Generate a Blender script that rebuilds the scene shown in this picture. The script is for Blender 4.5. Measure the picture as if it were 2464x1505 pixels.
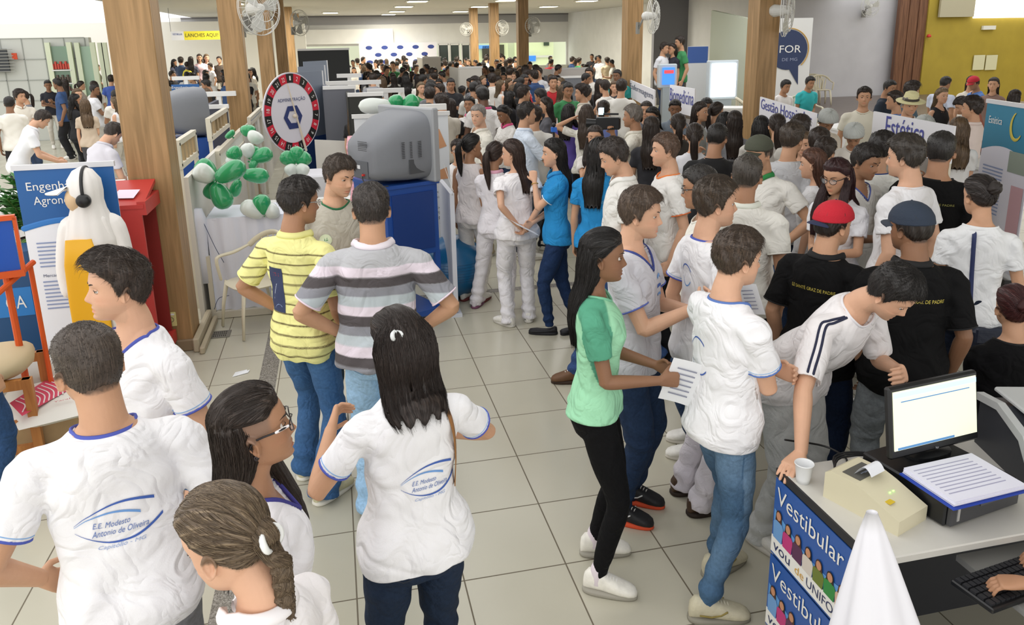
import bpy, math, random
import numpy as np
from mathutils import Matrix, Vector, Euler
from mathutils.bvhtree import BVHTree
for _o in list(bpy.data.objects): bpy.data.objects.remove(_o)
S = bpy.context.scene
COL = S.collection
RNG = np.random.default_rng(7)
# ------------------------------------------------------------------ camera (room axes: +Y down the hall, floor z = 0)
FPX, PITCH, ROLL, YAW, CX, CY, CH = 1865.5, .2552, -.0188, .2194, 1232.0, 580.7, 2.45
def _camaxes():
    fw = np.array([0, math.cos(PITCH), -math.sin(PITCH)]); up = np.array([0, math.sin(PITCH), math.cos(PITCH)]); r = np.array([1., 0, 0])
    c, s = math.cos(ROLL), math.sin(ROLL)
    r2, u2 = c*r+s*up, -s*r+c*up
    c, s = math.cos(-YAW), math.sin(-YAW)
    Z = np.array([[c, -s, 0], [s, c, 0], [0, 0, 1]])
    return Z@fw, Z@r2, Z@u2
FW, RT, UP = _camaxes()
CAMP = np.array([0, 0, CH])
cam_data = bpy.data.cameras.new('camera'); cam = bpy.data.objects.new('camera', cam_data); COL.objects.link(cam)
M = Matrix.Identity(4)
for i in range(3):
    M[i][0], M[i][1], M[i][2] = RT[i], UP[i], -FW[i]
M[2][3] = CH
cam.matrix_world = M
cam_data.sensor_width = 36; cam_data.sensor_fit = 'HORIZONTAL'; cam_data.lens = FPX/2464*36
cam_data.shift_y = -(752.5-CY)/2464
cam_data.clip_start = .05; cam_data.clip_end = 300
S.camera = cam
# ------------------------------------------------------------------ world, lights, exposure
S.view_settings.view_transform = 'Standard'; S.view_settings.look = 'None'; S.view_settings.exposure = 0.38; S.view_settings.gamma = 1
S.view_settings.use_curve_mapping = False
w = bpy.data.worlds.new('sky'); S.world = w; w.use_nodes = True
_bg = w.node_tree.nodes['Background']; _bg.inputs[0].default_value = (1.0, .985, .965, 1); _bg.inputs[1].default_value = 1.25
S.cycles.max_bounces = 5; S.cycles.diffuse_bounces = 3; S.cycles.glossy_bounces = 2; S.cycles.transmission_bounces = 4; S.cycles.transparent_max_bounces = 6
S.cycles.use_denoising = True
S.cycles.caustics_reflective = False; S.cycles.caustics_refractive = False
def ray(u, v):
    d = FW + (u-CX)/FPX*RT - (v-CY)/FPX*UP
    return d
def at(u, v, z=0.):
    "point at height z seen through pixel"
    d = ray(u, v); t = (z-CH)/d[2]
    p = CAMP + d*t
    return np.array([p[0], p[1], z])
def aty(u, v, y):
    d = ray(u, v); t = y/d[1]
    return CAMP + d*t
def atx(u, v, x):
    d = ray(u, v); t = x/d[0]
    return CAMP + d*t
def atd(u, v, dist):
    d = ray(u, v); t = dist/math.hypot(d[0], d[1])
    return CAMP + d*t
def proj(p):
    p = np.asarray(p, float)-CAMP; z = p@FW
    return CX+FPX*(p@RT)/z, CY-FPX*(p@UP)/z
# ------------------------------------------------------------------ materials
_mats = {}
def srgb(h):
    if isinstance(h, str):
        h = h.lstrip('#'); c = [int(h[i:i+2], 16)/255 for i in (0, 2, 4)]
    else: c = list(h)
    return tuple(x/12.92 if x <= .04045 else ((x+.055)/1.055)**2.4 for x in c)
class NT:
    def __init__(s, m): s.t = m.node_tree; s.n = s.t.nodes; s.b = s.n['Principled BSDF']
    def new(s, k, **kw):
        n = s.n.new(k)
        for a, v in kw.items():
            if a.startswith('i_'):
                key = a[2:]; key = int(key) if key.isdigit() else key.replace('_', ' ')
                n.inputs[key].default_value = v
            else: setattr(n, a, v)
        return n
    def link(s, a, b): s.t.links.new(a, b)
    def ramp(s, pts):
        r = s.n.new('ShaderNodeValToRGB'); e = r.color_ramp.elements
        while len(e) < len(pts): e.new(.5)
        for i, (p, c) in enumerate(pts): e[i].position = p; e[i].color = tuple(c)+(1,)
        return r
def mat(name, col=(.8, .8, .8), rough=.6, metal=0., noise=0., nscale=8., bump=0., bscale=60., attr=None, emit=0., alpha=1., spec=.5, stretch=(1, 1, 1), coat=0., trans=0., wr=0.):
    key = (name, str(col), rough, metal, noise, nscale, bump, bscale, attr, emit, alpha, spec, stretch, coat, trans, wr)
    if key in _mats: return _mats[key]
    m = bpy.data.materials.new(name); m.use_nodes = True; t = NT(m); b = t.b
    c = srgb(col) if isinstance(col, str) else tuple(col)[:3]
    b.inputs['Base Color'].default_value = c+(1,)
    b.inputs['Roughness'].default_value = rough; b.inputs['Metallic'].default_value = metal
    b.inputs['Specular IOR Level'].default_value = spec
    b.inputs['Coat Weight'].default_value = coat; b.inputs['Coat Roughness'].default_value = .1
    b.inputs['Transmission Weight'].default_value = trans
    if alpha < 1: b.inputs['Alpha'].default_value = alpha
    co = None
    def coord():
        tc = t.new('ShaderNodeTexCoord'); mp = t.new('ShaderNodeMapping'); mp.inputs['Scale'].default_value = stretch
        t.link(tc.outputs['Object'], mp.inputs['Vector']); return mp.outputs[0]
    src = None
    if attr:
        a = t.new('ShaderNodeAttribute', attribute_name=attr); src = a.outputs['Color']
    if noise:
        co = coord(); n = t.new('ShaderNodeTexNoise', i_Scale=nscale, i_Detail=4.); t.link(co, n.inputs['Vector'])
        mr = t.new('ShaderNodeMapRange', i_To_Min=1-noise, i_To_Max=1+noise); mr.inputs['From Min'].default_value = .3; mr.inputs['From Max'].default_value = .7
        t.link(n.outputs[0], mr.inputs[0])
        mx = t.new('ShaderNodeMix', data_type='RGBA', blend_type='MULTIPLY'); mx.inputs[0].default_value = 1
        if src: t.link(src, mx.inputs[6])
        else: mx.inputs[6].default_value = c+(1,)
        t.link(mr.outputs[0], mx.inputs[7]); src = mx.outputs[2]
    if src: t.link(src, b.inputs['Base Color'])
    if bump:
        co = co or coord(); n = t.new('ShaderNodeTexNoise', i_Scale=bscale, i_Detail=3.); t.link(co, n.inputs['Vector'])
        bp = t.new('ShaderNodeBump', i_Strength=bump, i_Distance=.01); t.link(n.outputs[0], bp.inputs['Height']); t.link(bp.outputs[0], b.inputs['Normal'])
    if wr:
        co = co or coord(); n2 = t.new('ShaderNodeTexNoise', i_Scale=6.5, i_Detail=2.5, i_Distortion=1.6); t.link(co, n2.inputs['Vector']); n2.inputs['Roughness'].default_value = .45
        ab = t.new('ShaderNodeMath', operation='SUBTRACT'); ab.inputs[1].default_value = .5; t.link(n2.outputs[0], ab.inputs[0]); a2 = t.new('ShaderNodeMath', operation='ABSOLUTE'); t.link(ab.outputs[0], a2.inputs[0])
        b2 = t.new('ShaderNodeBump', i_Strength=wr, i_Distance=.06); t.link(a2.outputs[0], b2.inputs['Height'])
        if bump: t.link(bp.outputs[0], b2.inputs['Normal'])
        t.link(b2.outputs[0], b.inputs['Normal'])
    if emit:
        b.inputs['Emission Color'].default_value = c+(1,); b.inputs['Emission Strength'].default_value = emit
        if attr: t.link(src, b.inputs['Emission Color'])
    _mats[key] = m
    return m
# ------------------------------------------------------------------ mesh building
def V3(*a): return np.array(a, float)
def nrm(v):
    v = np.asarray(v, float); n = np.linalg.norm(v); return v/n if n > 1e-9 else v
class MB:
    def __init__(s): s.v = []; s.f = []; s.n = 0; s.uv = []; s.m = []
    def add(s, v, f, m=0, uv=None):
        v = np.asarray(v, float).reshape(-1, 3); s.v.append(v); s.f += [tuple(i+s.n for i in q) for q in f]; s.m += [m]*len(f)
        s.uv.append(np.zeros((len(v), 2)) if uv is None else np.asarray(uv, float)); s.n += len(v); return s
    def verts(s): return np.concatenate(s.v) if s.v else np.zeros((0, 3))
    # a ring loft: centres C, side axes R, forward axes U, half sizes a (side), bf / bb (front / back), exponent p
    def loft(s, C, R, U, a, bf, bb=None, n=24, p=2.0, cap=True, m=0, twist=0.):
        C = np.asarray(C, float); k = len(C); a = np.broadcast_to(a, k); bf = np.broadcast_to(bf, k); bb = bf if bb is None else np.broadcast_to(bb, k)
        R = np.broadcast_to(R, (k, 3)); U = np.broadcast_to(U, (k, 3)); p = np.broadcast_to(p, k)
        t = np.arange(n)/n*2*np.pi; ct, st = np.cos(t), np.sin(t)
        vs = []; uv = []
        for i in range(k):
            e = 2/p[i]; x = np.sign(ct)*np.abs(ct)**e*a[i]; y = np.sign(st)*np.abs(st)**e; y = np.where(y > 0, y*bf[i], y*bb[i])
            vs.append(C[i]+np.outer(x, R[i])+np.outer(y, U[i])); uv.append(np.stack([t/(2*np.pi), np.full(n, i/(k-1))], -1))
        f = [(i*n+j, i*n+(j+1) % n, (i+1)*n+(j+1) % n, (i+1)*n+j) for i in range(k-1) for j in range(n)]
        vs = np.concatenate(vs); uv = np.concatenate(uv)
        if cap:
            vs = np.concatenate([vs, [C[0]], [C[-1]]]); uv = np.concatenate([uv, [[.5, 0]], [[.5, 1]]])
            f += [(j, k*n, (j+1) % n) for j in range(n)]; o = (k-1)*n
            f += [(o+(j+1) % n, k*n+1, o+j) for j in range(n)]
        return s.add(vs, f, m, uv)
    def tube(s, P, r, n=12, round_ends=True, m=0, sub=0, flat=1., up=None, cap=True):
        P = np.asarray(P, float); r = np.broadcast_to(np.asarray(r, float), len(P)).copy()
        if sub and len(P) > 2: P, r = catmull(P, r, sub)
        T = np.gradient(P, axis=0); T /= np.linalg.norm(T, axis=1, keepdims=True)+1e-12
        u = np.asarray(up, float) if up is not None else (V3(0, 0, 1) if abs(T[0][2]) < .9 else V3(0, 1, 0))
        R = []; U = []
        for i in range(len(P)):
            u = u-T[i]*(u@T[i]); u = u/(np.linalg.norm(u)+1e-12); U.append(u); R.append(np.cross(u, T[i]))
        if round_ends:
            P = np.concatenate([[P[0]-T[0]*r[0]*.55, P[0]-T[0]*r[0]*.35], P, [P[-1]+T[-1]*r[-1]*.6, P[-1]+T[-1]*r[-1]*.85]])
            R = [R[0]]*2+R+[R[-1]]*2; U = [U[0]]*2+U+[U[-1]]*2; r = np.concatenate([[r[0]*.5, r[0]*.85], r, [r[-1]*.75, r[-1]*.35]])
        return s.loft(P, np.array(R), np.array(U), r, r*flat, n=n, m=m, cap=cap)
    def box(s, c, size, rot=0., m=0, bev=0.):
        x, y, z = np.asarray(size, float)/2
        if bev > 0:
            b = min(bev, x*.9, y*.9, z*.9)
            v = []
            for sx in (-1, 1):
                for sy in (-1, 1):
                    for sz in (-1, 1):
                        v += [(sx*x, sy*(y-b), sz*(z-b)), (sx*(x-b), sy*y, sz*(z-b)), (sx*(x-b), sy*(y-b), sz*z)]
            v = np.array(v)
            I = lambda sx, sy, sz, k: ((sx*2+sy)*2+sz)*3+k
            f = []
            f += [(I(1,0,0,0), I(1,1,0,0), I(1,1,1,0), I(1,0,1,0)), (I(0,0,1,0), I(0,1,1,0), I(0,1,0,0), I(0,0,0,0))]
            f += [(I(1,1,0,1), I(0,1,0,1), I(0,1,1,1), I(1,1,1,1)), (I(0,0,0,1), I(1,0,0,1), I(1,0,1,1), I(0,0,1,1))]
            f += [(I(0,0,1,2), I(1,0,1,2), I(1,1,1,2), I(0,1,1,2)), (I(0,1,0,2), I(1,1,0,2), I(1,0,0,2), I(0,0,0,2))]
            for A in (0, 1):
                for B in (0, 1):
                    q = (I(A,B,0,0), I(A,B,0,1), I(A,B,1,1), I(A,B,1,0)); f.append(q if A != B else q[::-1])
                    q = (I(A,0,B,0), I(A,0,B,2), I(A,1,B,2), I(A,1,B,0)); f.append(q if A == B else q[::-1])
                    q = (I(0,A,B,1), I(0,A,B,2), I(1,A,B,2), I(1,A,B,1)); f.append(q if A != B else q[::-1])
                    for C2 in (0, 1):
                        q = (I(A,B,C2,0), I(A,B,C2,1), I(A,B,C2,2)); f.append(q)
        else:
            v = np.array([(sx*x, sy*y, sz*z) for sx in (-1, 1) for sy in (-1, 1) for sz in (-1, 1)])
            f = [(4,6,7,5), (0,1,3,2), (2,3,7,6), (0,4,5,1), (1,5,7,3), (0,2,6,4)]
        c_, s_ = math.cos(rot), math.sin(rot)
        v = v@np.array([[c_, s_, 0], [-s_, c_, 0], [0, 0, 1]])
        return s.add(v+np.asarray(c, float), f, m)
    def quad(s, a, b, c, d, m=0): return s.add([a, b, c, d], [(0, 1, 2, 3)], m)
    def ball(s, c, r, n=16, k=10, m=0):
        r = np.broadcast_to(r, 3); t = np.linspace(0, np.pi, k+1)
        t[0] = .02; t[-1] = np.pi-.02
        C = np.asarray(c, float)+np.outer(-np.cos(t), [0, 0, r[2]])
        return s.loft(C, V3(1, 0, 0), V3(0, 1, 0), np.sin(t)*r[0], np.sin(t)*r[1], n=n, m=m)
    def prism(s, pts, axis, depth, m=0):
        "extrude a planar polygon (list of 3D points) along axis"
        P = np.asarray(pts, float); a = nrm(axis)*depth; n = len(P)
        v = np.concatenate([P, P+a]); f = [tuple(range(n))[::-1], tuple(range(n, 2*n))]+[(i, (i+1) % n, n+(i+1) % n, n+i) for i in range(n)]
        return s.add(v, f, m)
    def lathe(s, prof, c=(0, 0, 0), n=24, m=0, M=None):
        P = np.array([(0, 0, z) for r, z in prof], float); v0 = s.n; i0 = len(s.v)
        s.loft(P, V3(1, 0, 0), V3(0, 1, 0), [max(r, 1e-4) for r, z in prof], [max(r, 1e-4) for r, z in prof], n=n, m=m)
        if M is not None: s.v[-1] = s.v[-1]@np.asarray(M).T
        s.v[-1] = s.v[-1]+np.asarray(c, float); return s
    def mesh(s, name='mesh'):
        me = bpy.data.meshes.new(name); me.from_pydata(s.verts().tolist(), [], s.f); return me
    def obj(s, name, m, parent=None, smooth=False, loc=None, fixn=True):
        me = s.mesh(name)
        if isinstance(m, (list, tuple)):
            for q in m: me.materials.append(q)
            me.polygons.foreach_set('material_index', s.m)
        elif m: me.materials.append(m)
        uvv = np.concatenate(s.uv); uvl = me.uv_layers.new(name='UVMap')
        li = np.empty(len(me.loops), int); me.loops.foreach_get('vertex_index', li); uvl.data.foreach_set('uv', uvv[li].ravel())
        if smooth:
            me.polygons.foreach_set('use_smooth', [True]*len(me.polygons))
            if isinstance(smooth, float):
                me.set_sharp_from_angle(angle=smooth)
        me.update()
        o = bpy.data.objects.new(name, me); COL.objects.link(o)
        if parent is not None: o.parent = parent
        if loc is not None: o.location = loc
        return o
def catmull(P, r, sub):
    P = np.asarray(P, float); r = np.asarray(r, float); n = len(P); X = np.concatenate([P, r[:, None]], 1)
    X = np.concatenate([[2*X[0]-X[1]], X, [2*X[-1]-X[-2]]]); out = []
    for i in range(n-1):
        p0, p1, p2, p3 = X[i:i+4]
        for t in np.arange(sub)/sub:
            out.append(.5*((2*p1)+(-p0+p2)*t+(2*p0-5*p1+4*p2-p3)*t*t+(-p0+3*p1-3*p2+p3)*t**3))
    out.append(X[n]); out = np.array(out); return out[:, :3], np.maximum(out[:, 3], 1e-4)
def tag(o, label=None, cat=None, group=None, kind=None):
    if label: o['label'] = label
    if cat: o['category'] = cat
    if group: o['group'] = group
    if kind: o['kind'] = kind
    return o
def empty(name, loc=(0, 0, 0), rz=0., label=None, cat=None, group=None):
    o = bpy.data.objects.new(name, None); COL.objects.link(o); o.location = tuple(loc); o.rotation_euler = (0, 0, rz); o.empty_display_size = .1
    return tag(o, label, cat, group)
def struct(name, mb, m, smooth=False, label=None):
    o = mb.obj(name, m, smooth=smooth); o['kind'] = 'structure'
    if label: o['label'] = label
    return o
def copy_tree(o, parent=None):
    c = o.copy(); COL.objects.link(c); c.parent = parent
    for ch in o.children: copy_tree(ch, c)
    return c
# text: flat mesh in local XY, centred, height h; returns (verts, faces)
_fonts = {}
def text_geo(txt, h, squash=1., shear=0., align='CENTER'):
    cu = bpy.data.curves.new('lettering', 'FONT'); cu.body = txt; cu.size = h*1.35; cu.align_x = align; cu.align_y = 'CENTER'; cu.resolution_u = 3; cu.shear = shear
    ob = bpy.data.objects.new('lettering', cu); COL.objects.link(ob)
    dg = bpy.context.evaluated_depsgraph_get(); me = bpy.data.meshes.new_from_object(ob.evaluated_get(dg))
    v = np.empty(len(me.vertices)*3); me.vertices.foreach_get('co', v); v = v.reshape(-1, 3); v[:, 0] *= squash
    f = [tuple(p.vertices) for p in me.polygons]
    bpy.data.objects.remove(ob); bpy.data.curves.remove(cu); bpy.data.meshes.remove(me)
    return v, f
def fit_text(txt, wd, ht, **k):
    "lettering filling a box wd x ht"
    v, f = text_geo(txt, .1, **k)
    if not len(v): return v, f
    lo, hi = v.min(0), v.max(0); v = v-(lo+hi)/2; v[:, 0] *= wd/(hi[0]-lo[0]); v[:, 1] *= ht/(hi[1]-lo[1]); return v, f
def place(mb, vf, O, X, Y, Z, off=.002, m=0):
    "put flat geometry on plane at O with axes X, Y (Z = outward)"
    v, f = vf
    mb.add(np.asarray(O)+np.outer(v[:, 0], X)+np.outer(v[:, 1], Y)+np.asarray(Z)*off, f, m); return mb
def rotm(rx=0, ry=0, rz=0):
    return np.array(Euler((rx, ry, rz), 'XYZ').to_matrix())
# ================================================================== PEOPLE
def sstep(a, b, x): t = np.clip((x-a)/(b-a), 0, 1); return t*t*(3-2*t)
def Rx(a): c, s = math.cos(a), math.sin(a); return np.array([[1, 0, 0], [0, c, -s], [0, s, c]])
def Ry(a): c, s = math.cos(a), math.sin(a); return np.array([[c, 0, s], [0, 1, 0], [-s, 0, c]])
def Rz(a): c, s = math.cos(a), math.sin(a); return np.array([[c, -s, 0], [s, c, 0], [0, 0, 1]])
D2R = math.pi/180
def remesh(mb, vox, it=2, name='body'):
    me = mb.mesh('tmp'); o = bpy.data.objects.new('tmp', me); COL.objects.link(o)
    md = o.modifiers.new('r', 'REMESH'); md.mode = 'VOXEL'; md.voxel_size = vox; md.adaptivity = 0
    if it: sm = o.modifiers.new('s', 'SMOOTH'); sm.factor = .5; sm.iterations = it
    dg = bpy.context.evaluated_depsgraph_get(); out = bpy.data.meshes.new_from_object(o.evaluated_get(dg)); out.name = name
    bpy.data.objects.remove(o); bpy.data.meshes.remove(me)
    out.polygons.foreach_set('use_smooth', [True]*len(out.polygons))
    return out
def thin(me, ratio):
    o = bpy.data.objects.new('tmp', me); COL.objects.link(o); md = o.modifiers.new('d', 'DECIMATE'); md.ratio = ratio
    dg = bpy.context.evaluated_depsgraph_get(); out = bpy.data.meshes.new_from_object(o.evaluated_get(dg)); out.name = me.name
    bpy.data.objects.remove(o); bpy.data.meshes.remove(me); out.polygons.foreach_set('use_smooth', [True]*len(out.polygons)); return out
def co_get(me): a = np.empty(len(me.vertices)*3); me.vertices.foreach_get('co', a); return a.reshape(-1, 3)
def co_set(me, a): me.vertices.foreach_set('co', np.ascontiguousarray(a, dtype=np.float32).ravel()); me.update()
def no_get(me): a = np.empty(len(me.vertices)*3, dtype=np.float32); me.vertex_normals.foreach_get('vector', a); return a.reshape(-1, 3).astype(float)
def set_col(me, C):
    a = me.color_attributes.new('Col', 'FLOAT_COLOR', 'POINT'); X = np.ones((len(me.vertices), 4)); X[:, :3] = C; a.data.foreach_set('color', X.ravel().astype(np.float32))
def add_obj(name, me, m, parent):
    me.materials.clear(); me.materials.append(m); o = bpy.data.objects.new(name, me); COL.objects.link(o); o.parent = parent; return o
# --- head shape (head-local, y forward, z up, eyes at z=0)
_hz = np.array([-.118, -.112, -.100, -.080, -.060, -.030, 0, .030, .060, .085, .100, .110, .1145])
_hw = np.array([.008, .020, .038, .055, .063, .070, .0745, .077, .073, .060, .044, .024, .004])
_hf = np.array([.052, .076, .086, .085, .087, .0875, .0855, .092, .086, .068, .048, .026, .004])
_hb = np.array([.000, .010, .025, .045, .062, .086, .097, .101, .094, .072, .052, .030, .004])
def head_pts(nt=72, nz=64, fem=False, off=None):
    zz = np.interp(np.linspace(0, 1, nz), np.linspace(0, 1, 9), [-.118, -.108, -.085, -.045, 0, .045, .085, .107, .1145])
    t = np.arange(nt)/nt*2*np.pi
    from_ = lambda arr: np.interp(zz, _hz, arr)
    k = np.array([.25, .5, .25])
    def sm(a):
        b = a.copy(); b[1:-1] = a[:-2]*.25+a[1:-1]*.5+a[2:]*.25; return b
    hw, hf, hb = [sm(sm(sm(from_(a)))) for a in (_hw, _hf, _hb)]
    if fem: hw = hw*.97; hf = hf*.97
    Z, Tt = np.meshgrid(zz, t, indexing='ij')
    p = np.where(Z < -.04, 2.35, 2.15); e = 2/p
    c, s_ = np.cos(Tt), np.sin(Tt)
    x = np.sign(c)*np.abs(c)**e*hw[:, None]; y = np.sign(s_)*np.abs(s_)**e; y = np.where(y > 0, y*hf[:, None], y*hb[:, None])
    ax = np.abs(x); F = (y > 0)
    g = lambda u: np.exp(-u*u)
    nzp = np.interp(Z, [-.055, -.047, -.040, -.033, -.02, 0., .016, .03], [0, .008, .021, .024, .017, .006, .001, 0])
    nw = np.interp(Z, [-.05, -.04, -.02, .01], [.015, .0145, .010, .0085])
    d = nzp*g(ax/nw)
    d = d-.0075*g((ax-.031)/.016)*g((Z-.001)/.013) + .0035*g((ax-.03)/.025)*g((Z-.023)/.009) + .003*g((ax-.045)/.02)*g((Z+.03)/.018)
    lw = .002 if not fem else .0035
    d = d+(.0035+lw)*g(ax/.021)*(g((Z+.0655)/.0045)+1.15*g((Z+.0785)/.0055)) - .0045*g(ax/.024)*g((Z+.072)/.0024) - .003*g(ax/.02)*g((Z+.088)/.006)+.004*g(ax/.018)*g((Z+.1)/.01)
    y = np.where(F, y+d, y)
    P = np.stack([x, y, Z], -1)
    f = [(i*nt+j, i*nt+(j+1) % nt, (i+1)*nt+(j+1) % nt, (i+1)*nt+j) for i in range(nz-1) for j in range(nt)]
    f += [tuple(range(nt))[::-1], tuple((nz-1)*nt+j for j in range(nt))]
    return P.reshape(-1, 3), f, Z.ravel(), Tt.ravel()
# hair cover 0..1 over head-local points; the line where hair starts
def hairmask(P, style):
    x, y, z = P[:, 0], P[:, 1], P[:, 2]
    line = np.interp(y, [-.11, -.06, -.03, -.012, .0, .012, .03, .055, .075, .10], [-.062, -.06, -.035, -.005, -.01, -.022, .03, .05, .064, .068])
    if style in ('long', 'pony', 'bun', 'braid', 'bob', 'half', 'undercut'): line = np.interp(y, [-.11, -.06, -.03, .0, .02, .04, .06, .10], [-.075, -.06, -.03, .005, .025, .045, .062, .068])
    if style not in ('long', 'pony', 'bun', 'braid', 'bob', 'half', 'undercut'): line = line+(y > .02)*(.010*np.exp(-((np.abs(x)-.045)/.016)**2)+.002*np.sin(x*260))
    return sstep(-.005, .006, z-line)
QS = 1.
class Person:
    SK = {'fair': (.70, .41, .27), 'light': (.59, .33, .20), 'tan': (.42, .22, .125), 'brown': (.26, .13, .07), 'dark': (.15, .075, .045)}
    HR = {'black': (.012, .010, .009), 'dark': (.028, .018, .013), 'brown': (.062, .036, .022), 'lbrown': (.15, .09, .05), 'blond': (.30, .2, .11), 'grey': (.22, .2, .18), 'red': (.05, .012, .012)}
# two-bone reach
def reach(A, T, l1, l2, hint):
    d = T-A; L = np.linalg.norm(d); Lm = (l1+l2)*.995
    if L > Lm: T = A+d/L*Lm; d = T-A; L = Lm
    dn = d/L; x = (l1*l1-l2*l2+L*L)/(2*L); h = math.sqrt(max(l1*l1-x*x, 1e-8))
    pv = np.asarray(hint, float); pv = pv-dn*(pv@dn); pv = nrm(pv)
    return A+dn*x+pv*h, T
ARM = {  # wrist from the shoulder (x is outwards), elbow hint, palm curl
 'down': ((.05, .03, -.51), (.4, -1, 0), .35), 'side': ((.10, .06, -.49), (.5, -1, 0), .35), 'hip': ((.00, .07, -.38), (1, -.55, .1), .5),
 'fold': ((-.27, .20, -.24), (.6, .1, -1), .55), 'fold2': ((-.25, .16, -.21), (.7, .1, -1), .7), 'front': ((-.08, .30, -.24), (.5, -.3, -1), .75),
 'hold': ((-.12, .33, -.16), (.5, -.3, -1), .9), 'face': ((-.12, .19, .10), (.35, .5, -1), .8), 'head': ((-.10, .02, .24), (1, .3, .2), .5),
 'phone': ((-.10, .28, .03), (.4, -.2, -1), .9), 'back': ((-.16, -.16, -.36), (.7, -1, 0), .6), 'pocket': ((.02, .05, -.45), (.7, -.9, 0), .3),
 'up': ((.0, .25, .35), (.4, .2, -1), .5), 'low': ((-.13, .20, -.42), (.6, -.6, -.4), .6), 'desk': ((-.05, .42, -.22), (.5, -.3, -1), .2), 'point': ((.1, .48, .02), (.4, -.2, -1), .6)}
def person(name, loc, yaw, H=1.72, q=1, fem=False, bulk=1., skin='light', hair='short', hcol='dark', arms=('down', 'down'), lean=0., side=0., twist=0.,
           head=(0, 0, 0), legs=None, shirt=None, pants=None, shoes=None, label='', group=None, extra=None, seat=False, feet=True, z0=0., legs_on=True):
    """q 0 near, 1 middle, 2 far.  shirt: dict(kind tee|polo|tank|shirt, col, trim, neck crew|v|polo|scoop|off, sleeve, stripes, loose, hem)
    yaw is the heading in degrees clockwise from +Y; head=(yaw,pitch,roll) relative"""
    s = H/1.75
    root = empty(name, (loc[0], loc[1], z0), -yaw*D2R, label, 'person', group)
    P = dict(skin=skin)
    sw = .90 if fem else 1.; sw *= bulk**.5
    sk = np.array(Person.SK[skin] if isinstance(skin, str) else skin); hc = np.array(Person.HR[hcol] if isinstance(hcol, str) else hcol)
    vb = {0: .0036, 1: .0060, 2: .012}[q]*(1 if QS == 1 else 1.2); vs = {0: .0066, 1: .0095, 2: .014}[q]*QS
    # ---- torso bend
    ln, sd, tw = lean*D2R, side*D2R, twist*D2R
    HIPZ = .93
    if seat: HIPZ = .50
    def T(p, full=False):
        p = np.atleast_2d(np.asarray(p, float)); t = sstep(-.06, .28, p[:, 2]) if not full else np.ones(len(p))
        a = -ln*t; b = sd*t; c = -tw*t
        x, y, z = p.T
        x, y = x*np.cos(c)-y*np.sin(c), x*np.sin(c)+y*np.cos(c)
        y, z = y*np.cos(a)-z*np.sin(a), y*np.sin(a)+z*np.cos(a)
        x, z = x*np.cos(b)+z*np.sin(b), -x*np.sin(b)+z*np.cos(b)
        return np.stack([x, y, z+HIPZ], -1)
    RT_ = Ry(sd)@Rx(-ln)@Rz(-tw)
    # ---- torso profile
    bk = bulk
    pz = np.array([-.15, -.05, .05, .15, .25, .35, .43, .485, .53, .565, .60])
    pa = np.array([.125, .162, .155, .140, .150, .163, .164, .140, .092, .066, .056])*sw
    pf = np.array([.075, .100, .103, .100, .105, .114, .105, .085, .060, .048, .048])*bk**.7
    pb = np.array([.085, .125, .105, .085, .085, .097, .108, .098, .080, .062, .055])*(bk**.5)
    if fem:
        pa = np.array([.130, .172, .158, .122, .128, .142, .148, .128, .084, .058, .049])*bk**.8
        pf = np.array([.075, .098, .095, .085, .098, .132, .108, .078, .055, .044, .043])*bk**.6
        pb = np.array([.09, .130, .100, .080, .080, .090, .098, .090, .072, .054, .047])*bk**.5
    py = np.array([0, 0, 0, 0, -.002, -.004, -.008, -.014, -.018, -.02, -.014])
    def torso(mb, off, z0, z1, n=28, extra=None):
        zz = np.linspace(z0, z1, 16); a = np.interp(zz, pz, pa); f_ = np.interp(zz, pz, pf); b = np.interp(zz, pz, pb); y = np.interp(zz, pz, py)
        of = off(zz) if callable(off) else off
        C = np.stack([0*zz, y, zz], -1); i0 = len(mb.v)
        mb.loft(C, V3(1, 0, 0), V3(0, 1, 0), a+of, f_+of, b+of, n=n, p=2.3)
        mb.v[i0] = T(mb.v[i0]); return mb
    # ---- arms
    shx = (.170 if fem else .186)*sw**.8; SH = {}
    arm = {}
    for k, sg in ((0, -1), (1, 1)):
        A = T([(sg*shx, -.012, .448)])[0]
        sp = arms[k]
        w_, hint, curl = ARM[sp] if isinstance(sp, str) else (sp[0], sp[1], sp[2] if len(sp) > 2 else .5)
        absolute = (not isinstance(sp, str)) and len(sp) > 3 and sp[3] == 'abs'
        if absolute: Tg = (Rz(yaw*D2R)@(np.asarray(w_, float)-V3(loc[0], loc[1], z0)))/s
        else:
            Tg = A+RT_@V3(sg*w_[0], w_[1], w_[2])
        hv = RT_@V3(sg*hint[0], hint[1], hint[2])
        L1, L2 = (.27, .24) if fem else (.285, .255)
        E_, W_ = reach(A, Tg, L1, L2, hv); arm[k] = (A, E_, W_, curl)
    fr = (.84 if fem else 1.)*bk**.35
    body = MB()
    torso(body, -.012, -.10, .60, n=24 if q else 32)
    # ---- head / neck
    hy, hp, hr = [a*D2R for a in head]
    piv = V3(0, -.012, .60)
    RH = RT_@Rz(-hy)@Rx(-hp)@Ry(hr)
    if lean > 12: RH = Rx(-ln*.35)@Rz(-tw-hy)@Rx(-hp)@Ry(hr)
    Pv = T([piv])[0]; HC = Pv+RH@V3(0, .030, .108)
    hs = 1.0
    def HL(p): return HC+(np.asarray(p, float)*hs)@RH.T
    hv_, hf_, hz_, ht_ = head_pts(72 if q == 0 else 48, 64 if q == 0 else 44, fem) if q < 2 else head_pts(20, 18, fem)
    body.add(HL(hv_), hf_); headparts = [(HL(hv_), hf_)]
    nr = .050 if fem else .058*bk**.3
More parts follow.
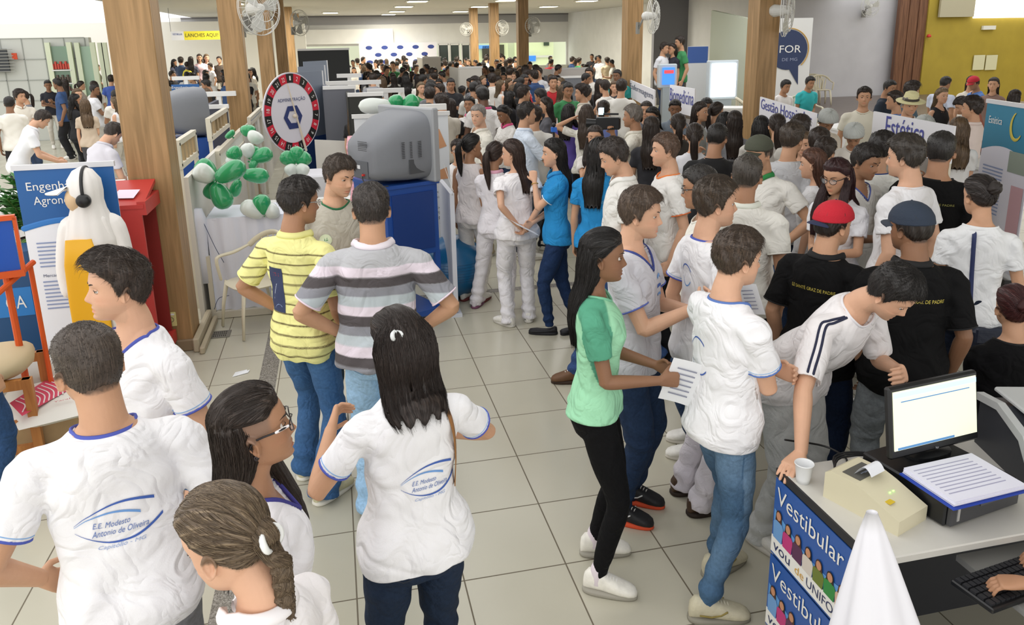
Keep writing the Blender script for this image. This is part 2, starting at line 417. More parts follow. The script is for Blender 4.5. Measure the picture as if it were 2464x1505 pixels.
    body.tube([T([(0, -.02, .50)])[0], T([(0, -.02, .575)])[0], HL((0, -.022, -.085)), HL((0, -.018, -.03))], [nr*1.25, nr*1.02, nr, nr*1.0], n=24, sub=3)
    if q < 2:
        for sg in (-1, 1):   # ears
            n_ = 14; t = np.arange(n_)/n_*2*np.pi; rings = []
            C = V3(sg*.0745, -.008, -.014)
            O = nrm((sg*1, -.45, .0)); U = nrm((0, -.25, 1)); B = np.cross(U, O)
            fs = []
            vv = []
            for (rr, dep) in ((1., -.010), (1.0, .006), (.97, .012), (.72, .011), (.55, .004), (.1, .002)):
                for a in t:
                    px = math.cos(a)*.0165*(1 if math.sin(a) > -.2 else .8); pz_ = math.sin(a)*.031
                    vv.append(C+O*(dep+.005*(rr < 1.1)*(1 if sg*B[1]*math.cos(a)*sg > 0 else 0))+(B*px+U*pz_)*rr)
            for r_ in range(5):
                for j in range(n_): fs.append((r_*n_+j, r_*n_+(j+1) % n_, (r_+1)*n_+(j+1) % n_, (r_+1)*n_+j))
            fs.append(tuple(range(n_))[::-1]); fs.append(tuple(5*n_+j for j in range(n_)))
            body.add(HL(vv), fs); headparts.append((HL(vv), fs))
    # ---- arm meshes
    for k, sg in ((0, -1), (1, 1)):
        A, E_, W_, curl = arm[k]
        body.tube([T([(sg*.09, -.014, .455)])[0], A, A*.5+E_*.5, E_*.92+A*.08, E_, E_*.8+W_*.2, E_*.45+W_*.55, W_], np.array([.042, .0455, .042, .037, .036, .039, .033, .0255])*fr, n=16, sub=3)
        fd = nrm(W_-E_); sp = arms[k]
        hd = fd; upv = V3(0, 0, 1)
        inn = RT_@V3(-sg, 0, 0)
        if isinstance(sp, str) and sp in ('hip',): hd = nrm(RT_@V3(-sg*.5, .55, -.55)); inn = RT_@V3(-sg*.8, -.5, -.2)
        elif isinstance(sp, str) and sp in ('front', 'hold', 'phone'): inn = nrm(RT_@V3(-sg*.9, -.1, .5)); hd = nrm(fd+RT_@V3(-sg*.2, .1, .1))
        elif isinstance(sp, str) and sp in ('fold', 'fold2'): inn = nrm(RT_@V3(0, -1, .1))
        elif isinstance(sp, str) and sp == 'face': inn = nrm(RT_@V3(-sg*.3, -.6, .3)); hd = nrm(fd+RT_@V3(0, -.2, .5))
        elif not isinstance(sp, str) and len(sp) > 4: hd = nrm(Rz(yaw*D2R)@np.asarray(sp[4], float)); inn = nrm(Rz(yaw*D2R)@np.asarray(sp[5], float))
        inn = nrm(inn-hd*(inn@hd)); ac = np.cross(hd, inn)     # palm normal inn, across
        tsign = 1. if (ac@(RT_@V3(0, 1, 0))+.3*(ac@V3(0, 0, 1))) > 0 else -1.
        ac = ac*tsign                                          # thumb side
        hz = .93 if fem else 1.
        def HP(a_, d_, n_): return W_+(ac*a_+hd*d_+inn*n_)*hz
        body.loft([HP(0, -.012, 0), HP(0, .01, 0), HP(.003, .035, .002), HP(.002, .065, .003), HP(0, .090, .002), HP(0, .098, .002)], ac, inn, np.array([.020, .027, .036, .0405, .040, .030])*hz, np.array([.017, .019, .017, .0145, .012, .008])*hz, n=16, p=2.4)
        if q < 2:
            cl = curl
            for a_, L, r in ((.030, .072, .0083), (.0102, .080, .0087), (-.0102, .075, .0083), (-.029, .060, .0073)):
                p0 = HP(a_*.95, .080, .002); dirv = nrm(hd+ac*a_*1.8*(1-cl*.5)); pts = [p0]; an = .15+.9*cl*.55
                rr = [r*1.08]
                for seg, fl in ((.46, .25+.8*cl), (.31, .3+.95*cl), (.23, .15+.55*cl)):
                    ang = fl
                    dirv = nrm(dirv*math.cos(ang)+(inn-dirv*(inn@dirv))*math.sin(ang)) if seg < .46 else nrm(hd*math.cos(ang*.75)+inn*math.sin(ang*.75)+ac*a_*2.2*(1-cl*.6))
                    pts.append(pts[-1]+dirv*L*seg*hz*1.05); rr.append(r*(.98 if seg == .46 else .92 if seg == .31 else .80))
                body.tube(pts, np.array(rr)*hz, n=10)
            d1 = nrm(hd*.65+ac*.75+inn*.30); d2 = nrm(hd*(.9-.3*cl)+ac*.25+inn*(.15+.6*cl)); d3 = nrm(hd*(.9-.4*cl)-ac*.1*cl+inn*(.15+.7*cl))
            p0 = HP(.018, .016, .004); p1 = p0+d1*.036*hz; p2 = p1+d2*.030*hz; p3 = p2+d3*.024*hz
            body.tube([p0, p1, p2, p3], np.array([.013, .0105, .0093, .0078])*hz, n=10)
        else:
            body.tube([HP(0, .09, .002), HP(0, .13, .012), HP(0, .16, .03)], [.03, .026, .016], n=8, flat=.4, up=inn)
    if not legs_on or (pants and pants.get('short')):
        pass
    # ---- legs
    LG = {}
    lg = legs or dict(L=(-.10, .0, 0), R=(.10, .0, 0))
    for k, sg in (('L', -1), ('R', 1)):
        fx, fy, fyaw = lg[k][:3]; fz = lg[k][3] if len(lg[k]) > 3 else 0.
        hipj = V3(sg*(.088 if not fem else .092), 0, HIPZ-.03); ank = V3(fx, fy-.03, .085+fz)
        kn, ank = reach(hipj, ank, .43, .41, (sg*.12, 1, .1) if not seat else (sg*.25, .8, 1))
        LG[k] = (hipj, kn, ank, fyaw*D2R, fz)
    bare = bool(pants and pants.get('short'))
    if bare:
        for k in 'LR':
            h_, kn, an, _, _ = LG[k]; body.tube([h_, h_*.4+kn*.6, kn, kn*.65+an*.35, an*.9+kn*.1, an-V3(0, 0, .03)], [.075, .062, .050, .054, .034, .03], n=16, sub=3)
    if shirt and shirt.get('back_open'): pass
    # ---- bake the body
    me = remesh(body, vb, 2 if q == 0 else 2, 'body')
    X = co_get(me)
    Hl = (X-HC)@RH/hs
    if q < 2:
        hv2 = np.concatenate([v for v, _ in headparts]); hf2 = list(headparts[0][1]); o_ = len(headparts[0][0])
        for v_, f_ in headparts[1:]: hf2 += [tuple(i_+o_ for i_ in t_) for t_ in f_]; o_ += len(v_)
        hb = BVHTree.FromPolygons([tuple(v) for v in hv2], hf2)
        sel = np.where((np.abs(Hl[:, 0]) < .105) & (Hl[:, 1] > -.04) & (Hl[:, 1] < .13) & (Hl[:, 2] > -.112) & (Hl[:, 2] < .07) & ~((Hl[:, 2] < -.06) & (Hl[:, 1] < .045)))[0]
        for i_ in sel:
            r_ = hb.find_nearest(Vector(X[i_]), .009)
            if r_[0] is not None: X[i_] = X[i_]*.12+np.array(r_[0])*.88
        co_set(me, X); me = thin(me, .36 if q == 0 else .55); X = co_get(me); Hl = (X-HC)@RH/hs
    Cc = np.tile(sk, (len(X), 1))
    inh = (np.abs(Hl[:, 0]) < .1) & (np.abs(Hl[:, 1]) < .13) & (Hl[:, 2] > -.13)
    g = lambda u: np.exp(-u*u)
    if q < 2:
        lip = np.clip(2.2*g(Hl[:, 0]/.022)-.5, 0, 1)*np.clip(1.9*g((Hl[:, 2]+.072)/.0095)-.5, 0, 1)*(Hl[:, 1] > .07)*inh
        lc = sk*np.array([.92, .62, .62])
        Cc = Cc*(1-lip[:, None]*.8)+lc*lip[:, None]*.8
        ck = g((np.abs(Hl[:, 0])-.045)/.02)*g((Hl[:, 2]+.03)/.02)*(Hl[:, 1] > .03)*inh*.25
        nb = g(Hl[:, 0]/.014)*g((Hl[:, 2]+.036)/.012)*(Hl[:, 1] > .09)*inh*.2
        Cc = Cc*(1-(ck+nb)[:, None]*np.array([.0, .30, .32]))
        if not fem:
            st = sstep(-.045, -.065, Hl[:, 2])*(Hl[:, 1] > -.01)*inh*(Hl[:, 2] > -.125)*.10*(1-lip)
            Cc = Cc*(1-st[:, None]*np.array([1, .8, .7]))
    hm = hairmask(Hl, hair['style'] if isinstance(hair, dict) else hair)*inh
    if hair == 'bald': hm = hm*0
    Cc = Cc*(1-hm[:, None]*.85)+hc*hm[:, None]*.85
    if hair == 'undercut' or (isinstance(hair, dict) and hair['style'] == 'undercut'):
        sh_ = (sstep(.01, .02, Hl[:, 0])*sstep(.056, .05, Hl[:, 2])*sstep(-.06, -.05, Hl[:, 1])*sstep(-.005, .006, Hl[:, 2]+.0)*sstep(.05, .035, Hl[:, 1])*inh)[:, None]; Cc = Cc*(1-sh_)+(sk*.55+.05)*sh_
    set_col(me, Cc*1.0); co_set(me, X*s)
    skm = mat('skin', sk, rough=.5, attr='Col', noise=.05, nscale=14, bump=.06 if q < 2 else 0, bscale=220, spec=.4)
    bo = add_obj('body', me, skm, root)
    # ---- face parts
    if q < 2:
        eb = MB(); 
        for sg in (-1, 1):
            e = HL((sg*.031, .0672, .001)); eye = MB(); eye.ball((0, 0, 0), .0122, 16, 12)
            v = eye.v[0]@RH.T+e; eye.v[0] = v*s
            o = eye.obj('eye', mat('eye_white', (.75, .72, .68), rough=.15), root, smooth=True)
            ir = MB(); zc = RH@nrm((head[3] if len(head) > 3 else 0, 1, 0)); 
            ir.loft([e+zc*.0095, e+zc*.0118, e+zc*.0126], RH[:, 0], RH[:, 2], [.0068, .0058, .003], [.0068, .0058, .003], n=14); ir.v[0] = ir.v[0]*s
            ir.obj('iris', mat('iris', (.03, .018, .01), rough=.08), o, smooth=True)
            ld = MB()      # lids
            th = np.linspace(-1.15, 1.15, 12)
            for (lo, hi) in ((.16, 1.5), (-1.4, -.42)):
                ph = np.linspace(lo, hi, 6); vv = []; r_ = .0134
                for a in ph:
                    for b in th: vv.append((math.sin(b)*math.cos(a)*r_*1.12, math.cos(b)*math.cos(a)*r_, math.sin(a)*r_))
                ld.add((e+np.array(vv)@RH.T)*s, [(i*12+j, i*12+j+1, (i+1)*12+j+1, (i+1)*12+j) for i in range(5) for j in range(11)])
            ld.obj('eyelid', mat('eyelid_skin', sk*.86, rough=.5), root, smooth=True)
            la = MB(); la.tube([HL((sg*.031+math.sin(b)*.0150*.95, .0672+math.cos(b)*.0142, .0035-.002*abs(b))) for b in th], .0011, n=5, round_ends=False); la.v[0] *= s
            la.obj('eyelashes', mat('lash', (.01, .008, .007), rough=.6), root)
            br = MB(); bx = np.linspace(.014, .050, 7)
            br.tube([HL((sg*x_, np.interp(x_, [.014, .03, .050], [.0905, .0865, .069]), .020+.006*math.sin((x_-.014)/.036*2.4))) for x_ in bx], np.array([.003, .0036, .0036, .0034, .003, .0022, .001])*(.75 if fem else 1.), n=7, flat=.8); br.v[0] *= s
            br.obj('eyebrow', mat('brow_hair', tuple(hc*.8), rough=.8), root, smooth=True)
    # ---- trousers
    if pants is not None and legs_on:
        pb_ = MB(); lo = pants.get('cut', 'straight'); short = pants.get('short', 0)
        torso(pb_, .006 if lo != 'leggings' else .002, -.13, .10 if not pants.get('low') else .04, n=24)
        rads = {'straight': [.092, .088, .072, .064, .066, .068], 'slim': [.090, .083, .062, .055, .046, .042], 'leggings': [.086, .078, .055, .052, .038, .033], 'boot': [.090, .082, .064, .064, .080, .088], 'loose': [.096, .094, .085, .080, .078, .078]}[lo]
        rads = np.array(rads)*(bk**.4)
        for k in 'LR':
            h_, kn, an, fy_, fz_ = LG[k]
            dn_ = nrm(an-kn)
            if short:
                pb_.tube([h_+V3(0, 0, .02), h_*.5+kn*.5, h_*.1+kn*.9], [rads[0], rads[1]*1.05, .09], n=18, sub=3, round_ends=False)
                continue
            end = an+dn_*(.055 if lo in ('boot', 'straight', 'loose') else .0)
            mid = kn*.55+an*.45
            pb_.tube([h_+V3(0, 0, .02), h_*.5+kn*.5, kn, mid, an*.9+kn*.1, end], rads, n=20, sub=4, round_ends=False)
            if q < 2:   # hem opening
                r_ = rads[-1]
                pass
        pm = remesh(pb_, vs*(1.5 if q == 0 else 1.15), 3, 'trousers'); X = co_get(pm); N = no_get(pm)
        a = .0042 if lo not in ('leggings',) else .0008
        ph = RNG.uniform(0, 6, 4)
        ank = X[:, 2]; 
        w1 = g((ank-.13)/.09)*1.5+g((ank-.50)/.06)*.8+.35+g((ank-.86)/.05)*.7
        d = np.sin(X[:, 2]*(62+10*np.sin(X[:, 0]*9+ph[0]))+X[:, 0]*16+X[:, 1]*14+ph[1])*w1
        d += np.sin(X[:, 2]*23+X[:, 0]*21+ph[2])*.6
        X = X+N*(a*d*sstep(.94, .80, X[:, 2]))[:, None]
        c = np.array(srgb(pants['col'])); Cc = np.tile(c, (len(X), 1))
        if pants.get('fade'):
            fd_ = np.clip(g((X[:, 2]-.68)/.16)*1.0*(N[:, 1] > -.2)+.7*g((X[:, 2]-.8)/.14)*(N[:, 1] < -.3)+.4*g((X[:, 2]-.33)/.12), 0, 1)*pants['fade']
            Cc = Cc*(1-fd_[:, None])+np.array(srgb(pants.get('fcol', '#7f9dbf')))*fd_[:, None]
        set_col(pm, Cc); co_set(pm, X*s)
        denim = pants.get('denim', True)
        po = add_obj('trousers', pm, mat('denim' if denim else 'trouser_cloth', pants['col'], rough=.85, attr='Col', noise=.14 if denim else .05, nscale=70 if denim else 20, bump=.25, bscale=160, spec=.2, wr=.5), root)
        if q < 2 and denim and not short:
            # belt band, back pockets and side seams
            tr = BVHTree.FromPolygons([tuple(v) for v in co_get(pm)], [tuple(p.vertices) for p in pm.polygons])
            sm_ = MB()
            for sx in (-1, 1):
                c0 = V3(sx*.085, -.4, HIPZ-.02)*s; pts = []
                for (x_, z_) in ((-.055, .055), (.055, .055), (.055, -.05), (0, -.075), (-.055, -.05), (-.055, .055)):
                    for u_ in ((0,) if not pts else (.33, .66, 1.)):
                        pts.append((x_, z_) if u_ in (0, 1.) else (pts_prev[0]*(1-u_)+x_*u_, pts_prev[1]*(1-u_)+z_*u_))
                    pts_prev = (x_, z_)
                path = []
                for x_, z_ in pts:
                    h_ = tr.ray_cast(Vector(c0+V3(x_, 0, z_)*s), Vector((0, 1, 0)))
                    if h_[0] is not None: path.append(np.array(h_[0])+np.array(h_[1])*.0008)
                if len(path) > 6: sm_.tube(path, .0022*s, n=5, round_ends=False)
            if sm_.n: sm_.obj('back_pocket', mat('denim_seam', tuple(np.array(srgb(pants['col']))*.6+.03), rough=.9), po)
    # ---- shoes
    if feet and legs_on:
        sc = shoes or dict(col='#e8e6e0', sole='#cfcac0')
        for k in 'LR':
            h_, kn, an, fy_, fz_ = LG[k]
            Rf = Rz(-fy_); fm = MB(); fo = .95 if fem else 1.0
            low = sc.get('kind') == 'flat'
            yy = np.array([-.075, -.07, -.05, -.01, .03, .07, .12, .16, .185, .197]); ww = np.array([.012, .026, .034, .036, .039, .045, .049, .045, .032, .012])*fo
            ht = np.array([.045, .075, .10, .104, .098, .078, .058, .045, .034, .020]) if not low else np.array([.03, .05, .056, .038, .03, .028, .03, .03, .026, .015])
            up_ = MB(); up_.loft([Rf@V3(0, y_*fo, .018+h2*.5) for y_, h2 in zip(yy, ht)], Rf@V3(1, 0, 0), V3(0, 0, 1), ww, ht*.5, n=18, p=2.6)
            base = V3(an[0], an[1], fz_)
            so = MB(); so.loft([base+Rf@V3(0, 0, z_) for z_ in (0, .006, .018, .026)], Rf@V3(1, 0, 0), Rf@V3(0, 1, 0), np.array([.043, .048, .049, .044])*fo, np.array([.192, .2, .199, .19])*fo, np.array([.075, .081, .08, .072])*fo, n=26, p=2.5)
            pz_ = lg[k][4]*D2R if len(lg[k]) > 4 else 0.
            Rp = Rf@Rx(pz_)@Rf.T
            up_.v[0] = ((up_.v[0])@Rp.T+base)*s; so.v[0] = ((so.v[0]-base)@Rp.T+base)*s
            uo = up_.obj('shoe', mat('shoe_upper', sc['col'], rough=.6, noise=.08, nscale=30, bump=.2, bscale=80), root, smooth=True)
            so.obj('sole', mat('shoe_sole', sc.get('sole', '#d8d4cb'), rough=.7), uo, smooth=True)
            if q < 2 and not low:
                lc = MB()
                for i_, y_ in enumerate((.035, .05, .065, .08, .095)):
                    zt = .018+np.interp(y_, yy, ht)+.0
                    lc.tube([(Rp@Rf@V3(x_, y_*fo, zt-abs(x_)*.35+.0015)+base)*s for x_ in (-.018, -.009, 0, .009, .018)], .0026*s, n=6)
                lc.obj('laces', mat('laces', sc.get('lace', '#f2f0ea'), rough=.9), uo, smooth=True)
                if sc.get('accent'):
                    ac_ = MB()
                    for sx in (-1, 1):
                        ac_.tube([(Rp@Rf@V3(sx*np.interp(y_, yy, ww)*1.0, y_*fo, zz_)+base)*s for y_, zz_ in ((-.03, .045), (.02, .04), (.06, .055), (.085, .075))], .004*s, n=6)
                    ac_.obj('shoe_stripe', mat('shoe_accent', sc['accent'], rough=.6), uo, smooth=True)
            if sc.get('sock') or lo == 'leggings':
                sk_ = MB(); sk_.tube([(an+V3(0, .0, -.03))*s, (an+V3(0, 0, .045))*s], .036*s, n=14); sk_.obj('sock', mat('sock', sc.get('sock', '#e9e3e3'), rough=.9), root, smooth=True)
    # ---- shirt
    if shirt is not None:
        ls = shirt.get('loose', .018 if not fem else .008); hem = shirt.get('hem', -.10 if not fem else -.07); kind = shirt.get('kind', 'tee')
        sb_ = MB(); offs = lambda z_: .007+ls*sstep(.45, .15, z_)*(1+.3*sstep(.1, -.1, z_))+.009*sstep(.12, .02, z_)
        torso(sb_, offs, hem, .535 if kind != 'off' else .47, n=36)
        sl = shirt.get('sleeve', .62); cuffs = []
        if kind != 'tank' and sl > 0:
            for k, sg in ((0, -1), (1, 1)):
                A, E_, W_, _ = arm[k]
                So = T([(sg*shx*.45, -.014, .462)])[0]; Ao = A+T([(0, 0, .10)])[0]*0
                def alongarm(t):
                    return A+(E_-A)*t if t <= 1 else E_+(W_-E_)*(t-1)
                ts = [0, .25, .5, .75, 1.] if sl <= 1 else [0, .25, .5, .7, .85, 1.]
                pts = [So]+[alongarm(t*sl) for t in ts]; fw_ = 1+shirt.get('slw', .12)
                rr = np.array([.054]+[np.interp(t*sl, [0, .3, 1, 1.4, 1.9], [.0535, .0535, .050, .046, .038]) for t in ts])*fr*fw_*(1+.14*np.array([0]+ts))
                e_ = pts[-1]; dn_ = nrm(pts[-1]-pts[-2]); R_in = rr[-1]
                pts2, rr2 = catmull(pts, rr, 3)
                sb_.tube(pts, rr, n=22, sub=3, round_ends=False)
                cuffs.append((e_, dn_, rr[-1]))
        sm = remesh(sb_, vs, 3, 'shirt'); X = co_get(sm); N = no_get(sm)
        # torso-local coordinates
        lx = (X-V3(0, 0, HIPZ))@RT_
        ph = RNG.uniform(0, 6.28, 8)
        th_ = np.arctan2(lx[:, 1], lx[:, 0])
        low = sstep(.42, .0, lx[:, 2]); am = shirt.get('fold', 1.)*.82
        k_ = RNG.integers(4, 6)
        d = .0088*am*low*np.sin(th_*k_+ph[0]+2.2*np.sin(lx[:, 2]*6+ph[1]))*np.clip(np.sin(th_*2+ph[2]+lx[:, 2]*3)*.6+.7, .1, 1.2)
        d += .0050*am*np.sin(lx[:, 2]*38+lx[:, 0]*30*np.sin(ph[3])+5*np.sin(lx[:, 0]*9+ph[4]))*sstep(.25, -.02, lx[:, 2])
        d += .0048*am*np.sin(lx[:, 0]*44+lx[:, 2]*52+ph[5]+2*np.sin(lx[:, 1]*20))*np.clip(g((np.abs(lx[:, 0])-.16)/.06)*g((lx[:, 2]-.38)/.12)*1.6, 0, 1.4)
        d += .0034*am*np.sin(lx[:, 0]*29-lx[:, 2]*35+ph[6])*np.sin(lx[:, 1]*17+lx[:, 2]*12+ph[7])
        u_ = lx[:, 0]*np.sign(np.sin(ph[0]))*9+lx[:, 2]*13+1.3*np.sin(lx[:, 2]*7+ph[2])+ph[3]; d += -.006*am*np.exp(-(np.sin(u_)/.22)**2)*sstep(.46, .30, lx[:, 2])*np.clip(np.sin(th_*1.5+ph[4])+.3, 0, 1)
        X = X+N*d[:, None]
        # neck opening
        nk = shirt.get('neck', 'crew'); dep = {'crew': .035, 'v': .115, 'polo': .05, 'scoop': .075, 'off': .0, 'shirt': .07}[nk]; nw = {'crew': .072, 'v': .074, 'polo': .068, 'scoop': .095, 'off': .13, 'shirt': .07}[nk]*(sw if not fem else .92)
        zt = .545
        def zfront(x_):
            u_ = np.clip(np.abs(x_)/nw, 0, 1); return zt-.015-dep*(1-u_**(1.15 if nk in ('v', 'shirt', 'polo') else 2.2))
        inside = ((lx[:, 1] > -.01) & (np.abs(lx[:, 0]) < nw) & (lx[:, 2] > zfront(lx[:, 0])+.005)) | ((lx[:, 1] <= -.01) & ((lx[:, 0]/nw)**2+((lx[:, 1]+.012)/.072)**2 < 1) & (lx[:, 2] > .45))
        base = np.array(srgb(shirt['col'])); Cc = np.tile(base, (len(X), 1))
        armd = np.full(len(X), 9.); armt = np.zeros(len(X))
        for k in (0, 1):
            A_, E_, W_, _ = arm[k]; ab = E_-A_; t_ = np.clip((X-A_)@ab/(ab@ab), 0, 1); dd_ = np.linalg.norm(X-A_-t_[:, None]*ab, axis=1); m_ = dd_ < armd; armd[m_] = dd_[m_]; armt[m_] = t_[m_]
        if shirt.get('stripes'):
            for z0_, z1_, c_ in shirt['stripes']:
                arml = np.abs(lx[:, 0]) > (.155*sw+.03)
                zz = lx[:, 2]
                m_ = sstep(z0_-.003, z0_+.003, zz)*sstep(z1_+.003, z1_-.003, zz); Cc = Cc*(1-m_[:, None])+np.array(srgb(c_))*m_[:, None]
        if shirt.get('raglan'):
            m_ = sstep(-.006, .006, np.abs(lx[:, 0])-(.07+np.clip(.53-lx[:, 2], 0, .2)*.62))
            m_ = np.maximum(m_*(lx[:, 2] > .34), ((armd < .075) & (armt > .02) & (np.abs(lx[:, 0]) > .146*sw))*1.); Cc = Cc*(1-m_[:, None])+np.array(srgb(shirt['raglan']))*m_[:, None]
        for (e_, dn_, r_) in cuffs:
            dd = (X-e_)@dn_; rad = np.linalg.norm(X-e_-dd[:, None]*dn_, axis=1)
            if q < 2:   # open sleeve end
                endf = (dd > -.004) & (rad < r_*.86) & (rad < .09); X[endf] -= dn_*.022
        X0 = X.copy(); X[inside] -= N[inside]*.034
        if kind == 'off': pass
        bv0 = BVHTree.FromPolygons([tuple(v) for v in X0*s], [tuple(p.vertices) for p in sm.polygons]) if q < 2 or nk in ('polo', 'shirt') else None
        set_col(sm, Cc); Xs = X*s; co_set(sm, Xs)
        so = add_obj('shirt', sm, mat('shirt_cloth', shirt['col'], rough=.85, attr='Col', noise=.03, nscale=6, bump=.12, bscale=260, spec=.15, wr=.55), root)
        bv = BVHTree.FromPolygons([tuple(v) for v in Xs], [tuple(p.vertices) for p in sm.polygons])
        def on_shirt(p_, dirn, off=.0012):
            "project torso-local point along torso-local direction to the shirt"
            o_ = (V3(0, 0, HIPZ)+RT_@np.asarray(p_, float)-RT_@np.asarray(dirn, float)*.6)*s; h_ = bv.ray_cast(Vector(o_), Vector(RT_@np.asarray(dirn, float)))
            return None if h_[0] is None else np.array(h_[0])+np.array(h_[1])*off
        P['on_shirt'] = on_shirt
        # collar
        if q < 2 or nk in ('polo', 'shirt'):
            bvo = bv
            path = []; nn = 40
            for i_ in range(nn):
                a = i_/nn*2*math.pi; cx_, sy_ = math.cos(a), math.sin(a)
                x_ = nw*cx_*1.0; z_ = zfront(x_)-.001 if sy_ > -.02 else zt-.012-.012*abs(sy_)
                y_ = .03 if sy_ > 0 else -.012+.070*sy_
                dv = nrm((cx_*(1-.85*max(sy_, 0)**.5), sy_*1.0 if sy_ > 0 else sy_*.6, .30 if sy_ > 0 else 1.1))
                tgt = V3(x_, y_ if sy_ <= 0 else .04*sy_, z_)
                o__ = (V3(0, 0, HIPZ)+RT_@(tgt+dv*.25))*s; h_ = bv0.ray_cast(Vector(o__), Vector(RT_@-dv))
                path.append((np.array(h_[0])/s) if h_[0] is not None else T([tgt])[0])
            Wp = np.array(path); Wp = (np.roll(Wp, 1, 0)+Wp*2+np.roll(Wp, -1, 0))/4 if nk not in ('v', 'polo', 'shirt') else Wp
            cm = MB(); trimc = shirt.get('ctrim', shirt.get('trim', shirt['col']))
            cen = Wp.mean(0)
            upd = RT_@V3(0, .25, 1); n_ = len(Wp)
            if nk in ('polo', 'shirt') or kind == 'polo':
                prof = [(.004, -.004), (.013, .002), (.011, .014), (.000, .030), (-.006, .030), (-.004, .012), (-.002, -.004)]
                back = True
            else:
                r_ = .0062; prof = [(r_*math.cos(b)*.8, r_*1.35*math.sin(b)) for b in np.linspace(0, 2*math.pi, 8)[:-1]]; back = False
            vv = []
            for j in range(n_):
                out = Wp[j]-cen; out = out-upd*(out@upd)/(upd@upd); out = nrm(out)
                lift = 1.
                pass
                for (o_, u_) in prof: vv.append(Wp[j]+out*o_+nrm(upd)*u_*lift)
            kk = len(prof)
            fs = [(j*kk+i_, ((j+1) % n_)*kk+i_, ((j+1) % n_)*kk+(i_+1) % kk, j*kk+(i_+1) % kk) for j in range(n_) for i_ in range(kk)]
            if back:  # open at the throat
                gap = {j for j in range(n_) if j in (9, 10)}
                fs = [f_ for f_ in fs if (f_[0]//kk) not in gap]
            cm.add(np.array(vv)*s, fs); cm.obj('collar', mat('collar_cloth', trimc, rough=.85), so, smooth=True)
            if nk in ('polo', 'shirt') and q < 2:
                for i_ in range(2 if nk == 'polo' else 6):
                    z_ = zt-.02-dep-.012-.035*i_ if nk == 'polo' else zt-.05-dep-.07*i_
                    pp = on_shirt((0, 0, z_), (0, -1, 0), .001)
                    if pp is not None:
                        b_ = MB(); b_.ball(pp, (.005, .0025, .005), 10, 6); b_.obj('button', mat('button', '#e8e4da', rough=.4), so, smooth=True)
        P['bv'] = bv
        if q < 2 and shirt.get('trim'):
            for (e_, dn_, r_) in cuffs:
                a_ = nrm(np.cross(dn_, V3(.3, .2, .9))); b_ = np.cross(dn_, a_); tt = np.linspace(0, 2*np.pi, 33)
                for off_, col_, th_r in ((-.001, shirt['trim'], .0042),)+(((-.014, shirt['trim2'], .0022),) if shirt.get('trim2') else ()):
                    c0_ = e_+dn_*off_; ring = []
                    for t_ in tt:
                        d_ = a_*math.cos(t_)+b_*math.sin(t_); h_ = bv.ray_cast(Vector((c0_-dn_*.006+d_*.13)*s), Vector(-d_), .13*s)
                        rr_ = np.linalg.norm(np.array(h_[0])/s-(c0_-dn_*.006)) if h_[0] is not None else r_
                        if abs(rr_-r_) > .012: rr_ = r_
                        ring.append((c0_+d_*(rr_-.0005))*s)
                    cb = MB(); cb.tube(ring, th_r*s, n=8, round_ends=False); cb.obj('sleeve_trim', mat('collar_cloth', col_, rough=.85), so, smooth=True)
        # decals: list of (geo builder) in (x right as seen, z up) on back or front
        for dc in shirt.get('decals', ()):
            vf, c_, cx_, cz_, sidey = dc[:5]; v_, f_ = vf; v_, f_ = _subdiv(v_, f_, .012)
            out = []; ok = True
            sgn = 1 if sidey > 0 else -1
            for vx, vz, _ in v_:
                xx = cx_+vx if sgn < 0 else cx_-vx
                pp = on_shirt((xx, 0, cz_+vz), (0, -sgn, 0), .0022)
                if pp is None: ok = False; break
                out.append(pp)
            if ok:
                dm = MB(); dm.add(out, f_); dm.obj('shirt_print', mat('print_ink', c_, rough=.7), so)
    # ---- hair
    hairobj = None
    if hair not in ('none', 'bald'):
        hairobj = build_hair(hair, q, fem, HL, RH, HC, T, s, hc, root, RT_, P.get('bv'))
    P.update(dict(root=root, arm={k: (arm[k][0]*s, arm[k][1]*s, arm[k][2]*s) for k in arm}, HL=lambda p: HL(p)*s, RH=RH, s=s, yaw=yaw, T=lambda p: T(p)*s, sk=sk, RTm=RT_, cuffs=cuffs if shirt else [], RNGs=0))
    if extra: extra(P)
    return P
def _subdiv(v, f, mx):
    v = [tuple(a) for a in v]; f = [tuple(a) for a in f]
    tri = []
    for q in f:
        for i in range(1, len(q)-1): tri.append((q[0], q[i], q[i+1]))
    for _ in range(4):
        out = []; cache = {}; ch = False
        def mid(a, b):
            k = (min(a, b), max(a, b))
            if k not in cache:
                cache[k] = len(v); v.append(tuple((np.array(v[a])+np.array(v[b]))/2))
            return cache[k]
        L = lambda a, b: math.dist(v[a], v[b]) > mx
        for a, b, c in tri:
            ab, bc, ca = L(a, b), L(b, c), L(c, a)
            n = ab+bc+ca
            if n == 0: out.append((a, b, c)); continue
            ch = True
            if n == 3: x, y, z = mid(a, b), mid(b, c), mid(c, a); out += [(a, x, z), (x, b, y), (z, y, c), (x, y, z)]
            else:
                while not (L(a, b) and (n == 1 or L(b, c))): a, b, c = b, c, a
                if n == 1: x = mid(a, b); out += [(a, x, c), (x, b, c)]
                else: x, y = mid(a, b), mid(b, c); out += [(a, x, c), (x, b, y), (x, y, c)]
        tri = out
        if not ch or len(tri) > 9000: break
    return v, tri
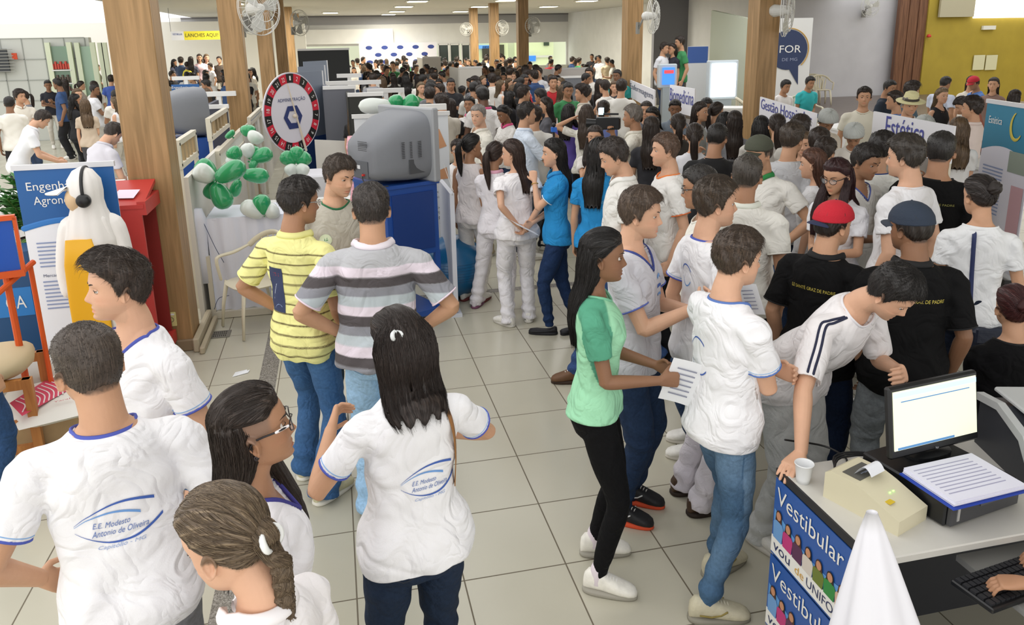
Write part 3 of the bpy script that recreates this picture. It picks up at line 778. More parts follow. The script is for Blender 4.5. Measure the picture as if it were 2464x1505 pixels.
# strands: starts P0 (n,3), directions, returns thin 3-sided tubes
def strands(mb, paths, r0, r1=0.):
    "paths (n, k, 3)"
    n, k, _ = paths.shape
    Tn = np.gradient(paths, axis=1); Tn /= np.linalg.norm(Tn, axis=2, keepdims=True)+1e-12
    a = np.cross(Tn, np.array([.3, .5, .81])); a /= np.linalg.norm(a, axis=2, keepdims=True)+1e-12; b = np.cross(Tn, a)
    t = np.linspace(0, 1, k)[None, :, None]; r = r0*(1-t)+r1*t; r = np.maximum(r, r0*.15)
    vs = np.stack([paths+r*(math.cos(q)*a+math.sin(q)*b) for q in (0, 2.094, 4.189)], 2)  # n,k,3,3
    base = (np.arange(n)*k*3)[:, None, None]; i = (np.arange(k-1)*3)[None, :, None]; j = np.arange(3)[None, None, :]; j2 = (j+1) % 3
    F = np.stack([base+i+j, base+i+j2, base+i+3+j2, base+i+3+j], -1).reshape(-1, 4)
    o = mb.n; mb.v.append(vs.reshape(-1, 3)); mb.f += [tuple(x) for x in (F+o).tolist()]; mb.m += [0]*len(F)
    uv = np.zeros((n, k, 3, 2)); uv[..., 0] = RNG.random(n)[:, None, None]; uv[..., 1] = np.linspace(0, 1, k)[None, :, None]; mb.uv.append(uv.reshape(-1, 2)); mb.n += n*k*3
def hairmat(hc, hi=None):
    key = ('hair', tuple(np.round(hc, 4)), str(hi))
    if key in _mats: return _mats[key]
    m = bpy.data.materials.new('hair'); m.use_nodes = True; t = NT(m); b = t.b
    uv = t.new('ShaderNodeUVMap'); uv.uv_map = 'UVMap'; mp = t.new('ShaderNodeMapping'); mp.inputs['Scale'].default_value = (90, 3, 1)
    t.link(uv.outputs[0], mp.inputs[0]); n = t.new('ShaderNodeTexNoise', i_Scale=1.6, i_Detail=3.); t.link(mp.outputs[0], n.inputs['Vector'])
    h = np.array(hc); hi_ = np.array(hi) if hi is not None else h*2.2+.008
    r = t.ramp([(.30, tuple(h*.55)), (.5, tuple(h)), (.74, tuple(hi_))]); t.link(n.outputs[0], r.inputs[0]); t.link(r.outputs[0], b.inputs['Base Color'])
    b.inputs['Roughness'].default_value = .42; b.inputs['Specular IOR Level'].default_value = .45; b.inputs['Anisotropic'].default_value = .4
    bp = t.new('ShaderNodeBump', i_Strength=.5, i_Distance=.004); t.link(n.outputs[0], bp.inputs['Height']); t.link(bp.outputs[0], b.inputs['Normal'])
    _mats[key] = m; return m
def build_hair(style, q, fem, HL, RH, HC, T, s, hc, root, RTm, bvs=None):
    o = dict(style=style) if isinstance(style, str) else dict(style); style = o['style']
    hm = hairmat(hc, o.get('hi')); mb = MB()
    nt, nz = {0: (120, 90), 1: (72, 56), 2: (28, 22)}[q]
    P, f, Z, Tt = head_pts(nt, nz, fem)
    if style in ('cap', 'hat', 'net'): st2 = 'short' if not fem else 'long'
    else: st2 = style
    mk = hairmask(P, st2)
    x, y, z = P.T
    ph = RNG.uniform(0, 6.28, 6)
    N = nrm_rows(P*np.array([1/.075**2, 1/.095**2, 1/.11**2]))
    if style in ('short', 'crop', 'quiff', 'messy'):
        top = sstep(.03, .09, z)
        th = {'short': .010+.012*top, 'crop': .004+.007*top, 'quiff': .009+.022*top*sstep(-.05, .06, y)+.004*top, 'messy': .014+.018*top}[style]*np.ones(len(P))
        if style in ('short', 'crop'): th = th*(1-.75*sstep(.01, -.05, z)*sstep(-.02, -.07, y))
    else:
        line_ = np.interp(y, [-.11, -.06, -.03, .0, .02, .04, .06, .10], [-.075, -.06, -.03, .005, .025, .045, .062, .068]); th = .002+(.009+.007*sstep(.02, .09, z))*sstep(.0, .035, z-line_)
    if o.get('vol'): th = th*o['vol']
    back = style in ('pony', 'bun', 'braid', 'half', 'undercut')
    Uc = np.arctan2(x, z+.035)*(1.) if back else Tt
    gr = (.0012*np.sin(Tt*34+6*np.sin(z*40+ph[0])+ph[1])+.0016*np.sin(Tt*13+z*60+ph[2])) if not back else (.0011*np.sin(Uc*31+2*np.sin(y*30+ph[0])+ph[1])+.0013*np.sin(Uc*14+y*12+ph[2]))
    th = th+gr*(1 if style not in ('crop',) else .5)+(.003*np.sin(x*90+ph[3])*np.sin(y*80+z*60+ph[4]) if style in ('messy', 'quiff', 'short') else 0)
    if style == 'undercut':
        sh = sstep(.012, .02, x)*sstep(.052, .044, z)*sstep(-.055, -.045, y); mk = mk*(1-sh)
    d = mk*th-(1-mk)*.006
    Q = P+N*d[:, None]
    mb.add(HL(Q), f, uv=np.stack([Uc/(2*np.pi), ((y if back else z)+.12)/.24], -1))
    down = RH.T@V3(0, 0, -1)
    if q < 2 and style in ('short', 'crop', 'quiff', 'messy'):
        n = {0: 3600, 1: 800}[q]
        idx = np.where(mk > .6)[0]; wgt = 1.0/(1+0*idx); pick = RNG.choice(idx, n)
        p0 = Q[pick]+RNG.normal(0, .0012, (n, 3)); Nn = N[pick]; tp = sstep(.02, .08, p0[:, 2])[:, None]
        dr = tp*np.array([.15 if style != 'quiff' else .35, .8, .25 if style == 'quiff' else .0])+(1-tp)*np.array([0, .25, -1.])
        if style == 'messy': dr = dr+RNG.normal(0, .5, dr.shape)
        dr = dr+RNG.normal(0, .22, dr.shape); dr = dr-Nn*(dr*Nn).sum(1, keepdims=True); dr = nrm_rows(dr)
        lift = {'short': .28, 'crop': .25, 'quiff': .45, 'messy': .55}[style]
        L = ({'short': .020, 'crop': .009, 'quiff': .028, 'messy': .034}[style]*(.45+.75*tp[:, 0])*RNG.uniform(.7, 1.25, n))[:, None]
        k = 4; pts = [p0-Nn*.002]
        for i in range(1, k):
            u = i/(k-1); pts.append(p0+dr*L*u+Nn*(lift*L*(u-.75*u*u))-np.array([0, 0, .15])*L*u*u*tp)
        path = np.stack(pts, 1); strands(mb, HL(path.reshape(-1, 3)).reshape(path.shape), .00085 if q == 0 else .0019)
    if q < 2 and style not in ('short', 'crop', 'quiff', 'messy', 'cap', 'hat', 'net'):
        n = {0: 1500, 1: 260}[q]; bvh = BVHTree.FromPolygons([tuple(a) for a in Q], f); idx = np.where(mk > .7)[0]; pick = RNG.choice(idx, n); paths = []
        zb_ = o.get('base', .02) if style in ('pony', 'bun') else -.03
        tgt = V3(0, -.105, zb_) if style in ('pony', 'bun', 'braid') else None
        for i_ in pick:
            p_ = Q[i_].copy(); lst = [p_+N[i_]*.0008]
            for k_ in range(6):
                if tgt is not None: dv = tgt-p_
                elif p_[1] > -.05: dv = V3(p_[0]*4, -1, -1.2*(1-np.clip(p_[2]/.1, 0, 1)))
                else: dv = V3(p_[0]*.5, -.3, -1)
                h_ = bvh.find_nearest(Vector(p_+nrm(dv)*.017))
                p_ = np.array(h_[0]); nn_ = nrm(p_*np.array([1/.075**2, 1/.095**2, 1/.11**2])); lst.append(p_+nn_*.0012)
            paths.append(lst)
        paths = np.array(paths); strands(mb, HL(paths.reshape(-1, 3)).reshape(paths.shape), .0008 if q == 0 else .0016)
    cur = None
    def hang(zl, a, b, cy, nn=None, front=None, wave=.0, cx=None):
        nn = nn or {0: 110, 1: 60, 2: 20}[q]
        zl, a, b, cy = map(np.asarray, (zl, a, b, cy)); k = {0: 40, 1: 24, 2: 10}[q]
        zz = np.linspace(zl[0], zl[-1], k); A = np.interp(zz, zl[::-1], a[::-1]); B = np.interp(zz, zl[::-1], b[::-1]); Cy = np.interp(zz, zl[::-1], cy[::-1])
        Cx = np.interp(zz, zl[::-1], np.asarray(cx)[::-1]) if cx is not None else 0*zz
        t = np.arange(nn)/nn*2*np.pi
        Zg, Tg = np.meshgrid(zz, t, indexing='ij'); dr_ = np.abs(Zg-zl[0])
        rad = 1+.035*np.sin(Tg*17+ph[0]+3*np.sin(Zg*14+ph[1]))+.02*np.sin(Tg*41+ph[2]+Zg*20)+wave*np.sin(Zg*55+Tg*3)
        rad = rad*(1+.05*sstep(.6, 1, (Zg-zz[0])/(zz[-1]-zz[0]))*np.sin(Tg*29+ph[3]))
        X_ = Cx[:, None]+np.cos(Tg)*A[:, None]*rad; Y_ = Cy[:, None]+np.sin(Tg)*B[:, None]*rad
        Zg = Zg+.014*np.sin(Tg*11+ph[4])*sstep(.7, 1, (Zg-zz[0])/(zz[-1]-zz[0]))
        G_ = np.stack([X_, Y_, Zg], -1)
        ff = [(i*nn+j, i*nn+(j+1) % nn, (i+1)*nn+(j+1) % nn, (i+1)*nn+j) for i in range(k-1) for j in range(nn)]+[tuple(range(nn)), tuple((k-1)*nn+j for j in range(nn))[::-1]]
        # gravity: below the nape hang straight down
        W_ = HL(G_.reshape(-1, 3)); piv = HL((0, -.06, -.03)); Rg = Rz(math.atan2(-RH[0, 1], RH[1, 1]))
        Wg = piv+((G_.reshape(-1, 3)-V3(0, -.06, -.03))@Rg.T); bl = sstep(.0, -.10, G_.reshape(-1, 3)[:, 2])[:, None]
        W_ = W_*(1-bl)+Wg*bl
        if bvs is not None:
            ofs = .004+.020*np.clip(-np.sin(Tg.ravel()), 0, 1)
            for i_ in np.where(G_.reshape(-1, 3)[:, 2] < -.09)[0]:
                r_ = bvs.find_nearest(Vector(W_[i_]*s))
                if r_[0] is not None:
                    n_ = np.array(r_[1]); p_ = np.array(r_[0]); dd = (W_[i_]*s-p_)@n_
                    if dd < ofs[i_]: W_[i_] = (p_+n_*ofs[i_])/s if dd > -.09 else W_[i_]
        mb.add(W_, ff, uv=np.stack([Tg.ravel()/(2*np.pi), (Zg.ravel()+.5)], -1))
        if q < 2:
            n = {0: 1500, 1: 260}[q]; Wr = W_.reshape(k, nn, 3); th0 = RNG.uniform(0, nn, n); i0 = RNG.integers(0, max(1, k//3), n); paths = []
            kk = 9; cen = Wr.mean(1)
            for a0, st in zip(th0, i0):
                rows = np.linspace(st, k-1, kk); js = (a0+np.cumsum(RNG.normal(0, .55, kk))) % nn; r0 = rows.astype(int); j0 = js.astype(int) % nn
                p_ = Wr[r0, j0]*(1-(js-j0)[:, None])+Wr[r0, (j0+1) % nn]*(js-j0)[:, None]
                p_ = cen[r0]+(p_-cen[r0])*RNG.uniform(1.005, 1.05); 
                p_[-1] += (p_[-1]-p_[-2])*RNG.uniform(0, .5); paths.append(p_)
            strands(mb, np.array(paths), .0009 if q == 0 else .0018)
    L = o.get('len', .36)
    if style in ('long', 'half', 'undercut', 'bob'):
        if style == 'bob': L = o.get('len', .2)
        wide = o.get('wide', 1.)
        zl = [.085, .05, .0, -.05, -.10, -.16, -.16-(L-.16)*.5, -L]; 
        hang(zl, np.array([.055, .078, .088, .088, .084, .088, .088, .07])*wide, [.05, .058, .062, .062, .055, .045, .035, .022], [-.045, -.048, -.050, -.055, -.062, -.085, -.108, -.115])
        if o.get('front'):
            for sg in ((-1, 1) if o['front'] is True else (o['front'],)):
                hang([-.0, -.06, -.14, -.14-(L-.14)*.5, -L], [.02, .024, .03, .032, .018], [.03, .03, .03, .025, .015], [-.01, -.005, .03, .085, .10], nn=40, cx=[sg*.07, sg*.074, sg*.085, sg*.09, sg*.085])
    if style == 'pony':
        zb = o.get('base', .02)
        pts = [(0, -.095, zb), (0, -.135, zb+.005), (0, -.155, zb-.05), (0, -.15, zb-.14), (o.get('sway', .01), -.145, zb-.24), (o.get('sway', .01)*2, -.14, zb-L)]
        lock(mb, [HL(pts[0]), HL(pts[1])]+[HL(pts[1])+Rz(math.atan2(-RH[0, 1], RH[1, 1]))@(V3(*p)-V3(*pts[1])) for p in pts[2:]], [.016, .022, .034, .036, .03, .008], q)
        tie = MB(); a_, b_ = HL((0, -.102, zb+.002)), HL((0, -.114, zb+.004)); tie.tube([a_*s, b_*s], .019*s, n=14); tie.obj('hair_tie', mat('hair_tie', o.get('tie', '#26262a'), rough=.6), root, smooth=True)
    if style == 'bun':
        bz = o.get('base', .05); c = V3(0, -.115, bz); b2 = MB(); b2.ball((0, 0, 0), (.042, .034, .040), 40 if q < 2 else 12, 24 if q < 2 else 8)
        v = b2.v[0]; v = v*(1+.06*np.sin(np.arctan2(v[:, 0], v[:, 2])*5+np.linalg.norm(v[:, :2], axis=1)*260))[:, None]
        mb.add(HL(v+c), b2.f, uv=b2.uv[0]*np.array([3, 1]))
    if style == 'braid':
        sx = o.get('sx', .03); p0 = V3(sx*.5, -.098, -.035)
        Rg = Rz(math.atan2(-RH[0, 1], RH[1, 1])); base = HL(p0); nl = 9
        lock(mb, [HL((0, -.085, .02)), HL((sx*.5, -.1, -.01)), base, base+Rg@V3(0, -.02, -.03)], [.03, .035, .027, .022], q)
        for i in range(nl):
            for sg in (-1, 1):
                zc = -.03-.036*i-(.018 if sg > 0 else 0); r_ = .021*(1-.045*i)
                a0 = base+Rg@V3(sg*.016, -.022, zc+.02); a1 = base+Rg@V3(-sg*.004, -.032, zc-.002); a2 = base+Rg@V3(-sg*.012, -.022, zc-.03)
                lock(mb, [a0, a1, a2], [r_*.6, r_, r_*.45], q, dens=.25)
    ob = None
    for i_ in range(len(mb.v)): mb.v[i_] = mb.v[i_]*s
    ob = mb.obj('hair', hm, root, smooth=True)
    if style == 'cap': 
        cp = MB(); cm = mk; hd2 = sstep(.018, .026, z-np.interp(y, [-.1, 0, .1], [-.0, .0, .018])); 
        d = hd2*(.016+.006*sstep(.04, .1, z))-(1-hd2)*.01; cp.add(HL(P+N*d[:, None])*s, f)
        co = cp.obj('cap_crown', mat('cap_cloth', o['cap'], rough=.85, bump=.3, bscale=150), root, smooth=True)
        bd = o.get('back', 1)   # +1 brim forward, -1 backward
        br = MB(); n_ = 17; vv = []
        for j, dd in enumerate((0, .02, .045, .065, .073)):
            for i in range(n_):
                a = (i/(n_-1)-.5)*2.1; r_ = .098
                vv.append((math.sin(a)*.078*(1-.1*j/4), bd*(math.cos(a)*.088+dd*math.cos(a*.9)), .032-.016*(a*a)+(-.004)*j))
        vv = np.array(vv); k5 = 5; up = vv+np.array([0, 0, .0025]); al = np.concatenate([vv, up]); nn_ = n_*k5
        ff = [(j*n_+i, j*n_+i+1, (j+1)*n_+i+1, (j+1)*n_+i) for j in range(4) for i in range(n_-1)]; ff += [tuple(nn_+a for a in q_)[::-1] for q_ in ff]
        ff += [(4*n_+i, 4*n_+i+1, nn_+4*n_+i+1, nn_+4*n_+i) for i in range(n_-1)]
        br.add(HL(al)*s, ff); br.obj('cap_brim', mat('cap_cloth', o.get('brim', o['cap']), rough=.85), co, smooth=True)
        bt = MB(); bt.ball(HL((0, 0, .135))*s, .006*s, 8, 5); bt.obj('cap_button', mat('cap_cloth', o.get('brim', o['cap']), rough=.85), co, smooth=True)
    if style == 'net':
        cp = MB(); hd2 = sstep(.0, .02, z-np.interp(y, [-.1, 0, .1], [-.05, -.01, .05])); d = hd2*(.028+.012*sstep(.0, .1, z)+.003*np.sin(Tt*20+z*90))-(1-hd2)*.01
        cp.add(HL(P+N*d[:, None])*s, f); cp.obj('hair_net', mat('net_cloth', '#c9cdc9', rough=.6, alpha=.8), root, smooth=True)
    if style == 'hat':
        cp = MB(); M_ = RH*s
        cp.lathe([(.0, .15), (.045, .15), (.07, .135), (.078, .10), (.086, .055), (.09, .045), (.155, .038), (.158, .041), (.09, .05)], (0, 0, 0), 28, M=M_)
        cp.v[0] = cp.v[0]+HC*s; co = cp.obj('straw_hat', mat('straw', o['cap'], rough=.9, bump=.5, bscale=120), root, smooth=True)
        bn = MB(); bn.lathe([(.087, .052), (.0885, .056), (.084, .08), (.081, .08)], (0, 0, 0), 28, M=M_); bn.v[0] = bn.v[0]+HC*s; bn.obj('hat_band', mat('hat_band', '#3a342c'), co, smooth=True)
    return ob
def nrm_rows(a): return a/(np.linalg.norm(a, axis=-1, keepdims=True)+1e-12)
def lock(mb, pts, r, q, dens=1.):
    P, R = catmull(pts, r, 7 if q < 2 else 3); n = {0: 40, 1: 24, 2: 10}[q]
    b = MB(); b.tube(P, R, n=n, round_ends=True, flat=.8); v = b.v[0]; k = len(v)//n
    c = np.repeat(v[:k*n].reshape(k, n, 3).mean(1), n, 0); t = np.tile(np.arange(n)/n*2*np.pi, k); zz = np.repeat(np.arange(k), n)
    v[:k*n] = c+(v[:k*n]-c)*(1+.07*np.sin(t*9+zz*.25)+.04*np.sin(t*17-zz*.2))[:, None]
    mb.add(v, b.f, uv=b.uv[0])
    if q < 2 and dens > 0:
        n2 = int({0: 420, 1: 110}[q]*dens); kk = 7; G = v[:k*n].reshape(k, n, 3); cen = G.mean(1); paths = []
        for _ in range(n2):
            st = RNG.uniform(0, k*.5); rows = np.linspace(st, k-1, kk).astype(int); j = (RNG.uniform(0, n)+np.cumsum(RNG.normal(0, .3, kk))).astype(int) % n
            p_ = cen[rows]+(G[rows, j]-cen[rows])*RNG.uniform(1., 1.1); paths.append(p_)
        strands(mb, np.array(paths), .0009 if q == 0 else .0018)
# ================================================================== THE HALL
HC_ = 3.75; YB = 42.0
X0, Z0 = V3(1, 0, 0), V3(0, 0, 1)
def floor_mat():
    m = bpy.data.materials.new('floor_tiles'); m.use_nodes = True; t = NT(m); b = t.b
    tc = t.new('ShaderNodeTexCoord'); sp = t.new('ShaderNodeSeparateXYZ'); t.link(tc.outputs['Object'], sp.inputs[0])
    def M(op, a, b_=None, c=None):
        n = t.new('ShaderNodeMath', operation=op)
        for i, v in enumerate((a, b_, c)):
            if v is None: continue
            if isinstance(v, (int, float)): n.inputs[i].default_value = v
            else: t.link(v, n.inputs[i])
        return n.outputs[0]
    fx = M('DIVIDE', M('ADD', sp.outputs[0], .064+49.4), .494); fy = M('DIVIDE', M('ADD', sp.outputs[1], -7.21+51.5), .515)
    dx = M('ABSOLUTE', M('SUBTRACT', M('FRACT', fx), .5)); dy = M('ABSOLUTE', M('SUBTRACT', M('FRACT', fy), .5))
    g = M('GREATER_THAN', M('MAXIMUM', dx, dy), .4928)
    # a granite strip runs down the hall and another crosses it
    s1 = M('LESS_THAN', M('ABSOLUTE', M('ADD', sp.outputs[0], .64)), .065); s2 = M('MULTIPLY', M('LESS_THAN', M('ABSOLUTE', M('SUBTRACT', sp.outputs[1], 7.29)), .06), M('GREATER_THAN', sp.outputs[0], -.64))
    gr = M('MAXIMUM', s1, s2)
    wn = t.new('ShaderNodeTexWhiteNoise', noise_dimensions='2D'); cb = t.new('ShaderNodeCombineXYZ'); t.link(M('FLOOR', fx), cb.inputs[0]); t.link(M('FLOOR', fy), cb.inputs[1]); t.link(cb.outputs[0], wn.inputs[0])
    n1 = t.new('ShaderNodeTexNoise', i_Scale=2.2, i_Detail=4.); t.link(tc.outputs['Object'], n1.inputs['Vector'])
    v = M('ADD', M('MULTIPLY', wn.outputs[0], .05), M('ADD', M('MULTIPLY', n1.outputs[0], .10), .90))
    mx = t.new('ShaderNodeMix', data_type='RGBA', blend_type='MULTIPLY'); mx.inputs[0].default_value = 1; mx.inputs[6].default_value = (.56, .535, .43, 1); t.link(v, mx.inputs[7])
    n2 = t.new('ShaderNodeTexVoronoi', i_Scale=160.); t.link(tc.outputs['Object'], n2.inputs['Vector'])
    r = t.ramp([(0, (.08, .075, .06)), (.5, (.24, .22, .19)), (1, (.42, .40, .36))]); t.link(n2.outputs['Color'], r.inputs[0])
    m2 = t.new('ShaderNodeMix', data_type='RGBA'); t.link(gr, m2.inputs[0]); t.link(mx.outputs[2], m2.inputs[6]); t.link(r.outputs[0], m2.inputs[7])
    m3 = t.new('ShaderNodeMix', data_type='RGBA'); t.link(M('MULTIPLY', g, M('SUBTRACT', 1., gr)), m3.inputs[0]); t.link(m2.outputs[2], m3.inputs[6]); m3.inputs[7].default_value = (.15, .125, .085, 1)
    t.link(m3.outputs[2], b.inputs['Base Color'])
    rr = M('ADD', .17, M('MULTIPLY', n1.outputs[0], .10)); t.link(M('ADD', rr, M('MULTIPLY', g, .5)), b.inputs['Roughness'])
    b.inputs['Specular IOR Level'].default_value = .55
    return m
def wood_mat(name, a, b_, sc=(7, 7, .7), rough=.5):
    m = bpy.data.materials.new(name); m.use_nodes = True; t = NT(m)
    tc = t.new('ShaderNodeTexCoord'); mp = t.new('ShaderNodeMapping'); mp.inputs['Scale'].default_value = sc; t.link(tc.outputs['Object'], mp.inputs[0])
    n = t.new('ShaderNodeTexNoise', i_Scale=2.6, i_Detail=6., i_Distortion=.8); t.link(mp.outputs[0], n.inputs['Vector'])
    r = t.ramp([(.32, srgb(a)), (.68, srgb(b_))]); t.link(n.outputs[0], r.inputs[0]); t.link(r.outputs[0], t.b.inputs['Base Color']); t.b.inputs['Roughness'].default_value = rough
    bp = t.new('ShaderNodeBump', i_Strength=.15, i_Distance=.005); t.link(n.outputs[0], bp.inputs['Height']); t.link(bp.outputs[0], t.b.inputs['Normal'])
    return m
FLOOR = floor_mat()
mb = MB(); mb.box((4, 20, -.05), (50, 46, .1)); struct('floor', mb, FLOOR)
PIL = wood_mat('pillar_wood', '#8f7148', '#b48f62', sc=(9, 9, .5)); WOODP = wood_mat('brown_planks', '#5a3a2a', '#8a6148', sc=(14, 14, .5))
WHITE = mat('white_paint', '#e6e6e4', rough=.7, noise=.03, nscale=2); GREYW = mat('grey_wall_paint', '#cfcfd3', rough=.8, noise=.05, nscale=1.5); DGREY = mat('dark_grey_wall', '#7d7c80', rough=.8)
CEIL = mat('ceiling_paint', '#c4c2bd', rough=.85, noise=.02, nscale=3)
# ceiling over the far two thirds, left off out of view nearer the gallery to let sky light in
mb = MB(); mb.box((4.5, 30.5, HC_+.1), (22, 24.5, .2)); struct('ceiling', mb, CEIL)
mb = MB(); mb.box((13.4, 2.0, 5.3), (23.2, 17, .2)); struct('ceiling_shade_added', mb, CEIL)  # unseen ceiling piece added so the light comes mainly from the left
mb = MB(); mb.box((10, -8.0, 2.6), (32, .2, 5.4)); struct('wall_gallery', mb, WHITE) if 0 else None
# back wall with the fascia band
mb = MB(); mb.box((4.5, YB+.15, 3.0), (24, .3, 1.5)); struct('wall_back', mb, WHITE)
mb = MB(); mb.box((4.5, YB-.02, 3.53), (23, .06, .44)); struct('trim_1', mb, mat('fascia_grey', '#a9a9ad', rough=.8))
mb = MB(); mb.box((4.5, YB-.06, 3.72), (23, .08, .06)); struct('trim_2', mb, mat('dark_line', '#77757a', rough=.8))
mb = MB(); mb.box((-2.4, YB-.25, 2.72), (11.2, .4, .72)); struct('trim_3', mb, WHITE)
def rect(u0, v0, u1, v1, y):
    a = aty(u0, v0, y); b = aty(u1, v1, y); return min(a[0], b[0]), max(a[0], b[0]), min(a[2], b[2]), max(a[2], b[2])
def slab(name, r, y, t, m, kind='structure', label=None, cat=None, group=None, parent=None):
    mb = MB(); mb.box(((r[0]+r[1])/2, y+t/2, (r[2]+r[3])/2), (r[1]-r[0], t, r[3]-r[2])); o = mb.obj(name, m, parent)
    if kind and parent is None: o['kind'] = kind
    return tag(o, label, cat, group)
# ground level openings of the back wall
mb = MB(); mb.box((4.5, YB+3.0, 1.2), (24, .2, 2.6)); struct('wall_back_kiosks', mb, mat('kiosk_wall', '#dfe6cc', rough=.8))
r = rect(863, 105, 1052, 145, YB-.6)
o = empty('backdrop_banner', (r[0], YB-.6, 0), 0, 'white photo backdrop printed with rows of small blue ovals, against the back wall', 'banner')
mb = MB(); mb.box(((r[1]-r[0])/2, 0, (r[3])/2), (r[1]-r[0], .03, r[3])); mb.obj('printed_cloth', mat('backdrop_white', '#dcdbe4'), o)
mb = MB()
for j in range(4):
    for i in range(5):
        c = (.5+i*(r[1]-r[0]-.8)/4+(.45 if j % 2 else 0), -.02, r[3]-.22-j*.36)
        if c[0] > r[1]-r[0]-.15: continue
        mb.add([(c[0]+math.cos(a)*.17, c[1], c[2]+math.sin(a)*.10) for a in np.linspace(0, 2*np.pi, 15)[:-1]], [tuple(range(14))])
mb.obj('oval_logos', mat('logo_navy', '#2b3f86'), o)
for i, (u0, u1) in enumerate(((1054, 1080), (1082, 1106), (1110, 1131))):
    r = rect(u0, 106, u1, 150, YB); f = empty('window_%d' % (i+1), ((r[0]+r[1])/2, YB-.05, 0)); f['kind'] = 'structure'
    mb = MB(); w_, h0, h1 = r[1]-r[0], .9, r[3]
    for c, s in (((0, 0, h1-.03), (w_, .08, .06)), ((0, 0, h0), (w_, .08, .06)), ((-w_/2, 0, (h0+h1)/2), (.06, .08, h1-h0)), ((w_/2, 0, (h0+h1)/2), (.06, .08, h1-h0))): mb.box(c, s)
    mb.obj('window_frame', WHITE, f); mb = MB(); mb.box((0, .03, (h0+h1)/2), (w_-.05, .02, h1-h0)); mb.obj('pane', mat('dark_glass', '#3c4742', rough=.15), f)
    mb = MB(); mb.box((0, .06, h0/2), (w_+.1, .2, h0)); mb.obj('apron', WHITE, f)
def counter_kiosk(u0, u1, items, label):
    r = rect(u0, 106, u1, 152, YB); o = empty('food_kiosk', ((r[0]+r[1])/2, YB-.2, 0), 0, label, 'kiosk'); w_ = r[1]-r[0]
    mb = MB(); mb.box((0, 0, .5), (w_, .5, 1.0)); mb.box((0, .02, 1.02), (w_+.1, .6, .05)); mb.obj('counter', mat('kiosk_counter', '#d9d9cf'), o)
    mb = MB(); mb.box((0, 2.6, 1.7), (w_, .05, 1.6)); mb.obj('menu_wall', mat('kiosk_lit', '#e4efc4', rough=.7), o)
    mb = MB(); mb.box((0, 1.3, 2.5), (w_*.8, .5, .04)); mb.obj('lamp_panel', mat('kiosk_lamp', '#f6ffe0', emit=3.), o)
    for (x, z, w2, h2, c, em, nm) in items:
        mb = MB(); mb.box((x*w_/2, 2.5, z), (w2, .1, h2)); mb.obj(nm, mat('kiosk_'+nm, c, emit=em), o)
    return o
counter_kiosk(1157, 1246, [(-.55, 2.05, .9, .18, '#5a8fd0', .6, 'menu_board'), (-.1, 1.75, .8, .7, '#3d3a30', 0, 'shelf'), (.5, 1.7, .5, .9, '#4a4a3a', 0, 'fridge')], 'lit snack kiosk between two pillars with red balloons above')
counter_kiosk(1262, 1360, [(-.3, 1.35, .8, .3, '#2f6fd8', .8, 'display'), (.5, 1.45, 1.0, .12, '#d8d8d0', 0, 'counter_shelf'), (.62, 2.2, .3, .3, '#3a4a3a', 0, 'wall_clock')], 'pale green lit kiosk with a blue display left of the yellow poster')
r = rect(1368, 102, 1432, 154, YB-.1)
o = empty('food_poster', ((r[0]+r[1])/2, YB-.068, (r[2]+r[3])/2), 0, 'yellow and orange food poster on the back wall', 'poster')
mb = MB(); mb.box((0, 0, 0), (r[1]-r[0], .05, r[3]-r[2])); mb.obj('poster_sheet', mat('poster_yellow', '#e9b913'), o)
mb = MB()
for x, z, a_, b_ in ((.38, .30, .3, .1), (-.4, .25, .22, .2), (.4, -.18, .26, .14)): mb.add([(x+math.cos(t)*a_, -.032, z+math.sin(t)*b_) for t in np.linspace(0, 2*np.pi, 17)[:-1]], [tuple(range(16))])
mb.obj('food_pictures', mat('poster_food', '#7c4a1a'), o); mb = MB(); mb.box((-.35, -.03, -.25), (.5, .02, .4)); mb.obj('poster_patch', mat('poster_pink', '#e86a50'), o)
r = rect(1436, 113, 1467, 146, YB-.1); o = empty('notice_board', ((r[0]+r[1])/2, YB-.068, (r[2]+r[3])/2), 0, 'grey notice board with a pale wooden frame on the back wall', 'board')
mb = MB(); mb.box((0, 0, 0), (r[1]-r[0], .05, r[3]-r[2])); mb.obj('board_frame', mat('pale_wood', '#b9a886'), o); mb = MB(); mb.box((0, -.03, 0), (r[1]-r[0]-.1, .02, r[3]-r[2]-.1)); mb.obj('board_surface', mat('board_grey', '#6d716c'), o)
# wall right of the kiosks
r = rect(1362, 60, 1580, 155, YB-.02); slab('wall_back_right', (r[0], r[1]+1.2, 0, r[3]), YB-.04, .1, WHITE)
r = rect(1566, 103, 1590, 165, 38); o = slab('door_1', r, 37.9, .05, mat('barred_grille', '#8b8b80')); mb = MB()
for i in range(6): mb.box((r[0]+(i+.5)*(r[1]-r[0])/6, 37.88, (r[2]+r[3])/2), (.05, .03, r[3]-r[2]))
mb.obj('bars', mat('bars_white', '#d8d8d0'), o)
# pillars
def pillar(i, x, y, w, d, h, corner='l'):
    o = empty('pillar', (x, y, 0)); o['kind'] = 'structure'
    mb = MB(); mb.box((0, 0, h/2), (w, d, h), bev=.006); mb.obj('shaft', PIL, o)
    mb = MB(); mb.box((0, 0, .05), (w+.05, d+.05, .1), bev=.01); mb.obj('plinth', mat('pillar_plinth', '#8d7a60'), o)
    return o
for i, y in enumerate((6.62, 12.9, 19.2, 25.4, 31.1, 38.0)): pillar(i, -1.44, y+.0, .32, .34, HC_ if y > 18 else 5.2)
for i, (u, y) in enumerate(((1849, 10.4), (1528, 15.2), (1260, 24.8), (1191, 29.3), (1142, 33.7))):
    p = aty(u, 92, y); pillar(i+6, p[0], y+.16, .33, .33, HC_ if y > 18 else 5.2)
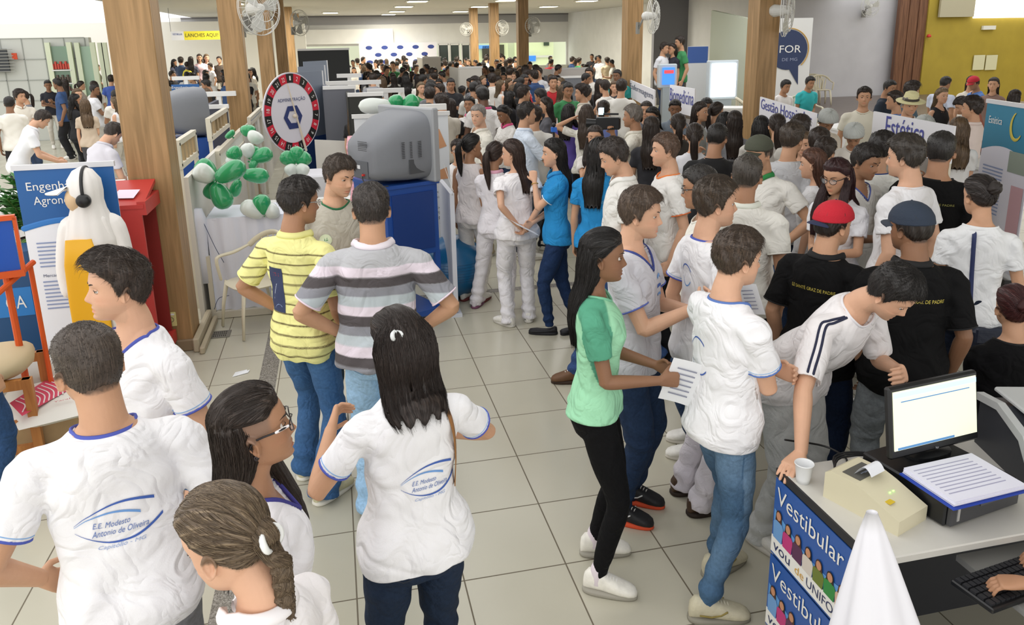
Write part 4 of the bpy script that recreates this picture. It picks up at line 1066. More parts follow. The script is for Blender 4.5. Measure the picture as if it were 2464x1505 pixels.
# right hand side: stage, grey wall, plank column, mustard wall
YS = 22.6
r = rect(1885, -5, 2170, 226, YS); mb = MB(); mb.box(((r[0]+r[1])/2, YS+.1, 2.6), (r[1]-r[0]+.4, .2, 5.2)); struct('wall_stage', mb, GREYW)
r = rect(2165, -5, 2240, 240, YS-.3); mb = MB(); n = 9
for i in range(n): mb.box((r[0]+(i+.5)*(r[1]-r[0])/n, YS-.3+.02*(i % 2), 2.6), ((r[1]-r[0])/n-.012, .14, 5.2))
struct('wall_planks', mb, WOODP)
r = rect(2238, -5, 2700, 240, YS-.4); mb = MB(); mb.box(((r[0]+r[1])/2, YS-.3, 2.6), (r[1]-r[0], .2, 5.2)); struct('wall_mustard', mb, mat('mustard_paint', '#ab9638', rough=.8, noise=.07, nscale=2))
r = rect(2355, -30, 2600, 40, YS-.6); slab('window_4', r, YS-.55, .04, mat('bright_window', (1, 1, 1), emit=2.2))
r = rect(2272, -30, 2352, 40, YS-.6); slab('trim_4', r, YS-.55, .08, mat('pale_board', '#b9b39a'))
for i, (u0, u1) in enumerate(((2347, 2369), (2377, 2399))):
    r = rect(u0, 133, u1, 168, YS-.5); slab('notice_sheet', r, YS-.46, .02, mat('paper_cream', '#d9d6b4'), None, 'cream notice sheet on the mustard wall, %s of two' % ('left' if i == 0 else 'right'), 'notice')
r = rect(2367, 62, 2396, 71, YS-.5); slab('emergency_light', r, YS-.5, .08, mat('lamp_white', '#e8e8e0'), None, 'small white emergency lamp high on the mustard wall', 'lamp')
p = aty(2235, 90, YS-.5); mb = MB(); mb.lathe([(.02, 0), (.07, .01), (.07, .03), (.05, .08), (.02, .10)], p, 14); tag(mb.obj('alarm_bell', mat('alarm_red', '#c8342c'), smooth=True), 'small red alarm bell at the edge of the plank column', 'alarm')
# stage platform
a = at(1885, 272, .0); mb = MB(); mb.box((14.6, 18.9, .22), (9.6, 7.3, .44)); struct('floor_stage', mb, mat('stage_floor', '#6e625b', rough=.35, noise=.1, nscale=3))
r = rect(1600, 40, 1712, 200, 27); slab('wall_dark', (r[0]-.4, r[1]+3.5, 0, 4.6), 27, .2, DGREY)
r = rect(1710, 24, 1815, 215, 20.6)
mb = MB(); pa = aty(1713, 27, 20.9); pb = aty(1812, 55, 18.2); mb.box(((pa[0]+pb[0])/2, 19.6, (2.0)), (.15, 3.0, 4.0), rot=0)
va = aty(1712, 25, 20.2); vb = aty(1816, 48, 18.0)
mb = MB(); d_ = nrm((vb-va)*V3(1, 1, 0)); nn_ = V3(d_[1], -d_[0], 0)*.12
mb.prism([(va[0], va[1], .4), (vb[0], vb[1], .4), (vb[0], vb[1], vb[2]), (va[0], va[1], va[2])], -nn_, .12); struct('wall_pale_panel', mb, mat('pale_green_white', '#e3ead6', rough=.7))
r = rect(1816, 45, 1936, 225, 17.0)
o = empty('backdrop_panel', (r[0], 17.0, .0), 0, 'tall white panel with a navy speech bubble reading FOR, standing on the stage behind the pillar', 'panel')
w_ = r[1]-r[0]; mb = MB(); mb.box((w_/2, 0, (r[3]+.44)/2), (w_, .25, r[3]-.44)); mb.obj('board', mat('board_white', '#dfe0df'), o)
mb = MB(); c = V3(w_*.58, -.14, r[3]-.72); pts = [c+V3(math.cos(a)*.50, 0, math.sin(a)*.46) for a in np.linspace(-.95, 2*np.pi-1.45, 30)]; pts.append(c+V3(.32, 0, -.82)); mb.add(pts, [tuple(range(len(pts)))[::-1]]); mb.obj('speech_bubble', mat('bubble_navy', '#2c3a5e'), o)
mb = MB(); mb.tube([c+V3(math.cos(a)*.53, -.004, math.sin(a)*.49) for a in np.linspace(-.8, 1.6, 18)], .012, n=6); mb.obj('gold_rim', mat('gold_line', '#c79a45'), o)
mb = MB(); place(mb, fit_text('FOR', .56, .17), c+V3(.05, 0, .02), X0, Z0, V3(0, -1, 0), .006); mb.obj('lettering', mat('letter_white', '#e9e9e6'), o)
mb = MB(); place(mb, fit_text('DE MG', .40, .07), c+V3(.05, 0, -.22), X0, Z0, V3(0, -1, 0), .006); mb.obj('small_lettering', mat('letter_grey', '#9aa3bd'), o)
# lit screens
def screen(name, u0, v0, u1, v1, y, col, em, label, cat, leg=True, extra=None):
    r = rect(u0, v0, u1, v1, y); o = empty(name, ((r[0]+r[1])/2, y, 0), 0, label, cat); w_, h_ = r[1]-r[0], r[3]-r[2]; zc = (r[2]+r[3])/2
    mb = MB(); mb.box((0, .08, zc), (w_+.14, .12, h_+.14), bev=.02); mb.obj('housing', mat('housing_white', '#c9d3da'), o)
    mb = MB(); mb.box((0, 0, zc), (w_, .03, h_)); mb.obj('lit_screen', mat('screen_'+name, col, emit=em), o)
    if leg: mb = MB(); mb.box((0, .08, (zc-h_/2)/2), (w_*.8, .1, zc-h_/2)); mb.obj('stand', mat('housing_grey', '#aab4bb'), o)
    return o, w_, h_, zc
screen('light_box', 1714, 154, 1768, 232, 15.5, '#f4fbff', 1.6, 'tall white glowing light box standing before the stage', 'light box')
o, w_, h_, zc = screen('display_screen', 1595, 163, 1622, 203, 15.0, '#3f7fe0', .9, 'upright display with a blue picture and a red band, beside the pillar', 'screen')
mb = MB(); mb.box((0, -.02, zc+h_*.25), (w_*.8, .01, h_*.2)); mb.obj('red_band', mat('screen_red', '#d84a50', emit=.7), o)
# roll-up banner on the right behind (blue and white)
def fan(p, yaw, label, s=1.):
    o = empty('wall_fan', p, yaw, label, 'fan'); dk = mat('fan_white', '#d9d9d4', rough=.4)
    mb = MB()
    for rr, y_ in ((.30*s, 0.), (.24*s, -.05*s), (.15*s, -.075*s), (.30*s, .03)):
        mb.tube([(math.cos(a)*rr, y_, math.sin(a)*rr) for a in np.linspace(0, 2*np.pi, 33)], .006, n=5, round_ends=False)
    for k in range(24):
        a = k/24*2*np.pi; mb.tube([(math.cos(a)*.05*s, -.085*s, math.sin(a)*.05*s), (math.cos(a)*.2*s, -.07*s, math.sin(a)*.2*s), (math.cos(a)*.30*s, 0, math.sin(a)*.30*s)], .003, n=4, round_ends=False)
    mb.obj('guard', dk, o)
    for k in range(3):
        a = k/3*2*np.pi+.3; mb = MB(); c_, s_ = math.cos(a), math.sin(a); pr = np.array([(.04, -.03), (.24, -.10), (.27, .02), (.22, .09), (.04, .03)])*s
        pts = [(c_*x-s_*z, -.01-z*.2, s_*x+c_*z) for x, z in pr]; mb.prism(pts, (0, 1, 0), .006); mb.obj('blade', mat('fan_blade', '#c8c8c2', rough=.4), o)
    mb = MB(); mb.tube([(0, -.03, 0), (0, .14*s, 0)], [.05*s, .075*s], n=16); mb.obj('motor', dk, o)
    mb = MB(); mb.tube([(0, .1, 0), (0, .2, -.05), (0, .28, -.22)], .02, n=8); mb.box((0, .30, -.22), (.14, .04, .22)); mb.obj('bracket', mat('fan_bracket', '#8d8c86'), o)
    return o
for (u, v, y, yaw, lb, s) in ((1892, 25, 10.3, .9, 'white oscillating fan on the near right pillar, partly cut off', 1.2), (1572, 38, 14.4, .9, 'white oscillating fan on the pillar behind the cameraman', 1.1), (2095, 15, 22.2, 0, 'white caged fan high on the grey stage wall', 1.1), (1283, 62, 24.6, .2, 'small white fan on the third pillar of the far row', .9), (1209, 67, 29.2, .3, 'small white fan on the fourth pillar of the far row', .9), (1122, 70, 33.5, -.4, 'small white fan on the farthest pillar of the row', .9),
        (625, 20, 12.6, .8, 'large white fan on the second left pillar', 1.3), (722, 55, 24.0, .8, 'white fan on the fourth left pillar', 1.2), (604, 52, 18.5, .8, 'white fan between the second and third left pillars', .9)):
    p = aty(u, v, y); fan(p, yaw, lb, s)
# ceiling lamps
k = 0
for (u, v) in ((1004, 2), (972, 15), (955, 27), (935, 34), (1108, 27), (1155, 15), (1218, 0), (1320, 15), (1412, 1), (1392, 25), (795, 30), (560, 8), (620, 12)):
    p = at(u, v, HC_-.01)
    if not (18 < p[1] < 41) or p[0] > 11: continue
    o = empty('ceiling_light', (p[0], p[1], HC_), 0, 'recessed rectangular ceiling lamp over the crowded far hall', 'ceiling light', 'recessed lamps of the far ceiling')
    ld_ = bpy.data.lights.new('lamp_light', 'AREA'); ld_.size = .6; ld_.energy = 95; ld_.color = (1, .95, .84); lo_ = bpy.data.objects.new('lamp_light', ld_); COL.objects.link(lo_); lo_.parent = o; lo_.location = (0, 0, -.08)
    mb = MB(); mb.box((0, 0, -.02), (.75, .75, .03)); mb.obj('lamp_frame', mat('lamp_frame', '#d8d8d0'), o); mb = MB(); mb.box((0, 0, -.04), (.62, .62, .015)); mb.obj('diffuser', mat('lamp_diffuser', '#fff4c8', emit=6.), o)
# left side: terrace, shop wall, bright outside
mb = MB(); mb.box((-12, 23.6, 1.35), (11.4, .25, 2.7)); struct('wall_left_shop', mb, mat('tile_wall', '#c9ccc6', rough=.5))
def gridlines(name, x0, x1, z0, z1, y, nx, nz, m):
    mb = MB()
    for i in range(nx+1): mb.box((x0+(x1-x0)*i/nx, y, (z0+z1)/2), (.02, .01, z1-z0))
    for i in range(nz+1): mb.box(((x0+x1)/2, y, z0+(z1-z0)*i/nz), (x1-x0, .01, .02))
    return struct(name, mb, m)
gridlines('wall_left_joints', -17.6, -6.4, 0, 2.7, 23.46, 22, 5, mat('joint_grey', '#a5a9a4'))
for i, (u0, u1, c) in enumerate(((113, 178, '#7f9a86'), (184, 234, '#9fbba6'), (240, 262, '#6b7d78'))):
    r = rect(u0, 112, u1, 196, 23.3); o = empty('window_%d' % (5+i), ((r[0]+r[1])/2, 23.4, 0)); o['kind'] = 'structure'; w_ = r[1]-r[0]
    mb = MB(); mb.box((0, 0, (r[3]+.8)/2), (w_, .05, r[3]-.8)); mb.obj('pane', mat('shop_glass_%d' % i, c, rough=.3), o)
    mb = MB(); mb.box((-w_/2, -.04, r[3]/2+.2), (.12, .1, r[3]-.2)); mb.box((w_/2, -.04, r[3]/2+.2), (.12, .1, r[3]-.2)); mb.obj('frame', mat('shop_frame', '#dfe8cc'), o)
    if i == 0:
        for k_, (z_, cc) in enumerate(((1.9, '#c84a3c'), (1.55, '#5c5148'), (1.25, '#6a4c42'))):
            mb = MB()
            for j in range(7): mb.box((-w_*.38+j*w_*.12, -.05, z_+.06+.03*(j % 2)), (w_*.09, .06, .14+.06*(j % 2)))
            mb.obj('goods', mat('goods_%d' % k_, cc), o); mb = MB(); mb.box((0, -.05, z_-.04), (w_*.9, .1, .03)); mb.obj('shelf', WHITE, o)
r = rect(0, 118, 22, 174, 23.2); r = (r[0]-.6, r[1], r[2], r[3]); o = empty('menu_board', ((r[0]+r[1])/2, 23.3, (r[2]+r[3])/2), 0, 'dark framed menu board on the tiled wall at the left edge', 'board')
mb = MB(); mb.box((0, 0, 0), (r[1]-r[0], .05, r[3]-r[2])); mb.obj('board_face', mat('board_dark', '#3b3f42'), o)
mb = MB()
for i in range(8): mb.box((.25, -.03, .28-.08*i), (.5, .01, .018))
mb.obj('writing_lines', mat('chalk', '#9a9a94'), o)
r = rect(27, 128, 42, 143, 23.3); o = slab('extinguisher_sign', r, 23.3, .03, mat('sign_red', '#cf4a26'), None, 'small orange red safety sign on the tiled wall', 'sign')
# bright yard wall left behind, with the snack banner
mb = MB(); mb.box((-13, 36, 1.7), (24, .2, 3.4)); struct('wall_left_far', mb, mat('sunlit_wall', '#f4f3ee', rough=.8))
r = rect(411, 76, 530, 95, 30)
o = empty('snack_banner', (r[0], 30, r[2]), 0, 'white and yellow banner reading LANCHES AQUI! hanging between the left pillars', 'banner'); w_, h_ = r[1]-r[0], r[3]-r[2]
mb = MB(); mb.box((w_*.13, 0, h_/2), (w_*.26, .03, h_)); mb.obj('white_cloth', mat('banner_white', '#eceef4'), o)
mb = MB(); mb.box((w_*.63, 0, h_/2), (w_*.74, .03, h_)); mb.obj('yellow_cloth', mat('banner_yellow', '#f2e33c'), o)
mb = MB(); place(mb, fit_text('LANCHES AQUI!', w_*.68, h_*.5), V3(w_*.63, 0, h_*.5), X0, Z0, V3(0, -1, 0), .02); mb.obj('lettering', mat('letter_dark', '#4c4a2c'), o)
mb = MB(); place(mb, fit_text('VESTIBULAR', w_*.2, h_*.22), V3(w_*.13, 0, h_*.68), X0, Z0, V3(0, -1, 0), .02); mb.obj('small_lettering', mat('letter_blue', '#3f57a8'), o)
for x_ in (0, w_): mb = MB(); mb.tube([(x_, 0, h_), (x_, 0, HC_-r[2]-.05)], .01, n=5); mb.obj('cord', mat('cord', '#999999'), o)
# dark side walls of the hall (right back corner) and outer right wall
mb = MB(); mb.box((25.2, 12, 2.6), (.2, 21, 5.2)); struct('wall_right', mb, mat('mustard_paint', '#a8922c', rough=.8, noise=.07, nscale=2))
mb = MB(); mb.box((12.8, 32, 2.0), (.2, 20, 4)); struct('wall_right_far', mb, WHITE)
# near left: gallery end of the tiled wall behind the plants
# ================================================================== WHO STANDS WHERE
def az(p): return math.degrees(math.atan2(p[0], p[1]))
def who(u, v, H, phi, q=1, back=0., z0=0., seat=False, **k):
    "stand a person so the crown shows at (u, v); phi: 0 back to the gallery, 90 facing right, 180 facing the gallery, 270 left"
    hz = z0+(H-.43*H/1.75 if seat else H)
    p = at(u, v, hz+.012); yaw = az(p)+phi
    p = p-back*V3(math.sin(math.radians(yaw)), math.cos(math.radians(yaw)), 0)
    return person('person', (p[0], p[1]), yaw, H, q, z0=z0, seat=seat, **k)
def toworld(P, p):
    r = P['root']; return V3(*r.location)+Rz(r.rotation_euler[2])@np.asarray(p, float)
def arc2(x0, z0, x1, z1, bulge, w0, w1, n=18):
    t = np.linspace(0, 1, n); x = x0+(x1-x0)*t; z = z0+(z1-z0)*t+bulge*4*t*(1-t); w_ = w0+(w1-w0)*t
    v = [(a, b+c/2, 0) for a, b, c in zip(x, z, w_)]+[(a, b-c/2, 0) for a, b, c in zip(x, z, w_)]
    return np.array(v), [(i, i+1, n+i+1, n+i) for i in range(n-1)]
LB, DB = '#6f9fdc', '#3f62b4'
def shift(vf, dx, dz): v = vf[0].copy(); v[:, 0] += dx; v[:, 1] += dz; return v, vf[1]
def uniform_back(cx=0., cz=.30, k=1.):
    return [(arc2(-.10*k, 0, .085*k, .035*k, .030*k, .001, .010), DB, cx, cz+.005, -1), (arc2(-.10*k, 0, .05*k, .012*k, .024*k, .001, .009), LB, cx, cz, -1),
            (arc2(-.10*k, -.01*k, .10*k, -.01*k, -.042*k, .001, .010), DB, cx, cz-.005, -1),
            (fit_text('E.E. Modesto', .085*k, .016*k, shear=.4), '#6a82bd', cx-.02, cz-.002, -1), (fit_text('Antonio de Oliveira', .13*k, .017*k, shear=.4), '#6a82bd', cx, cz-.025*k, -1),
            (fit_text('Capitólio - MG', .11*k, .013*k, shear=.3), '#9db1dc', cx, cz-.066*k, -1)]
def uniform_front(cx=.0, cz=.33, badge=True):
    L = [(arc2(.015, .030, .115, .0, .018, .016, .012), LB, cx, cz+.03, 1), (arc2(.0, .02, .135, -.04, .022, .018, .004), DB, cx, cz, 1), (arc2(.01, -.005, .10, -.05, .02, .014, .006), LB, cx, cz-.02, 1)]
    if badge:
        t = np.linspace(0, 2*np.pi, 25)[:-1]
        L += [((np.array([(math.cos(a)*.030, math.sin(a)*.030, 0) for a in t]), [tuple(range(24))]), '#2f66c4', cx-.075, cz+.035, 1), (shift(fit_text('MM', .04, .026), 0, 0), '#9cc4f2', cx-.075, cz+.035, 1.0)]
    return L
def rectd(w_, h_): return np.array([(-w_/2, -h_/2, 0), (w_/2, -h_/2, 0), (w_/2, h_/2, 0), (-w_/2, h_/2, 0)]), [(0, 1, 2, 3)]
def glasses(P, col='#15110f', temple=None, r=.021, name='glasses'):
    HL_, s = P['HL'], P['s']; o = None
    mb = MB()
    for sg in (-1, 1): mb.tube([HL_((sg*.033+math.cos(a)*r*1.12, .099-.010*abs(math.cos(a))*(1 if math.cos(a)*sg > 0 else .2), -.002+math.sin(a)*r*.85)) for a in np.linspace(0, 2*np.pi, 25)], .0018*s, n=6, round_ends=False)
    mb.tube([HL_((-.010, .100, .004)), HL_((0, .104, .006)), HL_((.010, .100, .004))], .0016*s, n=5)
    o = mb.obj(name, mat('glasses_frame', col, rough=.25), P['root'], smooth=True)
    for sg in (-1, 1):
        mb = MB(); mb.tube([HL_((sg*.056, .092, .006)), HL_((sg*.076, .06, .008)), HL_((sg*.0795, .0, .004)), HL_((sg*.078, -.022, -.014))], .0028*s, n=7, sub=3); t_ = mb.obj('temple', mat('glasses_frame', col, rough=.25), o, smooth=True)
        if temple: mb = MB(); mb.tube([HL_((sg*.0610, .086, .0065)), HL_((sg*.0785, .052, .0078))], .0040*s, n=7); mb.obj('temple_inlay', mat('glasses_inlay', temple, rough=.3), t_, smooth=True)
        ln = MB(); ln.add([HL_((sg*.033+math.cos(a)*r*1.08, .0975-.008*max(0, math.cos(a)*sg), -.002+math.sin(a)*r*.81)) for a in np.linspace(0, 2*np.pi, 21)[:-1]], [tuple(range(20))]); ln.obj('lens', mat('lens_glass', '#dfe6ea', rough=.02, alpha=.25), o)
    return o
def ribbon(P, pts, w_, col, name='strap', th=.003):
    "pts: (x, z, side) on the shirt in torso coordinates"
    path = []; X = []
    for x, z, sd in pts:
        d = sd if isinstance(sd, tuple) else (0, -sd, 0)
        pp = P['on_shirt']((x, 0, z), d, .003)
        if pp is not None: path.append(pp)
    if len(path) < 2: return
    path = np.array(path); P_, _ = catmull(path, np.ones(len(path)), 5); T = nrm_rows(np.gradient(P_, axis=0)); c = P_.mean(0)
    mb = MB(); cen = np.array(P['T']([(0, 0, .3)])[0]); N = P_-np.stack([np.full(len(P_), cen[0]), np.full(len(P_), cen[1]), P_[:, 2]-.0], -1); N = nrm_rows(N-T*(N*T).sum(1, keepdims=True)); A = np.cross(T, N)
    k = len(P_); v = np.concatenate([P_-A*w_/2, P_+A*w_/2, P_+A*w_/2+N*th, P_-A*w_/2+N*th]); f = []
    for i in range(k-1):
        for a, b in ((0, 1), (1, 2), (2, 3), (3, 0)): f.append((a*k+i, b*k+i, b*k+i+1, a*k+i+1))
    mb.add(v, f); return mb.obj(name, mat('strap_cloth', col, rough=.7), P['root'], smooth=True)
def paper(c, yaw, tilt, w_, h_, label, name='paper_sheet', col='#eef0f3', fold=.15, cat='paper', marks=True, roll=0., group=None):
    o = empty(name, c, -math.radians(yaw), label, cat, group); n = 7; mb = MB(); M = Ry(math.radians(roll))@Rx(math.radians(tilt))
    v = []
    for i in range(n):
        x = (i/(n-1)-.5)*w_; y = fold*w_*math.sin(i/(n-1)*math.pi)*.3
        for z in (-h_/2, h_/2): v.append(M@V3(x, y, z))
    v = np.array(v); nn = M@V3(0, .0012, 0); al = np.concatenate([v, v+nn]); m = len(v); f = []
    for i in range(n-1): a = 2*i; f += [(a, a+2, a+3, a+1), (m+a, m+a+1, m+a+3, m+a+2), (a, m+a, m+a+2, a+2), (a+1, a+3, m+a+3, m+a+1)]
    f += [(0, 1, m+1, m), (m-2, 2*m-2, 2*m-1, m-1)]; mb.add(al, f); mb.obj('sheet', mat('paper', col, rough=.8), o)
    if marks:
        mb = MB()
        for k in range(6):
            z = h_*(.32-.12*k); a = M@V3(-w_*.3, fold*w_*.15-.004, z); b = M@V3(w_*.25, fold*w_*.18-.004, z); a2 = M@V3(-w_*.3, fold*w_*.15-.004, z-h_*.03); b2 = M@V3(w_*.25, fold*w_*.18-.004, z-h_*.03); mb.quad(a, b, b2, a2)
        mb.obj('printing', mat('print_grey', '#8f93a6'), o)
    return o
def wristband(P, k, col, r=.031, t=.9, name='bracelet', th=.003):
    A, E_, W_ = P['arm'][k]; d = nrm(W_-E_); c = E_+(W_-E_)*t; a = nrm(np.cross(d, V3(.2, .3, .9))); b = np.cross(d, a); s = P['s']
    mb = MB(); mb.tube([c+(a*math.cos(x)+b*math.sin(x))*r*s for x in np.linspace(0, 2*np.pi, 21)], th, n=6, round_ends=False); return mb.obj(name, mat('band', col, rough=.4), P['root'], smooth=True)
def clip(P, p, col='#e9eae6', sz=.02, tilt=0.):
    c = P['HL'](p); mb = MB(); RH_ = P['RH']
    for sg in (-1, 1):
        mb.tube([c+RH_@V3(sg*sz*.15, -.004, sz*.9), c+RH_@V3(sg*sz*.9, -.012, sz*.4), c+RH_@V3(sg*sz*.9, -.012, -sz*.4), c+RH_@V3(sg*sz*.15, -.004, -sz*.9)], [.004, .007, .007, .004], n=8, sub=3)
    mb.tube([c+RH_@V3(0, -.006, sz*.8), c+RH_@V3(0, -.008, -sz*.8)], .005, n=8); return mb.obj('hair_clip', mat('clip_plastic', col, rough=.3), P['root'], smooth=True)
WT = dict(col='#f3f3f6', trim='#4f5cb4', trim2='#8fb4e0')
JB, JD, JL = dict(col='#3f6490', fade=.35, fcol='#6f97c0'), dict(col='#23344f', fade=.15, fcol='#3d5578'), dict(col='#9cc2e4', fade=.3, fcol='#b8d6ee')
# --- the front rows
P1 = who(213, 785, 1.71, 2, 0, shirt=dict(WT, neck='crew', decals=uniform_back(.0, .285, 1.12)), pants=dict(col='#77787c', fade=.4, fcol='#9a9ba0'), hair={'style': 'crop', 'vol': 1.5}, hcol=(.055, .04, .03), skin='light', bulk=1.06, head=(-22, 6, 0), arms=(((.05, .14, -.42), (.8, -.7, -.2), .4), ((.0, .17, -.42), (.8, -.7, -.2), .4)), feet=True,
         label='boy seen from behind, close-cropped brown hair, white T-shirt with large blue eye-shaped back logo')
P2 = who(285, 606, 1.75, 238, 0, shirt=dict(WT, neck='v', decals=uniform_front(.03, .26)), pants=dict(col='#606064', cut='slim'), hair={'style': 'quiff', 'vol': 1.25}, hcol=(.035, .024, .018), skin='fair', head=(26, -2, 0), arms=('down', 'down'),
         label='boy with swept up dark hair looking left, white V-neck T-shirt with a round blue badge')
P3 = who(597, 932, 1.62, 84, 0, fem=True, shirt=dict(col='#f1f0f5', trim='#3f4fae', ctrim='#3c3a86', neck='v', decals=[(arc2(0, .07, .02, -.10, -.0, .012, .003), '#5d84c0', -.10, .33, 1)]), pants=dict(JD, cut='slim'), hair={'style': 'undercut', 'len': .40, 'front': -1}, hcol='dark', skin='tan', head=(4, -8, 0), arms=('down', 'down'),
         label='girl with black glasses and one shaved temple, long dark hair, looking right')
glasses(P3, '#1b1416', '#f2eef0')
mb = MB(); mb.ball(P3['HL']((.079, -.012, -.046)), (.004, .0075, .0075), 14, 8); mb.obj('ear_plug', mat('ear_plug', '#1c1012', rough=.2), P3['root'], smooth=True)
P4 = who(580, 1168, 1.6, 316, 0, fem=True, shirt=dict(col='#f4f1f3', ctrim='#f4f1f3', neck='shirt', loose=.014), pants=dict(JD, cut='slim'), hair={'style': 'braid', 'sx': .0, 'hi': (.36, .27, .17)}, hcol=(.13, .09, .055), skin='fair', head=(-8, 20, 0), arms=('down', 'down'),
         label='woman with a light brown braid held by a white hair claw, nearest the camera')
clip(P4, (.0, -.104, -.018), '#eef0ee', .028)
P5 = who(967, 745, 1.645, -18, 0, fem=True, shirt=dict(WT, neck='crew', decals=uniform_back(.03, .26, 1.), loose=.012), pants=dict(col='#1f2c40', cut='boot', fade=.15, fcol='#37496a'), hair={'style': 'half', 'len': .225, 'wide': 1.2}, hcol=(.022, .014, .011), skin='light', head=(-8, 10, 0), bulk=1.1,
         arms=(((.05, .24, -.10), (.75, -.2, -1), .7), ((-.02, .25, -.20), (1, -.25, -.35), .7)), label='woman seen from behind with long straight dark hair, white logo T-shirt and brown shoulder strap')
clip(P5, (-.045, -.085, .052), '#dfe3e3', .016)
ribbon(P5, [(.085, .50, (0, 0, -1)), (.10, .50, -1), (.122, .42, -1), (.135, .30, -1), (.135, .18, -1)], .022, '#9a6a38', 'bag_strap')
def stripes6():
    L = []; z = .455
    while z > -.15:
        for c, h in (('#eadfea', .048), ('#5a5557', .052), ('#94959d', .046), ('#c3cdd3', .050)): L.append((z-h, z, c)); z -= h
    return L
P6 = who(890, 445, 1.77, 6, 0, shirt=dict(col='#bdbec2', kind='polo', neck='polo', ctrim='#eee6ee', trim='#f0dbe8', stripes=stripes6(), sleeve=.78, loose=.026, hem=-.06), pants=dict(JL, cut='straight'), hair={'style': 'short', 'vol': .9}, hcol=(.04, .032, .028), skin='light', bulk=1.22, head=(-4, 4, 0), arms=('hip', 'hip'), shoes=dict(col='#3a2a22', sole='#1c1714'),
         label='broad man in a pink, grey and charcoal striped polo with hands on hips')
wristband(P6, 0, '#5a3a2a', .031, .93); 
P7 = who(700, 428, 1.77, 42, 0, shirt=dict(col='#f3f0a4', kind='polo', neck='polo', trim='#eae89a', stripes=[(z-.004, z+.004, '#57462f') for z in np.arange(-.08, .5, .054)], sleeve=.75, hem=-.12, decals=[(rectd(.10, .24), '#2f3a5e', -.065, .26, -1), (rectd(.045, .022), '#8a3146', -.062, .345, -1), (arc2(-.02, -.05, .02, .05, .02, .012, .006), '#cdd6e6', -.07, .26, -1), (arc2(-.03, -.08, .03, -.06, .02, .004, .004), '#8fa3c8', -.065, .23, -1)]),
         pants=dict(col='#3d628f', cut='boot', fade=.25, fcol='#6990bb'), hair={'style': 'short', 'vol': 1.0}, hcol=(.022, .017, .014), skin='tan', head=(26, 6, 0), arms=('hip', ((.05, .10, -.48), (.6, -1, 0), .35)), legs=dict(L=(-.14, .10, -10), R=(.12, -.06, 10)), shoes=dict(col='#d9d2ae', sole='#e9e6da'),
         label='young man in a yellow polo with thin dark stripes and blue jeans')
glasses(P7, '#9a9a98', r=.018)
mb = MB(); pp = P7['on_shirt']((-.04, 0, -.02), (0, 1, 0), .004)
tr_ = at(700, 882, .95)
P8 = who(797, 372, 1.77, 168, 0, shirt=dict(col='#bdb8ac', ctrim='#2f6f4a', trim='#4d8a66', neck='crew', decals=[((np.array([(math.cos(a)*.035, math.sin(a)*.035, 0) for a in np.linspace(0, 2*np.pi, 21)[:-1]]), [tuple(range(20))]), '#d9e4c4', .095, .33, 1), ((np.array([(-.014, -.012, 0), (-.002, -.012, 0), (-.008, .016, 0), (.002, -.012, 0), (.014, -.012, 0), (.008, .018, 0)]), [(0, 1, 2), (3, 4, 5)]), '#2f7d4a', .095, .335, 1), (fit_text('FLORESTAL', .05, .007), '#2f7d4a', .095, .288, 1)]),
         pants=dict(col='#2b3a4a', fade=.3, fcol='#56707a'), hair={'style': 'short', 'vol': 1.15}, hcol=(.05, .034, .024), skin='fair', head=(-30, 12, -4), arms=('front', 'front'), shoes=dict(col='#20201f', sole='#d8d8d0'), label='young man in a grey T-shirt with a green collar and a round tree badge')
P9 = who(1440, 550, 1.665, 92, 0, fem=True, shirt=dict(col='#a4e0b8', raglan='#5aa284', ctrim='#7fc4a0', neck='crew', sleeve=.60, hem=-.03, loose=.004, decals=[]), pants=dict(col='#0c0c0e', cut='leggings', denim=False), hair={'style': 'half', 'len': .40, 'wide': .95}, hcol='black', skin='brown', head=(-2, 2, 0),
         arms=(((-.04, .28, -.30), (.4, -.4, -1), .8), ((-.03, .29, -.27), (.35, -.5, -1), .85)), legs=dict(L=(-.15, .02, -6), R=(.13, .05, 10)), shoes=dict(col='#f1eee4', sole='#a29e92', sock='#e6dbe2', lace='#fbfaf5'), label='girl in a mint green raglan T-shirt and black trousers with long black hair')
mb = MB(); mb.ball(P9['HL']((.03, -.085, .055)), (.004, .004, .012), 8, 6); mb.obj('hair_grip', mat('silver', '#d8d8d8', rough=.2, metal=.8), P9['root'], smooth=True)
P10 = who(1530, 452, 1.741, 108, 0, shirt=dict(col='#cfcfd6', ctrim='#3c4a8e', trim='#5b6ab4', neck='v', decals=uniform_front(-.0, .33, False)), pants=dict(JD, cut='straight'), hair={'style': 'short', 'vol': 1.1}, hcol=(.075, .05, .034), skin='fair', head=(-8, 4, 0), arms=('front', 'hold'), shoes=dict(col='#17181b', sole='#e0532c', accent='#dcdcdc'), label='boy in a pale grey V-neck T-shirt holding leaflets behind the mint green girl')
P11 = who(1715, 428, 1.769, 62, 0, shirt=dict(WT, neck='crew', decals=[(arc2(-.05, 0, .04, .01, .035, .004, .009), DB, .0, .37, -1), (arc2(-.05, -.01, .04, -.02, -.035, .004, .008), LB, .0, .35, -1)]), pants=dict(col='#dcd7df', cut='straight', denim=False), hair={'style': 'short', 'vol': 1.1}, hcol=(.05, .034, .022), skin='fair', head=(12, 0, 0), arms=('down', ((.04, .07, -.49), (.5, -1, 0), .4)), shoes=dict(col='#4a3524', sole='#2a1d14'), label='tall boy in a white T-shirt and off-white trousers with brown shoes, facing right')
